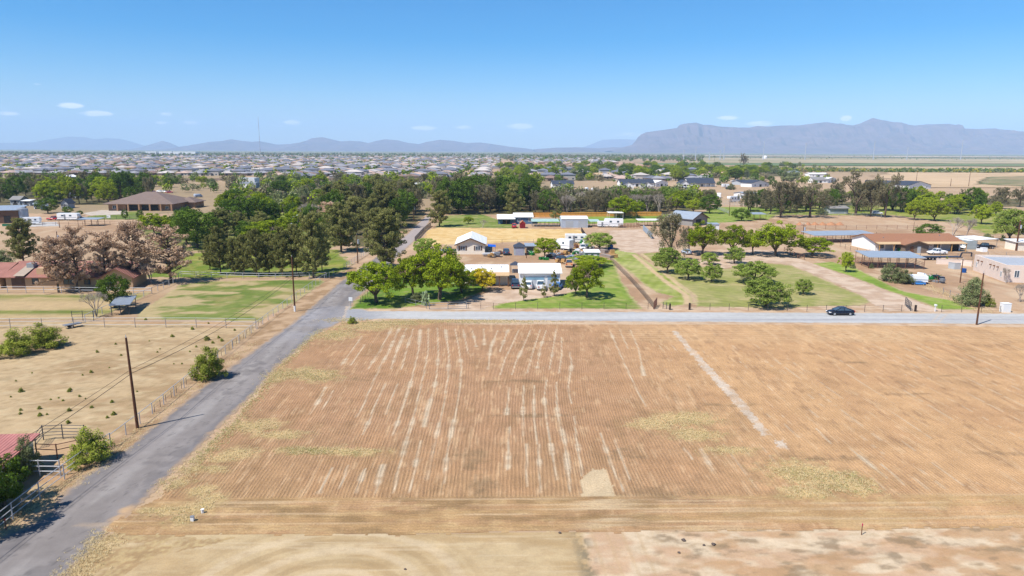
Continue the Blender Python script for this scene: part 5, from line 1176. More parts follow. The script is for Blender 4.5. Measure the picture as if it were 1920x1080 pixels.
for a in [('small blue grey cottage under the trees left of the pool', (115, 391), (128, 391), 6, 2.8, 1.8, W_GREY, R_DARK, 'gy'), ('white shed with a green roof among the left trees', (64, 392), (76, 392), 5, 2.6, 1, W_WHITE, R_TIN, 'gx'), ('pale cottage hidden in the left dark trees', (20, 384), (38, 384), 7, 2.8, 1.6, W_GREY, R_GREYSH, 'gx'),
          ('white box shed in front of the left tall trees', (130, 372), (144, 372), 5, 3, .5, W_WHITE, R_TIN, 'shed'), ('tan block building in front of the left dark trees', (42, 386), (57, 386), 4, 2.6, .3, W_GREY, R_WHITE, 'shed'),
          ('white mobile home in the middle tree belt', (504, 388), (535, 388), 6, 2.8, .6, W_WHITE, R_WHITE, 'gx'), ('white shed by the far bright lawn', (506, 399), (520, 398), 5, 2.6, .8, W_WHITE, R_WHITE, 'gx'), ('white hut with a pitched roof above the pines', (545, 422), (566, 422), 6, 2.6, 1.2, W_WHITE, R_WHITE, 'gy'),
          ('white two storey house front between the middle trees', (735, 364), (751, 364), 8, 6, .5, W_BEIGE, R_WHITE, 'flat'), ('small house under trees at the top of the belt', (768, 352), (786, 352), 8, 2.8, .8, W_WHITE, R_WHITE, 'gx'),
          ('white farmhouse with a charcoal gabled roof behind the tree belt', (1036, 352), (1076, 352), 12, 3, 2.6, W_WHITE, R_DARK, 'gx'), ('white farmhouse with charcoal roof and two white gables', (1163, 350), (1226, 350), 12, 3.2, 2.8, W_WHITE, R_DARK, 'gx'),
          ('white farmhouse with a tall charcoal roof and columned porch', (1290, 350), (1340, 350), 13, 3.2, 4.0, W_WHITE, R_DARK, 'gx'), ('lower left wing of the columned white farmhouse', (1276, 351), (1292, 351), 11, 3.2, 2.6, W_WHITE, R_DARK, 'gy'),
          ('pale house with a tan roof behind the two gabled farmhouse', (1166, 336), (1200, 336), 12, 3.2, 2.6, W_WHITE, R_GREYSH, 'gx'), ('white metal barn right of the two gabled farmhouse', (1229, 350), (1252, 349), 14, 3.4, 1.8, W_WHITE, R_WHITE, 'gy'),
          ('white barn with dark roof near the horse fences', (1409, 351), (1442, 350), 12, 3.4, 2.2, W_WHITE, R_DARK, 'gy'), ('low blue grey house left of the white barn', (1389, 347), (1415, 346), 10, 2.8, 1.2, W_GREY, R_DARK, 'gx'),
          ('white farmhouse with charcoal roof in the far right field', (1704, 355), (1745, 354), 14, 3.2, 3.0, W_WHITE, R_DARK, 'gy'), ('long white house with charcoal roof behind the tall eucalyptus', (1622, 352), (1700, 354), 12, 3.2, 3.0, W_WHITE, R_DARK, 'gx'),
          ('grey house with pale roof in the far middle', (1080, 330), (1106, 329), 12, 3, 2, W_BLUE, R_GREYSH, 'gx'), ('tan roofed bungalow in the far middle', (1120, 333), (1150, 332), 12, 3, 2, W_TAN, R_TANSH, 'gx'), ('brown roofed white bungalow in the far middle', (1190, 317), (1222, 317), 14, 3.4, 2, W_WHITE, R_SHING, 'gx'),
          ('tan roofed bungalow beside the lone tall tree', (1355, 331), (1380, 331), 12, 3, 2.4, W_TAN, R_TANSH, 'gx'), ('long white stable behind the right trees', (1518, 332), (1552, 332), 12, 3.6, 1.2, W_WHITE, R_WHITE, 'gx'), ('grey roofed house behind the second brown eucalyptus', (1525, 343), (1552, 343), 12, 3, 2.4, W_WHITE, R_GREYSH, 'gx'),
          ('small white barn right of the long white stable', (1552, 343), (1567, 342), 10, 4, 1.2, W_WHITE, R_WHITE, 'gy'), ('white shed above the horse fences', (1395, 372), (1420, 371), 9, 3.2, .7, W_WHITE, R_TIN, 'gx'), ('beige house with grey roof at far centre', (1053, 320), (1075, 319), 12, 3, 2, W_BEIGE, R_GREYSH, 'gx'),
          ('small white building with red tiles by the far palms', (1487, 330), (1500, 329), 12, 4, 2, W_WHITE, R_TIN, 'gx')]:
    house('farmhouse' if 'house' in a[0] else 'outbuilding', a[0], a[1], a[2], a[3], a[4], a[5], a[6], a[7], a[8], .5, wins=[('f', .2, .9, 1.4, 1.3), ('f', .8, .9, 1.4, 1.3)], doors=[('f', .5, 2.4, 2.2, OPENING_SHADE)], cat='house' if 'house' in a[0] else 'outbuilding',
          porch=(2.9, 2.4, R_DARK, 5, WHITE, (.25, 1)) if 'columned porch' in a[0] else None)
t = bpy.data.objects
for pl, pr, lb in [((1168, 353.5), (1188, 353.5), 'left white gable on the front of the two gabled farmhouse'), ((1204, 353.5), (1224, 353.5), 'right white gable on the front of the two gabled farmhouse'), ((1055, 355), (1071, 355), 'white gable on the front of the farmhouse behind the tree belt')]:
    house('gable_wing', lb, pl, pr, 7, 3.0, 2.2, W_WHITE, R_DARK, 'gy', .4, wins=[('f', .35, .8, 1.3, 1.8), ('f', .65, .8, 1.3, 1.8)], cat='house wing')
# ================================================================ VEHICLES
TYRE = mat('tyre', (.02, .02, .02), .9); RIM = mat('wheel_rim', (.45, .46, .48), .35, .6); LAMP = mat('headlight_glass', (.8, .82, .85), .15); TAIL = mat('tail_light_red', (.45, .01, .01), .3)
def paint(name, c): return mat('paint_'+name, c, .28, var=.03, spec=.6)
PB_ = paint('black', (.008, .010, .018)); PW = paint('white', (.78, .78, .77)); PR = paint('red', (.38, .02, .03)); PS = paint('silver', (.36, .40, .46)); PD = paint('dark_blue', (.03, .05, .09)); PT_ = paint('tan', (.62, .36, .18)); PBL = paint('blue', (.03, .16, .42))
def loft(secs):                       # sections: (x, z0, z1, half width low, half width high)
    b = MB(); n = 0; P = []
    for x, z0, z1, w0, w1 in secs:
        zm = z0+(z1-z0)*.55
        P += [(x, -w0*.92, z0), (x, -w0, z0+(z1-z0)*.2), (x, -max(w0, w1), zm), (x, -w1*.86, z1), (x, w1*.86, z1), (x, max(w0, w1), zm), (x, w0, z0+(z1-z0)*.2), (x, w0*.92, z0)]
    F_ = []; m = len(secs)
    for i in range(m-1):
        for j in range(8): a = i*8+j; c = i*8+(j+1) % 8; F_.append((a, c, c+8, a+8))
    F_ += [tuple(range(7, -1, -1)), tuple((m-1)*8+j for j in range(8))]
    return b.add(P, F_)
def wheels(t, xs, y, r=.34, w_=.24):
    for x in xs:
        for sg in (-1, 1):
            wo = MB().cyl((x, sg*(y-w_), r), (x, sg*y, r), r, n=14).build('wheel', TYRE, t)
            MB().cyl((x, sg*(y-.02), r), (x, sg*(y+.015), r), r*.62, n=10).build('rim', RIM, wo)
def cabin(t, x, zb, zr, wb, wr, pm):  # x: rear foot, rear roof, front roof, front foot
    r0_, r1_, f1, f0 = x
    V = [(r0_, -wb, zb), (f0, -wb, zb), (f0, wb, zb), (r0_, wb, zb), (r1_, -wr, zr), (f1, -wr, zr), (f1, wr, zr), (r1_, wr, zr)]
    MB().add(V, [(3, 2, 1, 0), (4, 5, 6, 7), (0, 1, 5, 4), (1, 2, 6, 5), (2, 3, 7, 6), (3, 0, 4, 7)]).build('window', GLASS, t)
    b = MB(); d = .02
    b.slab([(r1_-.05, -wr-d, zr+.06), (f1+.05, -wr-d, zr+.06), (f1+.05, wr+d, zr+.06), (r1_-.05, wr+d, zr+.06)], .07)
    for sg in (-1, 1):
        b.bar((r0_-.02, sg*(wb+.01), zb), (r1_-.02, sg*(wr+.01), zr), .09); b.bar((f0+.02, sg*(wb+.01), zb), (f1+.02, sg*(wr+.01), zr), .07)
        xm = (r0_+f0)/2-.05; b.bar((xm, sg*(wb+.01), zb), ((r1_+f1)/2, sg*(wr+.01), zr), .08)
    b.build('roof', pm, t)
def car(kind, px, py, rz, pm, label, scale=1.0, cat='car'):
    nm = {'sedan': 'parked_car', 'suv': 'sport_utility_car', 'pickup': 'pickup_truck', 'van': 'van'}[kind]
    t = thing(nm, label, cat, at(px, py), rz); t.scale = (scale,)*3
    if kind == 'sedan':
        loft([(-2.35, .42, .82, .68, .66), (-2.2, .28, 1.0, .86, .78), (-1.6, .20, 1.04, .92, .84), (-.9, .2, .98, .93, .86), (.4, .2, .95, .93, .87), (1.1, .2, .90, .92, .84), (1.9, .24, .80, .88, .76), (2.25, .30, .66, .76, .62), (2.36, .38, .56, .6, .5)]).build('body', pm, t, smooth=True)
        cabin(t, (-1.95, -.85, .25, 1.25), .94, 1.40, .80, .60, pm); wheels(t, (-1.42, 1.45), .93, .34); zf, zt = .6, .82
    elif kind == 'suv':
        loft([(-2.4, .4, 1.0, .8, .84), (-2.25, .3, 1.12, .93, .88), (-1, .28, 1.10, .95, .88), (1.0, .28, 1.08, .95, .86), (2.0, .32, .98, .92, .80), (2.35, .42, .78, .8, .66)]).build('body', pm, t, smooth=True)
        cabin(t, (-2.25, -2.05, .35, 1.1), 1.06, 1.72, .84, .70, pm); wheels(t, (-1.45, 1.5), .95, .38); zf, zt = .78, 1.0
    elif kind == 'van':
        loft([(-2.7, .4, 2.1, .93, .84), (-2.6, .3, 2.25, .97, .86), (1.2, .3, 2.2, .97, .86), (1.9, .3, 1.25, .95, .8), (2.6, .35, 1.0, .88, .7)]).build('body', pm, t, smooth=True)
        cabin(t, (.2, .5, 1.25, 2.0), 1.25, 1.9, .93, .84, pm); wheels(t, (-1.8, 1.7), .97, .38); zf, zt = .8, 1.0
    else:
        loft([(-.62, .42, 1.12, .93, .90), (.0, .38, 1.14, .95, .90), (1.2, .38, 1.14, .95, .88), (2.1, .42, 1.06, .93, .84), (2.6, .48, .96, .86, .76), (2.72, .52, .82, .78, .66)]).build('body', pm, t, smooth=True)
        cabin(t, (-.75, -.6, .45, 1.05), 1.10, 1.78, .84, .70, pm)
        b = MB(); b.box(-1.72, 0, .55, 2.1, 1.8, .08)
        for sg in (-1, 1): b.box(-1.72, sg*.92, .45, 2.1, .09, .68)
        b.box(-2.78, 0, .45, .07, 1.8, .66); b.box(-.66, 0, .63, .05, 1.75, .5); b.build('cargo_bed', pm, t)
        wheels(t, (-1.85, 1.75), .97, .40); zf, zt = .82, .92
    fx = {'sedan': 2.27, 'suv': 2.28, 'van': 2.55, 'pickup': 2.66}[kind]; bx = {'sedan': -2.3, 'suv': -2.38, 'van': -2.68, 'pickup': -2.83}[kind]
    for sg in (-1, 1):
        MB().box(fx, sg*.58, zf-.08, .14, .32, .16).build('headlight', LAMP, t); MB().box(bx, sg*.66, zt-.1, .1, .26, .2).build('tail_light', TAIL, t)
    MB().box(fx+.03, 0, .38, .1, 1.2, .12).build('bumper', mat('trim_black', (.03, .03, .03), .5), t)
    if kind == 'pickup': MB().box(bx-.02, 0, .45, .12, 1.7, .16).build('bumper', RIM, t)
    return t
PI = math.pi
car('sedan', 1575, 590, PI, PB_, 'black sedan driving on the cross road, nose to the left', 1.02)
car('pickup', 1756, 477, PI*1.02, PW, 'white pickup truck parked before the long ranch house')
car('pickup', 1797, 466, PI*.9, PW, 'white pickup truck at the right end of the ranch house porch')
car('suv', 1815, 467, PI*1.05, PW, 'white car parked beside the pale block store room')
car('pickup', 1013, 541, PI/2+.05, PW, 'white truck parked before the middle of the white garage')
car('suv', 991, 540, PI/2-.1, PW, 'white car behind the tallest young conifer at the garage')
car('pickup', 966, 538, PI/2, PD, 'dark truck with a pale load between the carport house and garage')
car('sedan', 1045, 541, PI/2-.3, PBL, 'blue car half hidden behind the bushy young conifer')
car('sedan', 1287, 476, PI/2+.15, PS, 'silver sedan parked in front of the mesquite row')
car('suv', 949, 477, PI/2+.05, PD, 'dark blue car parked between the mobile home and grey shed')
car('pickup', 842, 474, PI*.98, PD, 'dark pickup truck at the left side of the mobile home')
car('pickup', 101, 413, PI, PR, 'red pickup truck in the left trailer yard')
car('suv', 113, 412, PI, PD, 'dark vehicle between the red pickup and the white box trailer')
car('pickup', 148, 412, 0, PD, 'dark blue truck behind the long white box trailer')
car('suv', 964, 427, PI/2, PR, 'red car beside the little red barn shed')
car('suv', 1101, 468, 0.05, PW, 'long white car in the junk yard under the feathery tree')
car('pickup', 1067, 499, PI/2-.1, PT_, 'orange tan truck with a wooden box in the junk yard')
car('sedan', 1074, 488, .2, PS, 'old silver car in the shade of the junk yard')
car('sedan', 1055, 489, .1, PB_, 'dark car hulk beside the old silver car')
car('pickup', 1846, 466, PI, PB_, 'black truck under the white carport')
car('sedan', 1722, 534, PI*.9, PBL, 'small blue hulk before the corral shelter', .62)
for i, (px, py, k, m_, rz, lb) in enumerate([(1280, 352, 'suv', PW, 0, 'white car at the left wing of the columned farmhouse'), (1290, 355, 'suv', PD, 0, 'dark car on the drive of the columned farmhouse'), (1307, 351, 'sedan', PW, PI/2, 'white car under the porch of the columned farmhouse'),
    (1366, 355, 'suv', PB_, 0, 'black car on the grey drive of the columned farmhouse'), (1375, 341, 'pickup', PW, 0, 'white truck on the dirt by the tan bungalow'), (1382, 340, 'suv', PW, .4, 'white car near the tan bungalow'), (1645, 402, 'suv', PW, 0, 'white car in the shade of the tall eucalyptus'),
    (288, 362, 'suv', PR, 0, 'red car on the dirt lot behind the brown roofed house'), (300, 360, 'sedan', PW, 0, 'white car on the dirt lot behind the brown roofed house'), (309, 361, 'pickup', PW, 0, 'white truck on the dirt lot behind the brown roofed house'), (318, 362, 'suv', PR, .2, 'dark red car on the dirt lot behind the brown roofed house'),
    (372, 370, 'van', PS, 1, 'grey van behind the bright far tree'), (1068, 360, 'suv', PS, 0, 'grey car behind the tree belt farmhouse'), (1100, 357, 'van', PW, 1.2, 'white van at the end of the farmhouse drive')]):
    car(k, px, py, rz, m_, lb)

def trailer(px, py, rz, L_, h, w_, label, m=None, wins=2, name='box_trailer', over=0, cat='trailer'):
    m = m or PW; t = thing(name, label, cat, at(px, py), rz); z0 = .55
    P = [(-L_/2, z0), (L_/2-.5, z0), (L_/2, z0+h*.45), (L_/2-.15, z0+h*.9), (L_/2-.5, z0+h), (-L_/2+.1, z0+h), (-L_/2, z0+h*.95)]
    if over: P = [(-L_/2, z0), (L_/2-over, z0), (L_/2-over, z0+h*.42), (L_/2-.2, z0+h*.5), (L_/2, z0+h*.75), (L_/2-.3, z0+h), (-L_/2+.1, z0+h), (-L_/2, z0+h*.95)]
    MB().prism(P, -w_/2, w_/2).build('body', m, t)
    for i in range(wins):
        for sg in (-1, 1): MB().box(-L_/2+L_*(i+.7)/(wins+.6), sg*w_/2, z0+h*.5, L_*.12, .05, h*.24).build('window', GLASS, t)
    MB().box(-L_*.12, -w_/2, z0+.1, .7, .06, h*.78).build('door', STEEL, t)
    wheels(t, (-.5, .45), w_/2, .36, .22)
    MB().bar((L_/2-over-.1, 0, .62), (L_/2+1.2-over*.4, 0, .55), .12).build('drawbar', STEEL, t)
    b = MB().slab([(-L_/2+.05, -w_/2-.02, z0+h*.3+.14), (L_/2-.5-over, -w_/2-.02, z0+h*.3+.14), (L_/2-.5-over, w_/2+.02, z0+h*.3+.14), (-L_/2+.05, w_/2+.02, z0+h*.3+.14)], .14); b.build('stripe', mat('stripe_grey', K(150, 160, 176), .5), t)
    return t
trailer(130, 413, 0, 8.6, 2.5, 2.5, 'long white box trailer hitched to a dark truck in the left yard')
trailer(61, 421, .25, 6.2, 2.4, 2.4, 'white livestock trailer beside the galvanised water tank', wins=3)
trailer(1058, 468, PI/2+.9, 5.2, 2.7, 2.4, 'tall white camper beside the round mesquite in the junk yard', wins=1)
trailer(1080, 456, 0, 7.2, 2.5, 2.4, 'white camper trailer behind the junk yard', wins=3, name='camper')
trailer(1150, 426, PI-.1, 7.5, 2.9, 2.5, 'white camper with a raised nose by the green roofed shelter', wins=2, name='camper', over=2)
trailer(1131, 426, 0, 4.6, 1.9, 2.2, 'small white covered trailer left of the camper with the raised nose', wins=0)
trailer(1375, 379, PI+.5, 8.5, 3.0, 2.5, 'white camper parked alone on the dirt above the horse fence', wins=3, name='camper', over=2.2)
trailer(1348, 371, 1.2, 6, 2.6, 2.4, 'white trailer left of the lone camper', wins=1)
trailer(1399, 374, .1, 6, 2.2, 2.3, 'grey trailer between the lone camper and white shed', PS, wins=2)
trailer(1716, 531, 2.9, 4.6, 1.4, 2.1, 'low white boat trailer in front of the corral shelter', wins=0)
trailer(80, 391, 0, 5, 1.9, 2.2, 'white covered trailer under the green roofed shed trees', wins=0)
trailer(1113, 360, 1.1, 5, 2.4, 2.2, 'white trailer with blue stripe right of the belt farmhouse', wins=1)
trailer(1360, 351, .1, 6, 2.2, 2.3, 'pale trailer on the farmhouse drive', wins=1)

# ================================================================ FENCES
def fence(name, label, pts, sp=3.0, h=1.3, rails=(1.3,), pm=None, rm=None, pr_=.05, rr=.035, group=None, mesh=None, cat='fence', world=False, sides=6):
    P = [Vector(p) if world else at(*p) for p in pts]
    t = thing(name, label, cat, P[0], 0, group); o = P[0]
    L_ = sum((b-a).length for a, b in zip(P[:-1], P[1:])); n = min(96, max(2, int(L_/sp)))
    pos = []; 
    for k in range(n+1):
        d = L_*k/n
        for a, b in zip(P[:-1], P[1:]):
            l = (b-a).length
            if d <= l+1e-6: pos.append(a+(b-a)*(d/l)-o); break
            d -= l
    me = None
    for q in pos:
        if me is None: po = MB().cyl((0, 0, -.05), (0, 0, h+.03), pr_, n=sides).build('post', pm, t); me = po.data
        else: po = bpy.data.objects.new('post', me); COL.objects.link(po); po.parent = t
        po.location = q
    for z in rails:
        b = MB()
        for p, q in zip(pos[:-1], pos[1:]): b.cyl(p+Vector((0, 0, z)), q+Vector((0, 0, z)), rr, n=5, cap=False)
        b.build('rail', rm or pm, t)
    return t
fence('pipe_fence', 'white pipe fence along the left road beside the dry paddock', [(626, 517), (596, 532), (540, 572), (470, 626), (370, 707), (270, 790), (208, 838)], 3.0, 1.35, (1.35,), PIPEW, None, .05, .036)
fence('pipe_fence', 'white two rail pipe fence beside the pipe corral at lower left', [(208, 838), (150, 877), (100, 915), (40, 962), (-30, 1020)], 3.0, 1.5, (1.5, .95, .45), PIPEW, None, .05, .036)
fence('wire_fence', 'thin dark wire fence under the white pipe rail of the left road', [(490, 607), (470, 624), (380, 695), (290, 773)], 1.6, .9, (.9, .5), mat('dark_wire', (.08, .07, .07), .7), None, .03, .012)
fence('pipe_fence', 'white rail fence across the top of the green pasture', [(340, 519), (400, 521), (500, 523), (612, 521)], 3.6, 1.3, (1.3, .75), PIPEW, None, .06, .05)
fence('pipe_fence', 'white rail fence from the red tiled house to the metal shade roof', [(-20, 549), (60, 549), (130, 550), (225, 551), (285, 551)], 3.6, 1.3, (1.3, .75), PIPEW, None, .06, .05)
fence('pipe_fence', 'white rail fence climbing from the dead pines to the pasture corner', [(285, 551), (322, 534), (340, 519)], 2.6, 1.3, (1.3,), PIPEW, None, .06, .05)
fence('pipe_fence', 'white rail fence running down from the shade roof to the bare tree', [(285, 551), (240, 568), (196, 587), (160, 604)], 3, 1.3, (1.3,), PIPEW, None, .06, .05)
fence('pipe_fence', 'long rail fence between the green pasture and dry paddock', [(-40, 616), (60, 615), (150, 614), (260, 614), (360, 614), (480, 616)], 5.0, 1.7, (1.7, 1.15, .5), mat('weathered_pipe', K(206, 190, 176), .7), PIPEW, .06, .035)
fence('pipe_gate', 'dark metal gate panel in the paddock fence by the bare tree', [(136, 603), (176, 602)], 2.4, 1.9, (1.8, 1.3, .8, .3), mat('dark_steel', K(80, 84, 92), .6), None, .05, .03, cat='gate')
b_ = thing('flatbed_trailer', 'small white flat trailer by the gate of the dry paddock', 'trailer', at(136, 614), .9); MB().box(0, 0, .55, 2.6, 1.2, .12).build('deck', STEEL, b_); wheels(b_, (-.3,), .75, .28, .16); MB().bar((1.3, 0, .6), (2.2, 0, .5), .08).build('drawbar', STEEL, b_)
DS = mat('dark_steel', K(80, 84, 92), .6)
fence('corral', 'dark pipe corral panels behind the roadside creosote bush', [(68, 842), (84, 822), (120, 823), (160, 824)], 2.2, 1.6, (1.55, 1.2, .85, .5), DS, None, .05, .035, cat='corral')
fence('corral', 'rusty cross rail pipe corral between the red roofed shed and the road', [(70, 858), (118, 860), (150, 850)], 2.4, 1.5, (1.45, .9), RUST, None, .06, .045, cat='corral')
fence('corral', 'white sagging rail corral nearest the lower left corner', [(37, 892), (90, 893), (114, 893)], 2.4, 1.6, (1.55, 1.0, .5), PIPEW, None, .06, .05, cat='corral')
fence('corral', 'grey rails under the shade of the lower left bushes', [(-10, 940), (38, 940)], 2.2, 1.5, (1.45, .9), STEEL, None, .05, .035, cat='corral')
WIRE = mat('wire_post', K(110, 100, 92), .8)
fence('wire_fence', 'wire fence along the cross road in front of the garage lawn', [(925, 580), (1000, 580), (1100, 580), (1215, 580)], 4, 1.3, (1.25, .8, .4), WIRE, None, .04, .012)
fence('wire_fence', 'wire fence of the front yard along the cross road junction', [(676, 570), (690, 556), (706, 545)], 2, 1.3, (1.25, .8), WIRE, None, .04, .012)
fence('wire_fence', 'wire fence along the cross road below the big lawn', [(1295, 581), (1400, 582), (1500, 584), (1600, 585), (1690, 584)], 3.4, 1.3, (1.25, .8, .4), WIRE, None, .045, .012)
fence('wire_fence', 'wire fence along the cross road right of the gravel drive', [(1765, 585), (1830, 586), (1875, 586)], 2.8, 1.3, (1.25, .8, .4), WIRE, None, .045, .012)
fence('board_fence', 'dark wire fence between the two lawns running up to the junk yard', [(1225, 579), (1205, 553), (1180, 525), (1158, 503), (1144, 490)], 1.3, 1.3, (1.25, .9, .6, .3), WIRE, None, .05, .02)
fence('pipe_gate', 'grey pipe gate across the driveway of the carport house', [(805, 580), (840, 580), (875, 579)], 4.2, 1.4, (1.35, .9, .45, .15), STEEL, None, .07, .035, cat='gate')
fence('wire_fence', 'low fence with a pale rail left of the driveway gate', [(760, 569), (800, 579)], 3, 1.2, (1.15, .5), STEEL, None, .05, .03)
fence('wire_fence', 'wire fence between the driveway gate and the front lawn', [(878, 579), (925, 580)], 3, 1.3, (1.25, .7), WIRE, None, .04, .012)
fence('pipe_gate', 'rusty swing gate beside the wheel tracks', [(1226, 580), (1231, 573)], 1, 1.6, (1.55, 1.1, .6, .2), RUST, None, .08, .04, cat='gate')
fence('pipe_gate', 'small mesh gate between two dark posts at the wheel tracks', [(1243, 579), (1256, 580)], 1.2, 1.3, (1.2, .8, .4), DS, None, .06, .03, cat='gate')
fence('pipe_gate', 'grey steel swing gate standing open at the gravel drive', [(1697, 573), (1707, 583)], 1.2, 1.7, (1.65, 1.2, .8, .4), DS, None, .07, .04, cat='gate')
for px, py, top, lb, w_ in [(1256, 581, 570, 'dark wooden gate post left of the wheel tracks', .28), (1292.5, 581, 568, 'dark wooden gate post right of the wheel tracks', .28), (1716, 584, 572, 'stout dark post at the open steel gate', .3)]:
    t = thing('gate_post', lb, 'post', at(px, py)); MB().box(0, 0, -.1, w_, w_, hgt(px, py, top)+.1).build('post', mat('dark_wood', K(70, 56, 50), .9, var=.2, scale=5), t)
fence('pipe_fence', 'pale rail fence between corral shelter and gravel drive', [(1470, 472), (1500, 487), (1508, 487)], 3, 1.4, (1.35, .9, .45), RUST, None, .07, .05)
fence('wire_fence', 'wire fence from the leafy row towards the ranch house', [(1575, 463), (1600, 472), (1650, 483), (1725, 485)], 4, 1.4, (1.35, .7), WIRE, None, .05, .015)
fence('wire_fence', 'wire fence beyond the dark oleander bush up to the white wall', [(1768, 552), (1790, 562), (1815, 570)], 3, 1.5, (1.45, .8), STEEL, None, .05, .015)
fence('wire_fence', 'wire mesh fence in front of the right parking yard', [(1725, 486), (1780, 487), (1850, 484), (1920, 484)], 5, 1.8, (1.75, .9), STEEL, None, .05, .02)
fence('pipe_fence', 'rusty pipe arena fence across the bare dirt lot on the right', [(1490, 430), (1560, 430), (1640, 430), (1720, 430)], 4, 1.6, (1.55, 1.1, .6), RUST, None, .06, .04)
fence('pipe_fence', 'thin white fence along the lawn of the brown eucalyptus trees', [(1440, 405), (1520, 406), (1600, 406), (1680, 407)], 6, 1.5, (1.45, .8), mat('pale_pipe', K(206, 204, 196), .7), None, .07, .045)
fence('pipe_fence', 'white horse fence at right angles on the far lawn', [(1342, 392), (1352, 395), (1366, 401)], 3, 1.6, (1.55, 1.0, .5), PIPEW, None, .08, .06)
fence('pipe_fence', 'white horse fence in front of the lone camper', [(1340, 385), (1380, 386), (1430, 388), (1470, 390)], 5, 1.6, (1.55, 1.0, .5), PIPEW, None, .08, .06)
fence('pipe_fence', 'second white horse fence behind the camper fence', [(1344, 381), (1400, 382), (1460, 383)], 5, 1.6, (1.55, .9), PIPEW, None, .08, .06)
fence('wire_fence', 'wire fence behind the golden field by the mobile home', [(912, 457), (960, 457), (1000, 457)], 4, 1.5, (1.45, .7), WIRE, None, .05, .015)
fence('board_fence', 'dark board fence down the right side of the golden field', [(1090, 434), (1100, 450)], 1.0, 1.6, (1.5, 1.1, .7, .3), mat('dark_wood', K(70, 56, 50), .9), None, .08, .10)
fence('board_fence', 'dark fence beside the dirt road at the golden field corner', [(778, 453), (795, 434), (808, 424)], 1.6, 1.6, (1.5, 1.1, .7, .3), WIRE, None, .08, .08)
fence('pipe_fence', 'fence at the road bend below the tallest pine', [(645, 505), (668, 490), (690, 476)], 2.5, 1.4, (1.35, .9, .4), PIPEW, None, .05, .04)
fence('iron_fence', 'dark iron fence around the pool lawn of the brown roofed house', [(152, 412), (200, 411), (268, 411)], 2.6, 1.4, (1.35, .3), DS, None, .05, .03)
fence('iron_fence', 'iron fence continuing right past the wing of the brown roofed house', [(300, 405), (360, 401)], 3, 1.4, (1.35, .3), DS, None, .05, .03)
fence('pipe_fence', 'rusty pipe fence in the far left paddock', [(80, 423), (130, 423), (190, 422), (255, 422)], 5, 1.5, (1.45, .8), RUST, None, .06, .04)
fence('board_fence', 'brown wooden pen behind the camper with raised nose', [(1160, 427), (1180, 427), (1200, 427)], 1.1, 1.7, (1.5, 1.0, .5), WOOD, None, .09, .12)
fence('corrugated_fence', 'pale sheet metal fence panel at the head of the dirt drive', [(1206, 432), (1222, 448)], 1.4, 2.1, (1.9, 1.5, 1.1, .7, .3), R_TIN, None, .08, .20)
def plank_fence(label, a, b, h, m):
    A, B_ = at(*a), at(*b); d = (B_-A); n = min(96, int(d.length/2.4)); t = thing('plank_fence', label, 'fence', A)
    u = d.normalized(); bd = None
    for i in range(n):
        q = A+d*((i+.5)/n)-A; w_ = d.length/n
        if bd is None: o = MB().box(0, 0, 0, w_-.06, .07, h).build('panel', m, t); bd = o.data
        else: o = bpy.data.objects.new('panel', bd); COL.objects.link(o); o.parent = t
        o.location = q; o.rotation_euler = (0, 0, math.atan2(d.y, d.x))
    MB().bar((0, -.1, h*.8), tuple(d+Vector((0, -.1, h*.8))), .08).build('rail', m, t)
plank_fence('orange wooden plank fence before the dark tree belt', (992, 407), (1240, 405), 2.0, ribbed('orange_planks', K(240, 172, 84, 1.3), 0, .3, .5, .85, var=.22))
def low_wall(name, label, pts, h, m, cat='wall', th=.25):
    P = [at(*p) for p in pts]; t = thing(name, label, cat, P[0]); b = MB(); c = MB()
    for p, q in zip(P[:-1], P[1:]):
        b.bar(p-P[0]+Vector((0, 0, h/2)), q-P[0]+Vector((0, 0, h/2)), th, h); c.bar(p-P[0]+Vector((0, 0, h+.05)), q-P[0]+Vector((0, 0, h+.05)), th+.1, .1)
    b.build('wall', m, t); c.build('coping', m, t); return t
low_wall('block_wall', 'low pale block wall in the right parking yard', [(1755, 495), (1800, 497), (1822, 500)], 1.4, W_ADOBE)
low_wall('garden_wall', 'pale garden wall by the adobe house', [(1778, 503), (1790, 505), (1800, 505)], 1.6, W_GREY)
low_wall('garden_wall', 'white edging wall at the left end of the ranch house', [(1610, 461), (1640, 472)], .3, WHITE)
low_wall('subdivision_wall', 'long pale block wall before the first row of tract houses', [(-80, 339), (250, 339), (560, 338), (860, 336)], 2.0, mat('block_tan', K(196, 170, 150), .9), th=.4)
low_wall('subdivision_wall', 'pale block wall at the back edge of the far dirt lots', [(1500, 397), (1502, 397)], 1, W_TAN)
bpy.data.objects.remove([o for o in bpy.data.objects if o.name == 'subdivision_wall.001'][0].children[0]); _o = bpy.data.objects['subdivision_wall.001']
for c_ in list(_o.children): bpy.data.objects.remove(c_)
bpy.data.objects.remove(_o)

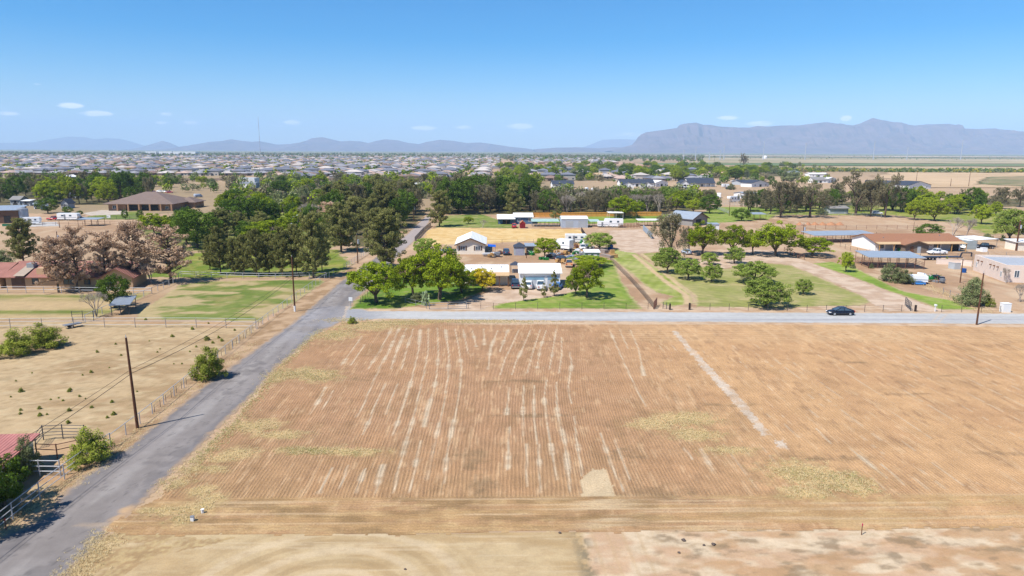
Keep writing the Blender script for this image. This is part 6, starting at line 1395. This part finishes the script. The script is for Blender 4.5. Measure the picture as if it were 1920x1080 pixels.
# ================================================================ POLES AND WIRES
PWOOD = mat('pole_wood', K(116, 76, 54), .9, var=.3, scale=2, stretch=(3, 3, .4)); INS = mat('insulator', (.4, .42, .44), .3)
def pole(px, py, top, label, r=.17, arm=0, can=False, foot=None, lean=0, name='utility_pole'):
    p = at(px, py); h = hgt(px, py, top); t = thing(name, label, 'pole', p); t.rotation_euler = (0, lean, 0)
    MB().cyl((0, 0, -.3), (0, 0, h), r, r*.62, n=10).build('pole', PWOOD, t, smooth=False)
    MB().cyl((0, 0, h), (0, 0, h+.32), .05, .03, n=6).build('insulator', INS, t)
    if arm: a = MB().box(0, 0, h-.7, arm, .12, .14).build('crossarm', PWOOD, t); [MB().cyl((x, 0, h-.56), (x, 0, h-.3), .06, n=6).build('insulator', INS, a) for x in (-arm*.45, -arm*.15, arm*.45)]
    if can: MB().cyl((.38, -.1, h-2.4), (.38, -.1, h-1.3), .28, n=10).build('transformer', mat('can_grey', K(206, 212, 220), .5), t)
    if foot: MB().cyl((0, 0, 0), (0, 0, foot), r+.02, n=10).build('foot_sleeve', WHITE, t)
    return p, h
A_ = pole(258, 803, 633, 'tall leaning utility pole nearest the camera, throwing a shadow on the road', .17, lean=-.02)
B_ = pole(553, 584, 481, 'utility pole with a white foot at the road junction', .17, foot=1.1)
C_ = pole(671, 494, 440, 'utility pole with a pale transformer beside the tallest pine', .16, can=True)
D_ = pole(776, 413, 382, 'utility pole with a street lamp where the dirt road enters the trees', .16, can=True)
pole(1831, 609, 512, 'utility pole between the cross road and the plowed field', .17)
pole(1800, 530, 486, 'rusty brown pole in front of the pink adobe house', .14)
pole(1905, 470, 414, 'thick utility pole at the right edge behind the adobe house', .3, can=True)
pole(1505, 450, 419, 'utility pole with transformer in the bare lot behind the mesquite row', .15, can=True, arm=2.0)
pole(1367, 405, 378, 'utility pole by the round olive tree', .15); pole(1413, 390, 362, 'utility pole left of the white shed', .15); pole(1712, 437, 416, 'thin pole behind the ranch house', .1)
pole(1718, 340, 320, 'left of three bare poles in the far tan field', .25); pole(1782, 350, 335, 'middle of three bare poles in the far tan field', .25); pole(1816, 350, 320, 'right of three bare poles in the far tan field', .25)
pole(112, 427, 414, 'short pole in the left dirt lot', .14); pole(108, 452, 434, 'leaning pole with a meter box behind the dying pines', .18, can=True); pole(904, 476, 456, 'dark pole at the right corner of the mobile home', .12); pole(987, 484, 466, 'short dark post in front of the grey shed', .12)
pole(228, 380, 348, 'street lamp pole before the tall dark trees', .12); pole(40, 340, 316, 'pole above the left tract houses', .15); pole(317, 352, 330, 'pole beside the far bright trees', .15)
for i, (px, h_) in enumerate([(40, 12), (300, 11), (690, 13), (1020, 12)]):
    pass
def wire(name, label, pts, sag, off=(0, 0, 0), r=.022):
    P = [Vector(p)+Vector(off) for p in pts]; b = MB()
    for a, c in zip(P[:-1], P[1:]):
        prev = a
        for k in range(1, 17):
            u = k/16; q = a+(c-a)*u-Vector((0, 0, sag*4*u*(1-u)))
            b.cyl(prev, q, r, n=4, cap=False); prev = q
    o = b.build(name, mat('cable', (.02, .02, .02), .6)); tag(o, label, 'cable'); return o
pA = Vector(A_[0]); pB = Vector(B_[0]); pC = Vector(C_[0]); pD = Vector(D_[0]); back = pA-(pB-pA)*1.0
pts = [back+Vector((0, 0, 6.4)), pA+Vector((0, 0, 6.3)), pB+Vector((0, 0, 6.5)), pC+Vector((0, 0, 6.6)), pD+Vector((0, 0, 6.5))]
wire('overhead_cable', 'thicker of two slack cables strung pole to pole along the left road', pts, 1.1, r=.03)
wire('overhead_cable', 'thinner slack cable just above the thick one along the left road', pts, .8, (0, 0, .45), r=.02)
for (px, top, lb) in [(1282, 281, 'far pylon left of the horizon group, dark'), (1304, 276, 'white far pylon behind the two gabled farmhouse'), (1330, 284, 'short pale pylon right of the palms'), (1350, 281, 'slim pale pylon before the lone tree'), (1357, 272, 'tallest white pylon beside the lone tall tree'),
                      (1431, 264, 'pylon standing by the white tank on the plain'), (1509, 268, 'pylon in the middle of the right plain'), (1637, 264, 'pylon below the mountain peak'), (1801, 262, 'rightmost pylon on the plain'), (1700, 276, 'small pylon far right of the peak')]:
    p = at(px, 300.5); h = atY(px, top, p.y).z; t = thing('power_pylon', lb, 'pylon', p)
    MB().cyl((0, 0, 0), (0, 0, h), 1.5, .6, n=6).build('mast', mat('pylon_grey', K(214, 220, 228), .6), t)
    for k in range(3): MB().bar((-5+k, 0, h*.95-k*h*.11), (5-k, 0, h*.95-k*h*.11), .8).build('crossarm', mat('pylon_grey', K(214, 220, 228), .6), t)
p = atY(488, 283, 4200); t = thing('radio_mast', 'very tall thin radio mast above the left horizon', 'mast', (p.x, 4200, 0)); hh = atY(488, 219, 4200).z
for k in range(6): MB().cyl((0, 0, hh*k/6), (0, 0, hh*(k+1)/6), .9, n=4, cap=False).build('mast_section', mat('mast_red', K(196, 150, 150), .7) if k % 2 == 0 else mat('mast_white', K(222, 222, 226), .7), t)

# ================================================================ SMALL THINGS
def crate(name, label, px, py, s, m, cat, rz=0, lid=None):
    t = thing(name, label, cat, at(px, py), rz); b = MB()
    sx, sy, sz = s; b.box(0, 0, 0, sx, .06, sz); b2 = MB(); b.v = []; b.f = []; b.m = []
    b.box(0, -sy/2, 0, sx, .06, sz).box(0, sy/2, 0, sx, .06, sz).box(-sx/2, 0, .002, .06, sy-.07, sz-.004).box(sx/2, 0, .002, .06, sy-.07, sz-.004).box(0, 0, .004, sx-.08, sy-.08, .06)
    b.build('bin', m, t)
    if lid: MB().slab([(-sx/2-.06, -sy/2-.06, sz+.08), (sx/2+.06, -sy/2-.06, sz+.08), (sx/2+.06, sy/2+.06, sz+.08), (-sx/2-.06, sy/2+.06, sz+.08)], .08).build('lid', lid, t)
    return t
BLUE = mat('blue_plastic', K(20, 90, 170), .5); 
t = thing('blue_tub', 'round dark blue bin at the end of the dirt drive', 'bin', at(1144.5, 468)); MB().cyl((0, 0, 0), (0, 0, 1.3), .85, n=16).cyl((0, 0, 1.3), (0, 0, 1.42), .92, .8, n=16).build('tub', BLUE, t); MB().cyl((0, 0, 1.42), (0, 0, 1.5), .5, n=12).build('lid', mat('light_blue_lid', K(60, 140, 220), .5), t)
t = thing('blue_tank', 'blue round water barrel by the adobe house', 'barrel', at(1807, 511)); MB().cyl((0, 0, 0), (0, 0, 1.0), .55, n=14).build('barrel', BLUE, t); MB().cyl((0, 0, 1.0), (0, 0, 1.06), .5, n=14).build('lid', BLUE, t)
crate('gas_tank', 'white box tank in front of the white carport', 1844, 472, (1.5, 1.2, 1.2), PW, 'tank', 0, PW)
crate('wooden_crates', 'stack of orange wooden crates beside the top of the left lawn', 1151, 483, (1.9, 1.3, .9), WOODL, 'crates', .2, WOODL)
crate('wooden_crates', 'single orange crate behind the orange crate stack', 1148, 476, (1.2, 1.0, 1.1), WOODL, 'crates', .1, WOODL)
crate('lumber_stack', 'long stack of grey lumber along the junk yard fence', 1138, 482, (1.2, 5.0, .6), mat('grey_lumber', K(176, 160, 150), .9, var=.2, scale=4), 'lumber', .45, mat('grey_lumber', K(176, 160, 150), .9))
crate('lumber_stack', 'shorter pallet pile behind the long grey lumber', 1132, 474, (1.4, 3.0, .9), mat('grey_lumber', K(176, 160, 150), .9), 'lumber', .45, mat('grey_lumber', K(176, 160, 150), .9))
crate('tote', 'green box on the porch of the ranch house', 1689, 472, (1.7, 1.0, 1.0), mat('green_plastic', K(40, 140, 60), .6), 'box', 0, mat('green_plastic', K(40, 140, 60), .6))
crate('feed_bin', 'dark green box left of the ranch house', 1627, 463, (1.3, 1.0, 1.2), mat('dark_green', K(50, 90, 80), .6), 'box', 0, mat('dark_green', K(50, 90, 80), .6))
crate('green_trough', 'green feed trough before the brown barn', 16, 424, (4.0, 1.2, .9), mat('green_steel', K(50, 130, 96), .6), 'trough')
crate('green_trough', 'taller green feed bin behind the layered pine', 33, 427, (3.4, 1.4, 1.3), mat('green_steel', K(50, 130, 96), .6), 'trough')
crate('white_cabinet', 'white utility cabinet on the verge at the right', 1884, 585, (1.5, 1.0, 1.7), WHITE, 'cabinet', 0, WHITE)
crate('white_bin', 'white box among the carport yard things', 1834, 471, (.8, .8, .8), PW, 'bin', 0, PW)
t = thing('propane_tank', 'pale capsule gas tank right of the mobile home', 'tank', at(913, 481)); MB().cyl((-1.0, 0, .7), (1.0, 0, .7), .48, n=14).cyl((-1.3, 0, .7), (-1.0, 0, .7), .25, .48, n=14).cyl((1.0, 0, .7), (1.3, 0, .7), .48, .25, n=14).build('tank', mat('tank_pale', K(206, 206, 208), .5), t); MB().box(-.7, 0, 0, .15, .6, .3).box(.7, 0, 0, .15, .6, .3).build('stand', STEEL, t)
t = thing('tarp_tent', 'bright blue tarp over the clutter right of the mobile home', 'tarp', at(922, 474)); MB().slab([(-1.2, -1, 2.1), (1.2, -1, 1.9), (1.2, 1, 2.3), (-1.2, 1, 2.5)], .06).build('tarp', mat('blue_tarp', K(30, 110, 226), .6), t)
for x in (-1.1, 1.1):
    for y in (-.9, .9): MB().cyl((x, y, 0), (x, y, 1.9), .04, n=5).build('pole', STEEL, t)
t = thing('gazebo', 'small dark roofed gazebo left of the white garage', 'gazebo', at(966, 511)); MB().add([(-1.3, -1.3, 2), (1.3, -1.3, 2), (1.3, 1.3, 2), (-1.3, 1.3, 2), (0, 0, 2.9)], [(0, 1, 4), (1, 2, 4), (2, 3, 4), (3, 0, 4), (3, 2, 1, 0)]).build('roof', R_DARK, t)
for x in (-1.1, 1.1):
    for y in (-1.1, 1.1): MB().box(x, y, 0, .12, .12, 2.0).build('post', WOOD, t)
MB().box(0, 0, 0, 1.6, 1.0, .8).build('table', STEEL, t)
t = thing('road_sign', 'small white sign on a post at the road junction', 'sign', at(658, 577)); MB().cyl((0, 0, 0), (0, 0, 1.9), .04, n=6).build('post', STEEL, t); MB().box(0, -.05, 1.35, .7, .04, .75).build('panel', WHITE, t)
t = thing('horse_sculpture_base', 'grey flatbed gooseneck trailer parked before the ranch house', 'trailer', at(1780, 487), 0); t.name = 'gooseneck_trailer'
MB().box(-2.5, 0, .75, 11, 2.4, .2).build('deck', mat('black_steel', (.03, .035, .05), .5), t); MB().bar((3, 0, .9), (3.4, 0, 2.0), .3).bar((3.4, 0, 2.0), (6.2, 0, 2.0), .3).bar((6.2, 0, 2.0), (6.2, 0, .9), .25).build('gooseneck', mat('black_steel', (.03, .035, .05), .5), t); wheels(t, (-5.5, -4.5, -3.5), 1.2, .38, .25)
t = thing('utility_box', 'small white concrete box in the weeds at the lower left of the field', 'box', at(361, 977)); MB().box(0, 0, 0, .26, .22, .4).build('box', WHITE, t); MB().box(0, 0, .4, .3, .26, .04).build('lid', STEEL, t)
t = thing('utility_box', 'tiny white cap beside the concrete box in the weeds', 'box', at(380, 962)); MB().cyl((0, 0, 0), (0, 0, .3), .12, n=8).cyl((0, 0, .3), (0, 0, .36), .15, n=8).build('cap', WHITE, t)
t = thing('survey_stake', 'pink topped survey stake at the bottom of the plowed field', 'stake', at(1615, 1003)); MB().bar((0, 0, 0), (0, 0, .8), .05).build('stake', WOOD, t); MB().bar((0, 0, .8), (0, 0, 1.0), .06).build('ribbon', mat('pink_ribbon', K(230, 60, 110), .7), t)
t = thing('survey_stake', 'red topped stake at the lower left road edge', 'stake', at(12, 995)); MB().bar((0, 0, 0), (0, 0, .9), .06).build('stake', RUST, t); MB().bar((0, 0, .9), (0, 0, 1.1), .08).build('ribbon', mat('red_ribbon', K(200, 50, 50), .7), t)
t = thing('mailbox', 'pale mailbox post at the mouth of the gravel drive', 'mailbox', at(1753, 584)); MB().box(0, 0, 0, .15, .15, 1.1).build('post', WHITE, t); MB().box(0, 0, 1.1, .3, .5, .3).build('box', WHITE, t)
t = thing('backstop_sign', 'white board standing on the far left dirt lot', 'board', at(204, 411)); MB().box(0, 0, .6, 1.6, .08, 1.2).build('board', WHITE, t); MB().bar((-.6, 0, 0), (-.6, 0, .6), .08).bar((.6, 0, 0), (.6, 0, .6), .08).build('leg', STEEL, t)
t = thing('white_tank', 'white dome tank on the far plain by the pylon', 'tank', at(1434, 298)); MB().cyl((0, 0, 0), (0, 0, 9), 9, n=16).cyl((0, 0, 9), (0, 0, 13), 9, 3, n=16).build('tank', WHITE, t)
for i, (px, py, s_) in enumerate([(1338, 1022, .2), (1273, 1037, .14), (1050, 1000, .16), (1320, 1023, .14), (1282, 1014, .2), (760, 1068, .12)]):
    rr = np.random.default_rng(i); b = MB(); V = []; 
    for a in range(4):
        for c in range(7): th = math.pi*(a+.5)/4; ph = 2*math.pi*c/7; k = s_*rr.uniform(.7, 1.1); V.append((k*math.sin(th)*math.cos(ph), k*math.sin(th)*math.sin(ph), k*.6*math.cos(th)+s_*.3))
    b.add(V, [(a*7+c, (a+1)*7+c, (a+1)*7+(c+1) % 7, a*7+(c+1) % 7) for a in range(3) for c in range(7)]+[tuple(range(7)), tuple(range(27, 20, -1))])
    o = b.build('rock', mat('dark_rock', K(110, 96, 88), .95, var=.3, scale=6)); o.location = at(px, py)
    tag(o, ['dark clod lying on the pale lot right of the tracks', 'brown clod on the pale lot below the dark clod', 'dark broken lump at the head of the grey strip', 'small dark stone left of the dark clod', 'brown flat clod above the tracks edge', 'small stone at the bottom of the graded lot'][i], 'rock')
# junk yard clutter: each piece its own
g = random.Random(4); cl_ = [('white', PW), ('grey', STEEL), ('rusty', RUST), ('pale wooden', WOODL), ('black', PB_), ('green', mat('green_plastic', K(40, 140, 60), .6))]
SP = [(1040, 480), (1047, 486), (1052, 478), (1062, 477), (1070, 474), (1078, 477), (1086, 474), (1092, 480), (1084, 466), (1076, 464), (1070, 458), (1092, 457), (1100, 460), (1108, 470), (1118, 472), (1044, 474), (1030, 482), (1018, 487), (926, 478), (932, 482), (936, 476), (920, 483), (990, 470), (996, 478), (1000, 463), (1008, 462), (1096, 452), (1046, 460), (1754, 524), (1745, 527), (1730, 520), (1760, 530), (1690, 517), (1050, 494), (1086, 488)]
for i, (px, py) in enumerate(SP):
    nm_, m_ = cl_[i % 6]; c = at(px, py); t = thing('junk_pile', nm_+' scrap pile in the cluttered yards', 'scrap', c, g.uniform(0, 3), 'scrap piles in the cluttered yards')
    b = MB()
    for k in range(4): b.box(g.uniform(-1, 1), g.uniform(-.8, .8), .003*k+g.choice([0, 0, .5]), g.uniform(.5, 1.6), g.uniform(.4, 1.2), g.uniform(.3, .9), g.uniform(0, 3))
    b.build('scrap', m_, t)
    b = MB()
    for k in range(3): b.bar((g.uniform(-1.2, 1.2), g.uniform(-1, 1), .1), (g.uniform(-1.2, 1.2), g.uniform(-1, 1), g.uniform(.6, 1.6)), .08)
    b.build('bars', cl_[(i+1) % 6][1], t)
# dirt mounds in the arena lot
for i, (px, wd) in enumerate([(1499, 12), (1515, 10), (1528, 12), (1542, 14), (1558, 16), (1574, 14)]):
    p = at(px, 422); w_ = wd*mpp(px, 422)*.6; a, b = np.meshgrid(np.linspace(0, 1, 8), np.linspace(0, 2*math.pi, 17)[:-1], indexing='ij'); rr = a*w_*(.8+.4*vn(b*2, a*0, i))
    z = (1-a**1.5)*1.2*(.8+.4*vn(b*2, a*3, i+9)); V = np.stack([rr*np.cos(b), rr*np.sin(b), z], 2).reshape(-1, 3)
    Q = [(r_*16+c, (r_+1)*16+c, (r_+1)*16+(c+1) % 16, r_*16+(c+1) % 16) for r_ in range(7) for c in range(16)]
    o = obj('dirt_mound', np_mesh('dirt_mound', V, Q, mat('red_dirt', KA(206, 146, 104), .95, var=.15)), loc=tuple(p)); tag(o, 'reddish dirt heap in the line of heaps behind the long shelter', 'dirt mound', 'dirt heaps behind the long shelter')

# ================================================================ TRACT HOUSES
def tract_proto(seed, wm, rm, two=False):
    g = random.Random(seed); b = MB(); w_, d_ = g.uniform(13, 16), g.uniform(17, 21); h = 5.6 if two else 2.9; X_ = w_/2; ov = .6
    b.box(0, d_/2, 0, w_, d_, h); b.box(g.choice([-1, 1])*w_*.22, -1.8, 0, w_*.42, 3.4, 2.8); b.cm = 1; z1 = h+2.4; i_ = X_*.95
    def hip(x0, y0, x1, y1, z0, z1):
        wd, dp = x1-x0, y1-y0; k = min(wd, dp)/2
        A = (x0+k, (y0+y1)/2) if wd > dp else ((x0+x1)/2, y0+k); B = (x1-k, (y0+y1)/2) if wd > dp else ((x0+x1)/2, y1-k)
        V = [(x0, y0, z0), (x1, y0, z0), (x1, y1, z0), (x0, y1, z0), (*A, z1), (*B, z1)]
        b.add(V, ([(0, 1, 5, 4), (1, 2, 5), (2, 3, 4, 5), (3, 0, 4)] if wd > dp else [(0, 1, 4), (1, 2, 5, 4), (2, 3, 5), (3, 0, 4, 5)])+[(3, 2, 1, 0)])
    hip(-X_-ov, -ov, X_+ov, d_+ov, h+.01, z1); sx = w_*.22*(1 if b.v[8][0]+b.v[9][0] > 0 else -1); hip(sx-w_*.21-ov, -3.5-ov, sx+w_*.21+ov, 3, 2.82, 4.4)
    b.cm = 2
    for u in (-.3, .05, .3): b.box(u*w_, -.04, .9, 1.6, .1, 1.3)
    for u in (-.3, .3): b.box(u*w_, d_+.04, .9, 1.8, .1, 1.3); b.box(-X_-.04, d_*(.5+u), .9, .1, 1.6, 1.3)
    me = bpy.data.meshes.new('tract_house'); me.from_pydata(b.v, [], b.f); [me.materials.append(m) for m in (wm, rm, GLASS)]; me.polygons.foreach_set('material_index', b.m); me.update()
    bm_ = bmesh.new(); bm_.from_mesh(me); bmesh.ops.recalc_face_normals(bm_, faces=bm_.faces); bm_.to_mesh(me); bm_.free(); return me
TW = [mat('stucco_a', K(206, 186, 164), .9), mat('stucco_b', K(226, 214, 200), .9), mat('stucco_c', K(176, 150, 126), .9)]
TR = [('pinkish tan', mat('tile_pink', K(216, 186, 168), .9, objvar=.12)), ('grey', mat('tile_grey', K(176, 174, 178), .9, objvar=.12)), ('brown', mat('tile_brown', K(160, 132, 116), .9, objvar=.12)), ('dark grey', mat('tile_slate', K(134, 136, 148), .9, objvar=.1)), ('pale beige', mat('tile_beige', K(224, 212, 202), .9, objvar=.1))]
TP = [(n_, tract_proto(i*3+j, TW[(i+j) % 3], m_, (i+j) % 5 == 4)) for j in range(2) for i, (n_, m_) in enumerate(TR)]
g = random.Random(21); spots = []
Y0 = YY(336)
row = 0; y = Y0+4
while y < 2900:
    face = row % 2; y += 24 if face else 42
    x = -y*.80; edge = at(860, 335).x if y < 1100 else y*.0+20
    while x < (y*.02 if y < YY(318) else (y*.10 if y > 1700 else -10)):
        x += g.uniform(16.5, 19); px, py = proj((x, y, 0))
        if -30 < px < 935 and g.random() < .94 and not (540 < px < 935 and py > 318): spots.append((x+g.uniform(-1, 1), y+g.uniform(-2, 2), (PI if face else 0)+g.uniform(-.04, .04)))
    row += 1
# the blocks whose streets run away from the camera
for k, X_ in enumerate(range(-270, 0, 24)):
    yy = YY(338)+g.uniform(0, 6)
    while yy < YY(316):
        px, py = proj((X_, yy, 0))
        if 500 < px < 925 and not (k % 3 == 2): spots.append((X_, yy, (PI/2 if k % 3 == 0 else -PI/2)+g.uniform(-.03, .03)))
        yy += 18.5
for i in range(260):   # outlying blocks on the right
    px = g.uniform(960, 1160); yy = g.uniform(1500, 2900); spots.append((atY(px, 300, yy).x, yy, g.choice([0, PI])))
for i in range(70):
    px = g.uniform(1000, 1330); yy = g.uniform(700, 1000); spots.append((atY(px, 300, yy).x, yy, g.choice([0, PI, .3])))
spots.sort(key=lambda s: math.hypot(s[0], s[1]))
near = spots[:290]; far_ = spots[290:]; print('tract houses', len(spots))
for x, y, rz in near:
    n_, me = g.choice(TP+TP[1::5]+TP[3::5]+TP[1::5]); o = obj('tract_house', me, loc=(x, y, 0)); o.rotation_euler = (0, 0, rz)
    tag(o, 'stucco tract house with a %s hip roof in the distant subdivision' % n_, 'house', 'tract houses with %s roofs in the distant subdivision' % n_)
# the rest of the town beyond: one object
V = []; Fq = []; mi = []; off = 0
ms_ = TW+[m_ for _, m_ in TR]
base = {}
for x, y, rz in far_:
    k = g.choice([0, 1, 1, 2, 3, 3, 4]); wm = g.randrange(3); w_, d_, h = g.uniform(12, 16), g.uniform(14, 20), 3.0 if g.random() < .8 else 5.6; c, s_ = math.cos(rz), math.sin(rz)
    L_ = [(-w_/2, 0, 0), (w_/2, 0, 0), (w_/2, d_, 0), (-w_/2, d_, 0), (-w_/2-.5, -.5, h), (w_/2+.5, -.5, h), (w_/2+.5, d_+.5, h), (-w_/2-.5, d_+.5, h), (0, d_*.4, h+2.4), (0, d_*.6, h+2.4)]
    V += [(x+a*c-b*s_, y+a*s_+b*c, z) for a, b, z in L_]
    for q, m_ in (((0, 1, 5, 4), wm), ((1, 2, 6, 5), wm), ((2, 3, 7, 6), wm), ((3, 0, 4, 7), wm), ((4, 5, 8), 3+k), ((5, 6, 9, 8), 3+k), ((6, 7, 9), 3+k), ((7, 4, 8, 9), 3+k)): Fq.append(tuple(off+i for i in q)); mi.append(m_)
    off += 10
me = bpy.data.meshes.new('far_town'); me.from_pydata(V, [], Fq); [me.materials.append(m_) for m_ in ms_]; me.polygons.foreach_set('material_index', mi); me.update()
tag(obj('far_town', me), 'hundreds of tiny tract houses spreading to the horizon', kind='stuff')
# trees of the town and the plain: past counting
def far_trees(name, label, pts, mats, seed, hr=(3, 7), k=34, ls=.30):
    rng = np.random.default_rng(seed); pts = np.asarray(pts); n = len(pts)
    h = rng.uniform(*hr, n); r = h*rng.uniform(.45, .75, n)
    P = np.repeat(pts, k, 0); d = rng.normal(size=(n*k, 3)); d /= np.linalg.norm(d, axis=1)[:, None]; rr = np.repeat(r, k); hh = np.repeat(h, k); wb = 1+.25*rng.normal(size=n*k)
    C = np.stack([P[:, 0]+d[:, 0]*rr*.7*wb, P[:, 1]+d[:, 1]*rr*.7, hh*.55+d[:, 2]*hh*.36*wb], 1); C[:, 2] = np.maximum(C[:, 2], .3)
    nn = d+rng.normal(size=d.shape)*.5; nn /= np.linalg.norm(nn, axis=1)[:, None]; a = np.cross(nn, rng.normal(size=d.shape)); a /= np.linalg.norm(a, axis=1)[:, None]; b = np.cross(nn, a); s = (rr*ls)[:, None]
    V = np.stack([C-a*s, C-b*s, C+a*s, C+b*s], 1).reshape(-1, 3)
    me = np_mesh(name, V, np.arange(n*k*4).reshape(-1, 4), mats, {'lv': ('POINT', np.repeat(rng.uniform(0, 1, n*k), 4))}, mi=np.repeat(rng.integers(0, len(mats), n), k))
    return tag(obj(name, me), label, kind='stuff')
pts = []
for x, y, rz in spots:
    for _ in range(2):
        if g.random() < .75: pts.append((x+g.uniform(-9, 9), y+g.uniform(-12, 24)))
far_trees('subdivision_trees', 'small garden trees scattered between the distant tract houses', pts, [LM['round'], LM['mesquite'], LM['round'], LM['gold']], 5)
pts = []
for i in range(1500): px = g.uniform(-60, 960); yy = g.uniform(2300, 5200); pts.append((atY(px, 290, yy).x, yy))
for i in range(700): px = g.uniform(940, 1320); yy = g.uniform(1900, 4200); pts.append((atY(px, 290, yy).x, yy))
far_trees('distant_trees', 'dark line of distant trees along the left horizon', pts, [LM['round'], LM['euc'], LM['olive']], 6, (5, 12))
pts = []
for i in range(900): px = g.uniform(1380, 1980); yy = g.uniform(YY(323), YY(318)); pts.append((atY(px, 290, yy).x, yy))
for i in range(900): px = g.uniform(1100, 1980); yy = g.uniform(YY(299), YY(290)); pts.append((atY(px, 290, yy).x, yy))
far_trees('desert_scrub', 'scrub and palo verde bushes along the canal on the far plain', pts, [LM['olive'], LM['round'], LM['gold']], 7, (2, 5))
pts = []
for i in range(330): px = g.uniform(-40, 1000); yy = g.uniform(YY(366), YY(338)); pts.append((atY(px, 290, yy).x, yy))
for i in range(240): px = g.uniform(940, 1560); yy = g.uniform(YY(346), YY(314)); pts.append((atY(px, 290, yy).x, yy))
for i in range(160): px = g.uniform(430, 780); yy = g.uniform(YY(402), YY(372)); pts.append((atY(px, 290, yy).x, yy))
for i in range(200): px = g.uniform(830, 1320); yy = g.uniform(YY(398), YY(366)); pts.append((atY(px, 290, yy).x, yy))
far_trees('belt_thicket', 'smaller trees and thickets filling the green belt between the big crowns', pts, [LM['round'], LM['mesquite'], LM['olive'], LM['euc']], 9, (3, 8.5), 150, .13)
for px0, px1, lb in [(272, 292, 'leftmost of the long white sheds on the horizon'), (298, 322, 'middle of the long white sheds on the horizon'), (324, 366, 'longest of the white sheds on the horizon')]:
    a, b = atY(px0, 283, 4200), atY(px1, 283, 4200); house('warehouse', lb, None, None, 60, 13, 2, WHITE, WHITE, 'flat', 0, loc=(Vector(((a.x+b.x)/2, 4200, 0)), b.x-a.x, 0), cat='warehouse', doors=[('f', .5, 12, 8, W_GREY)])
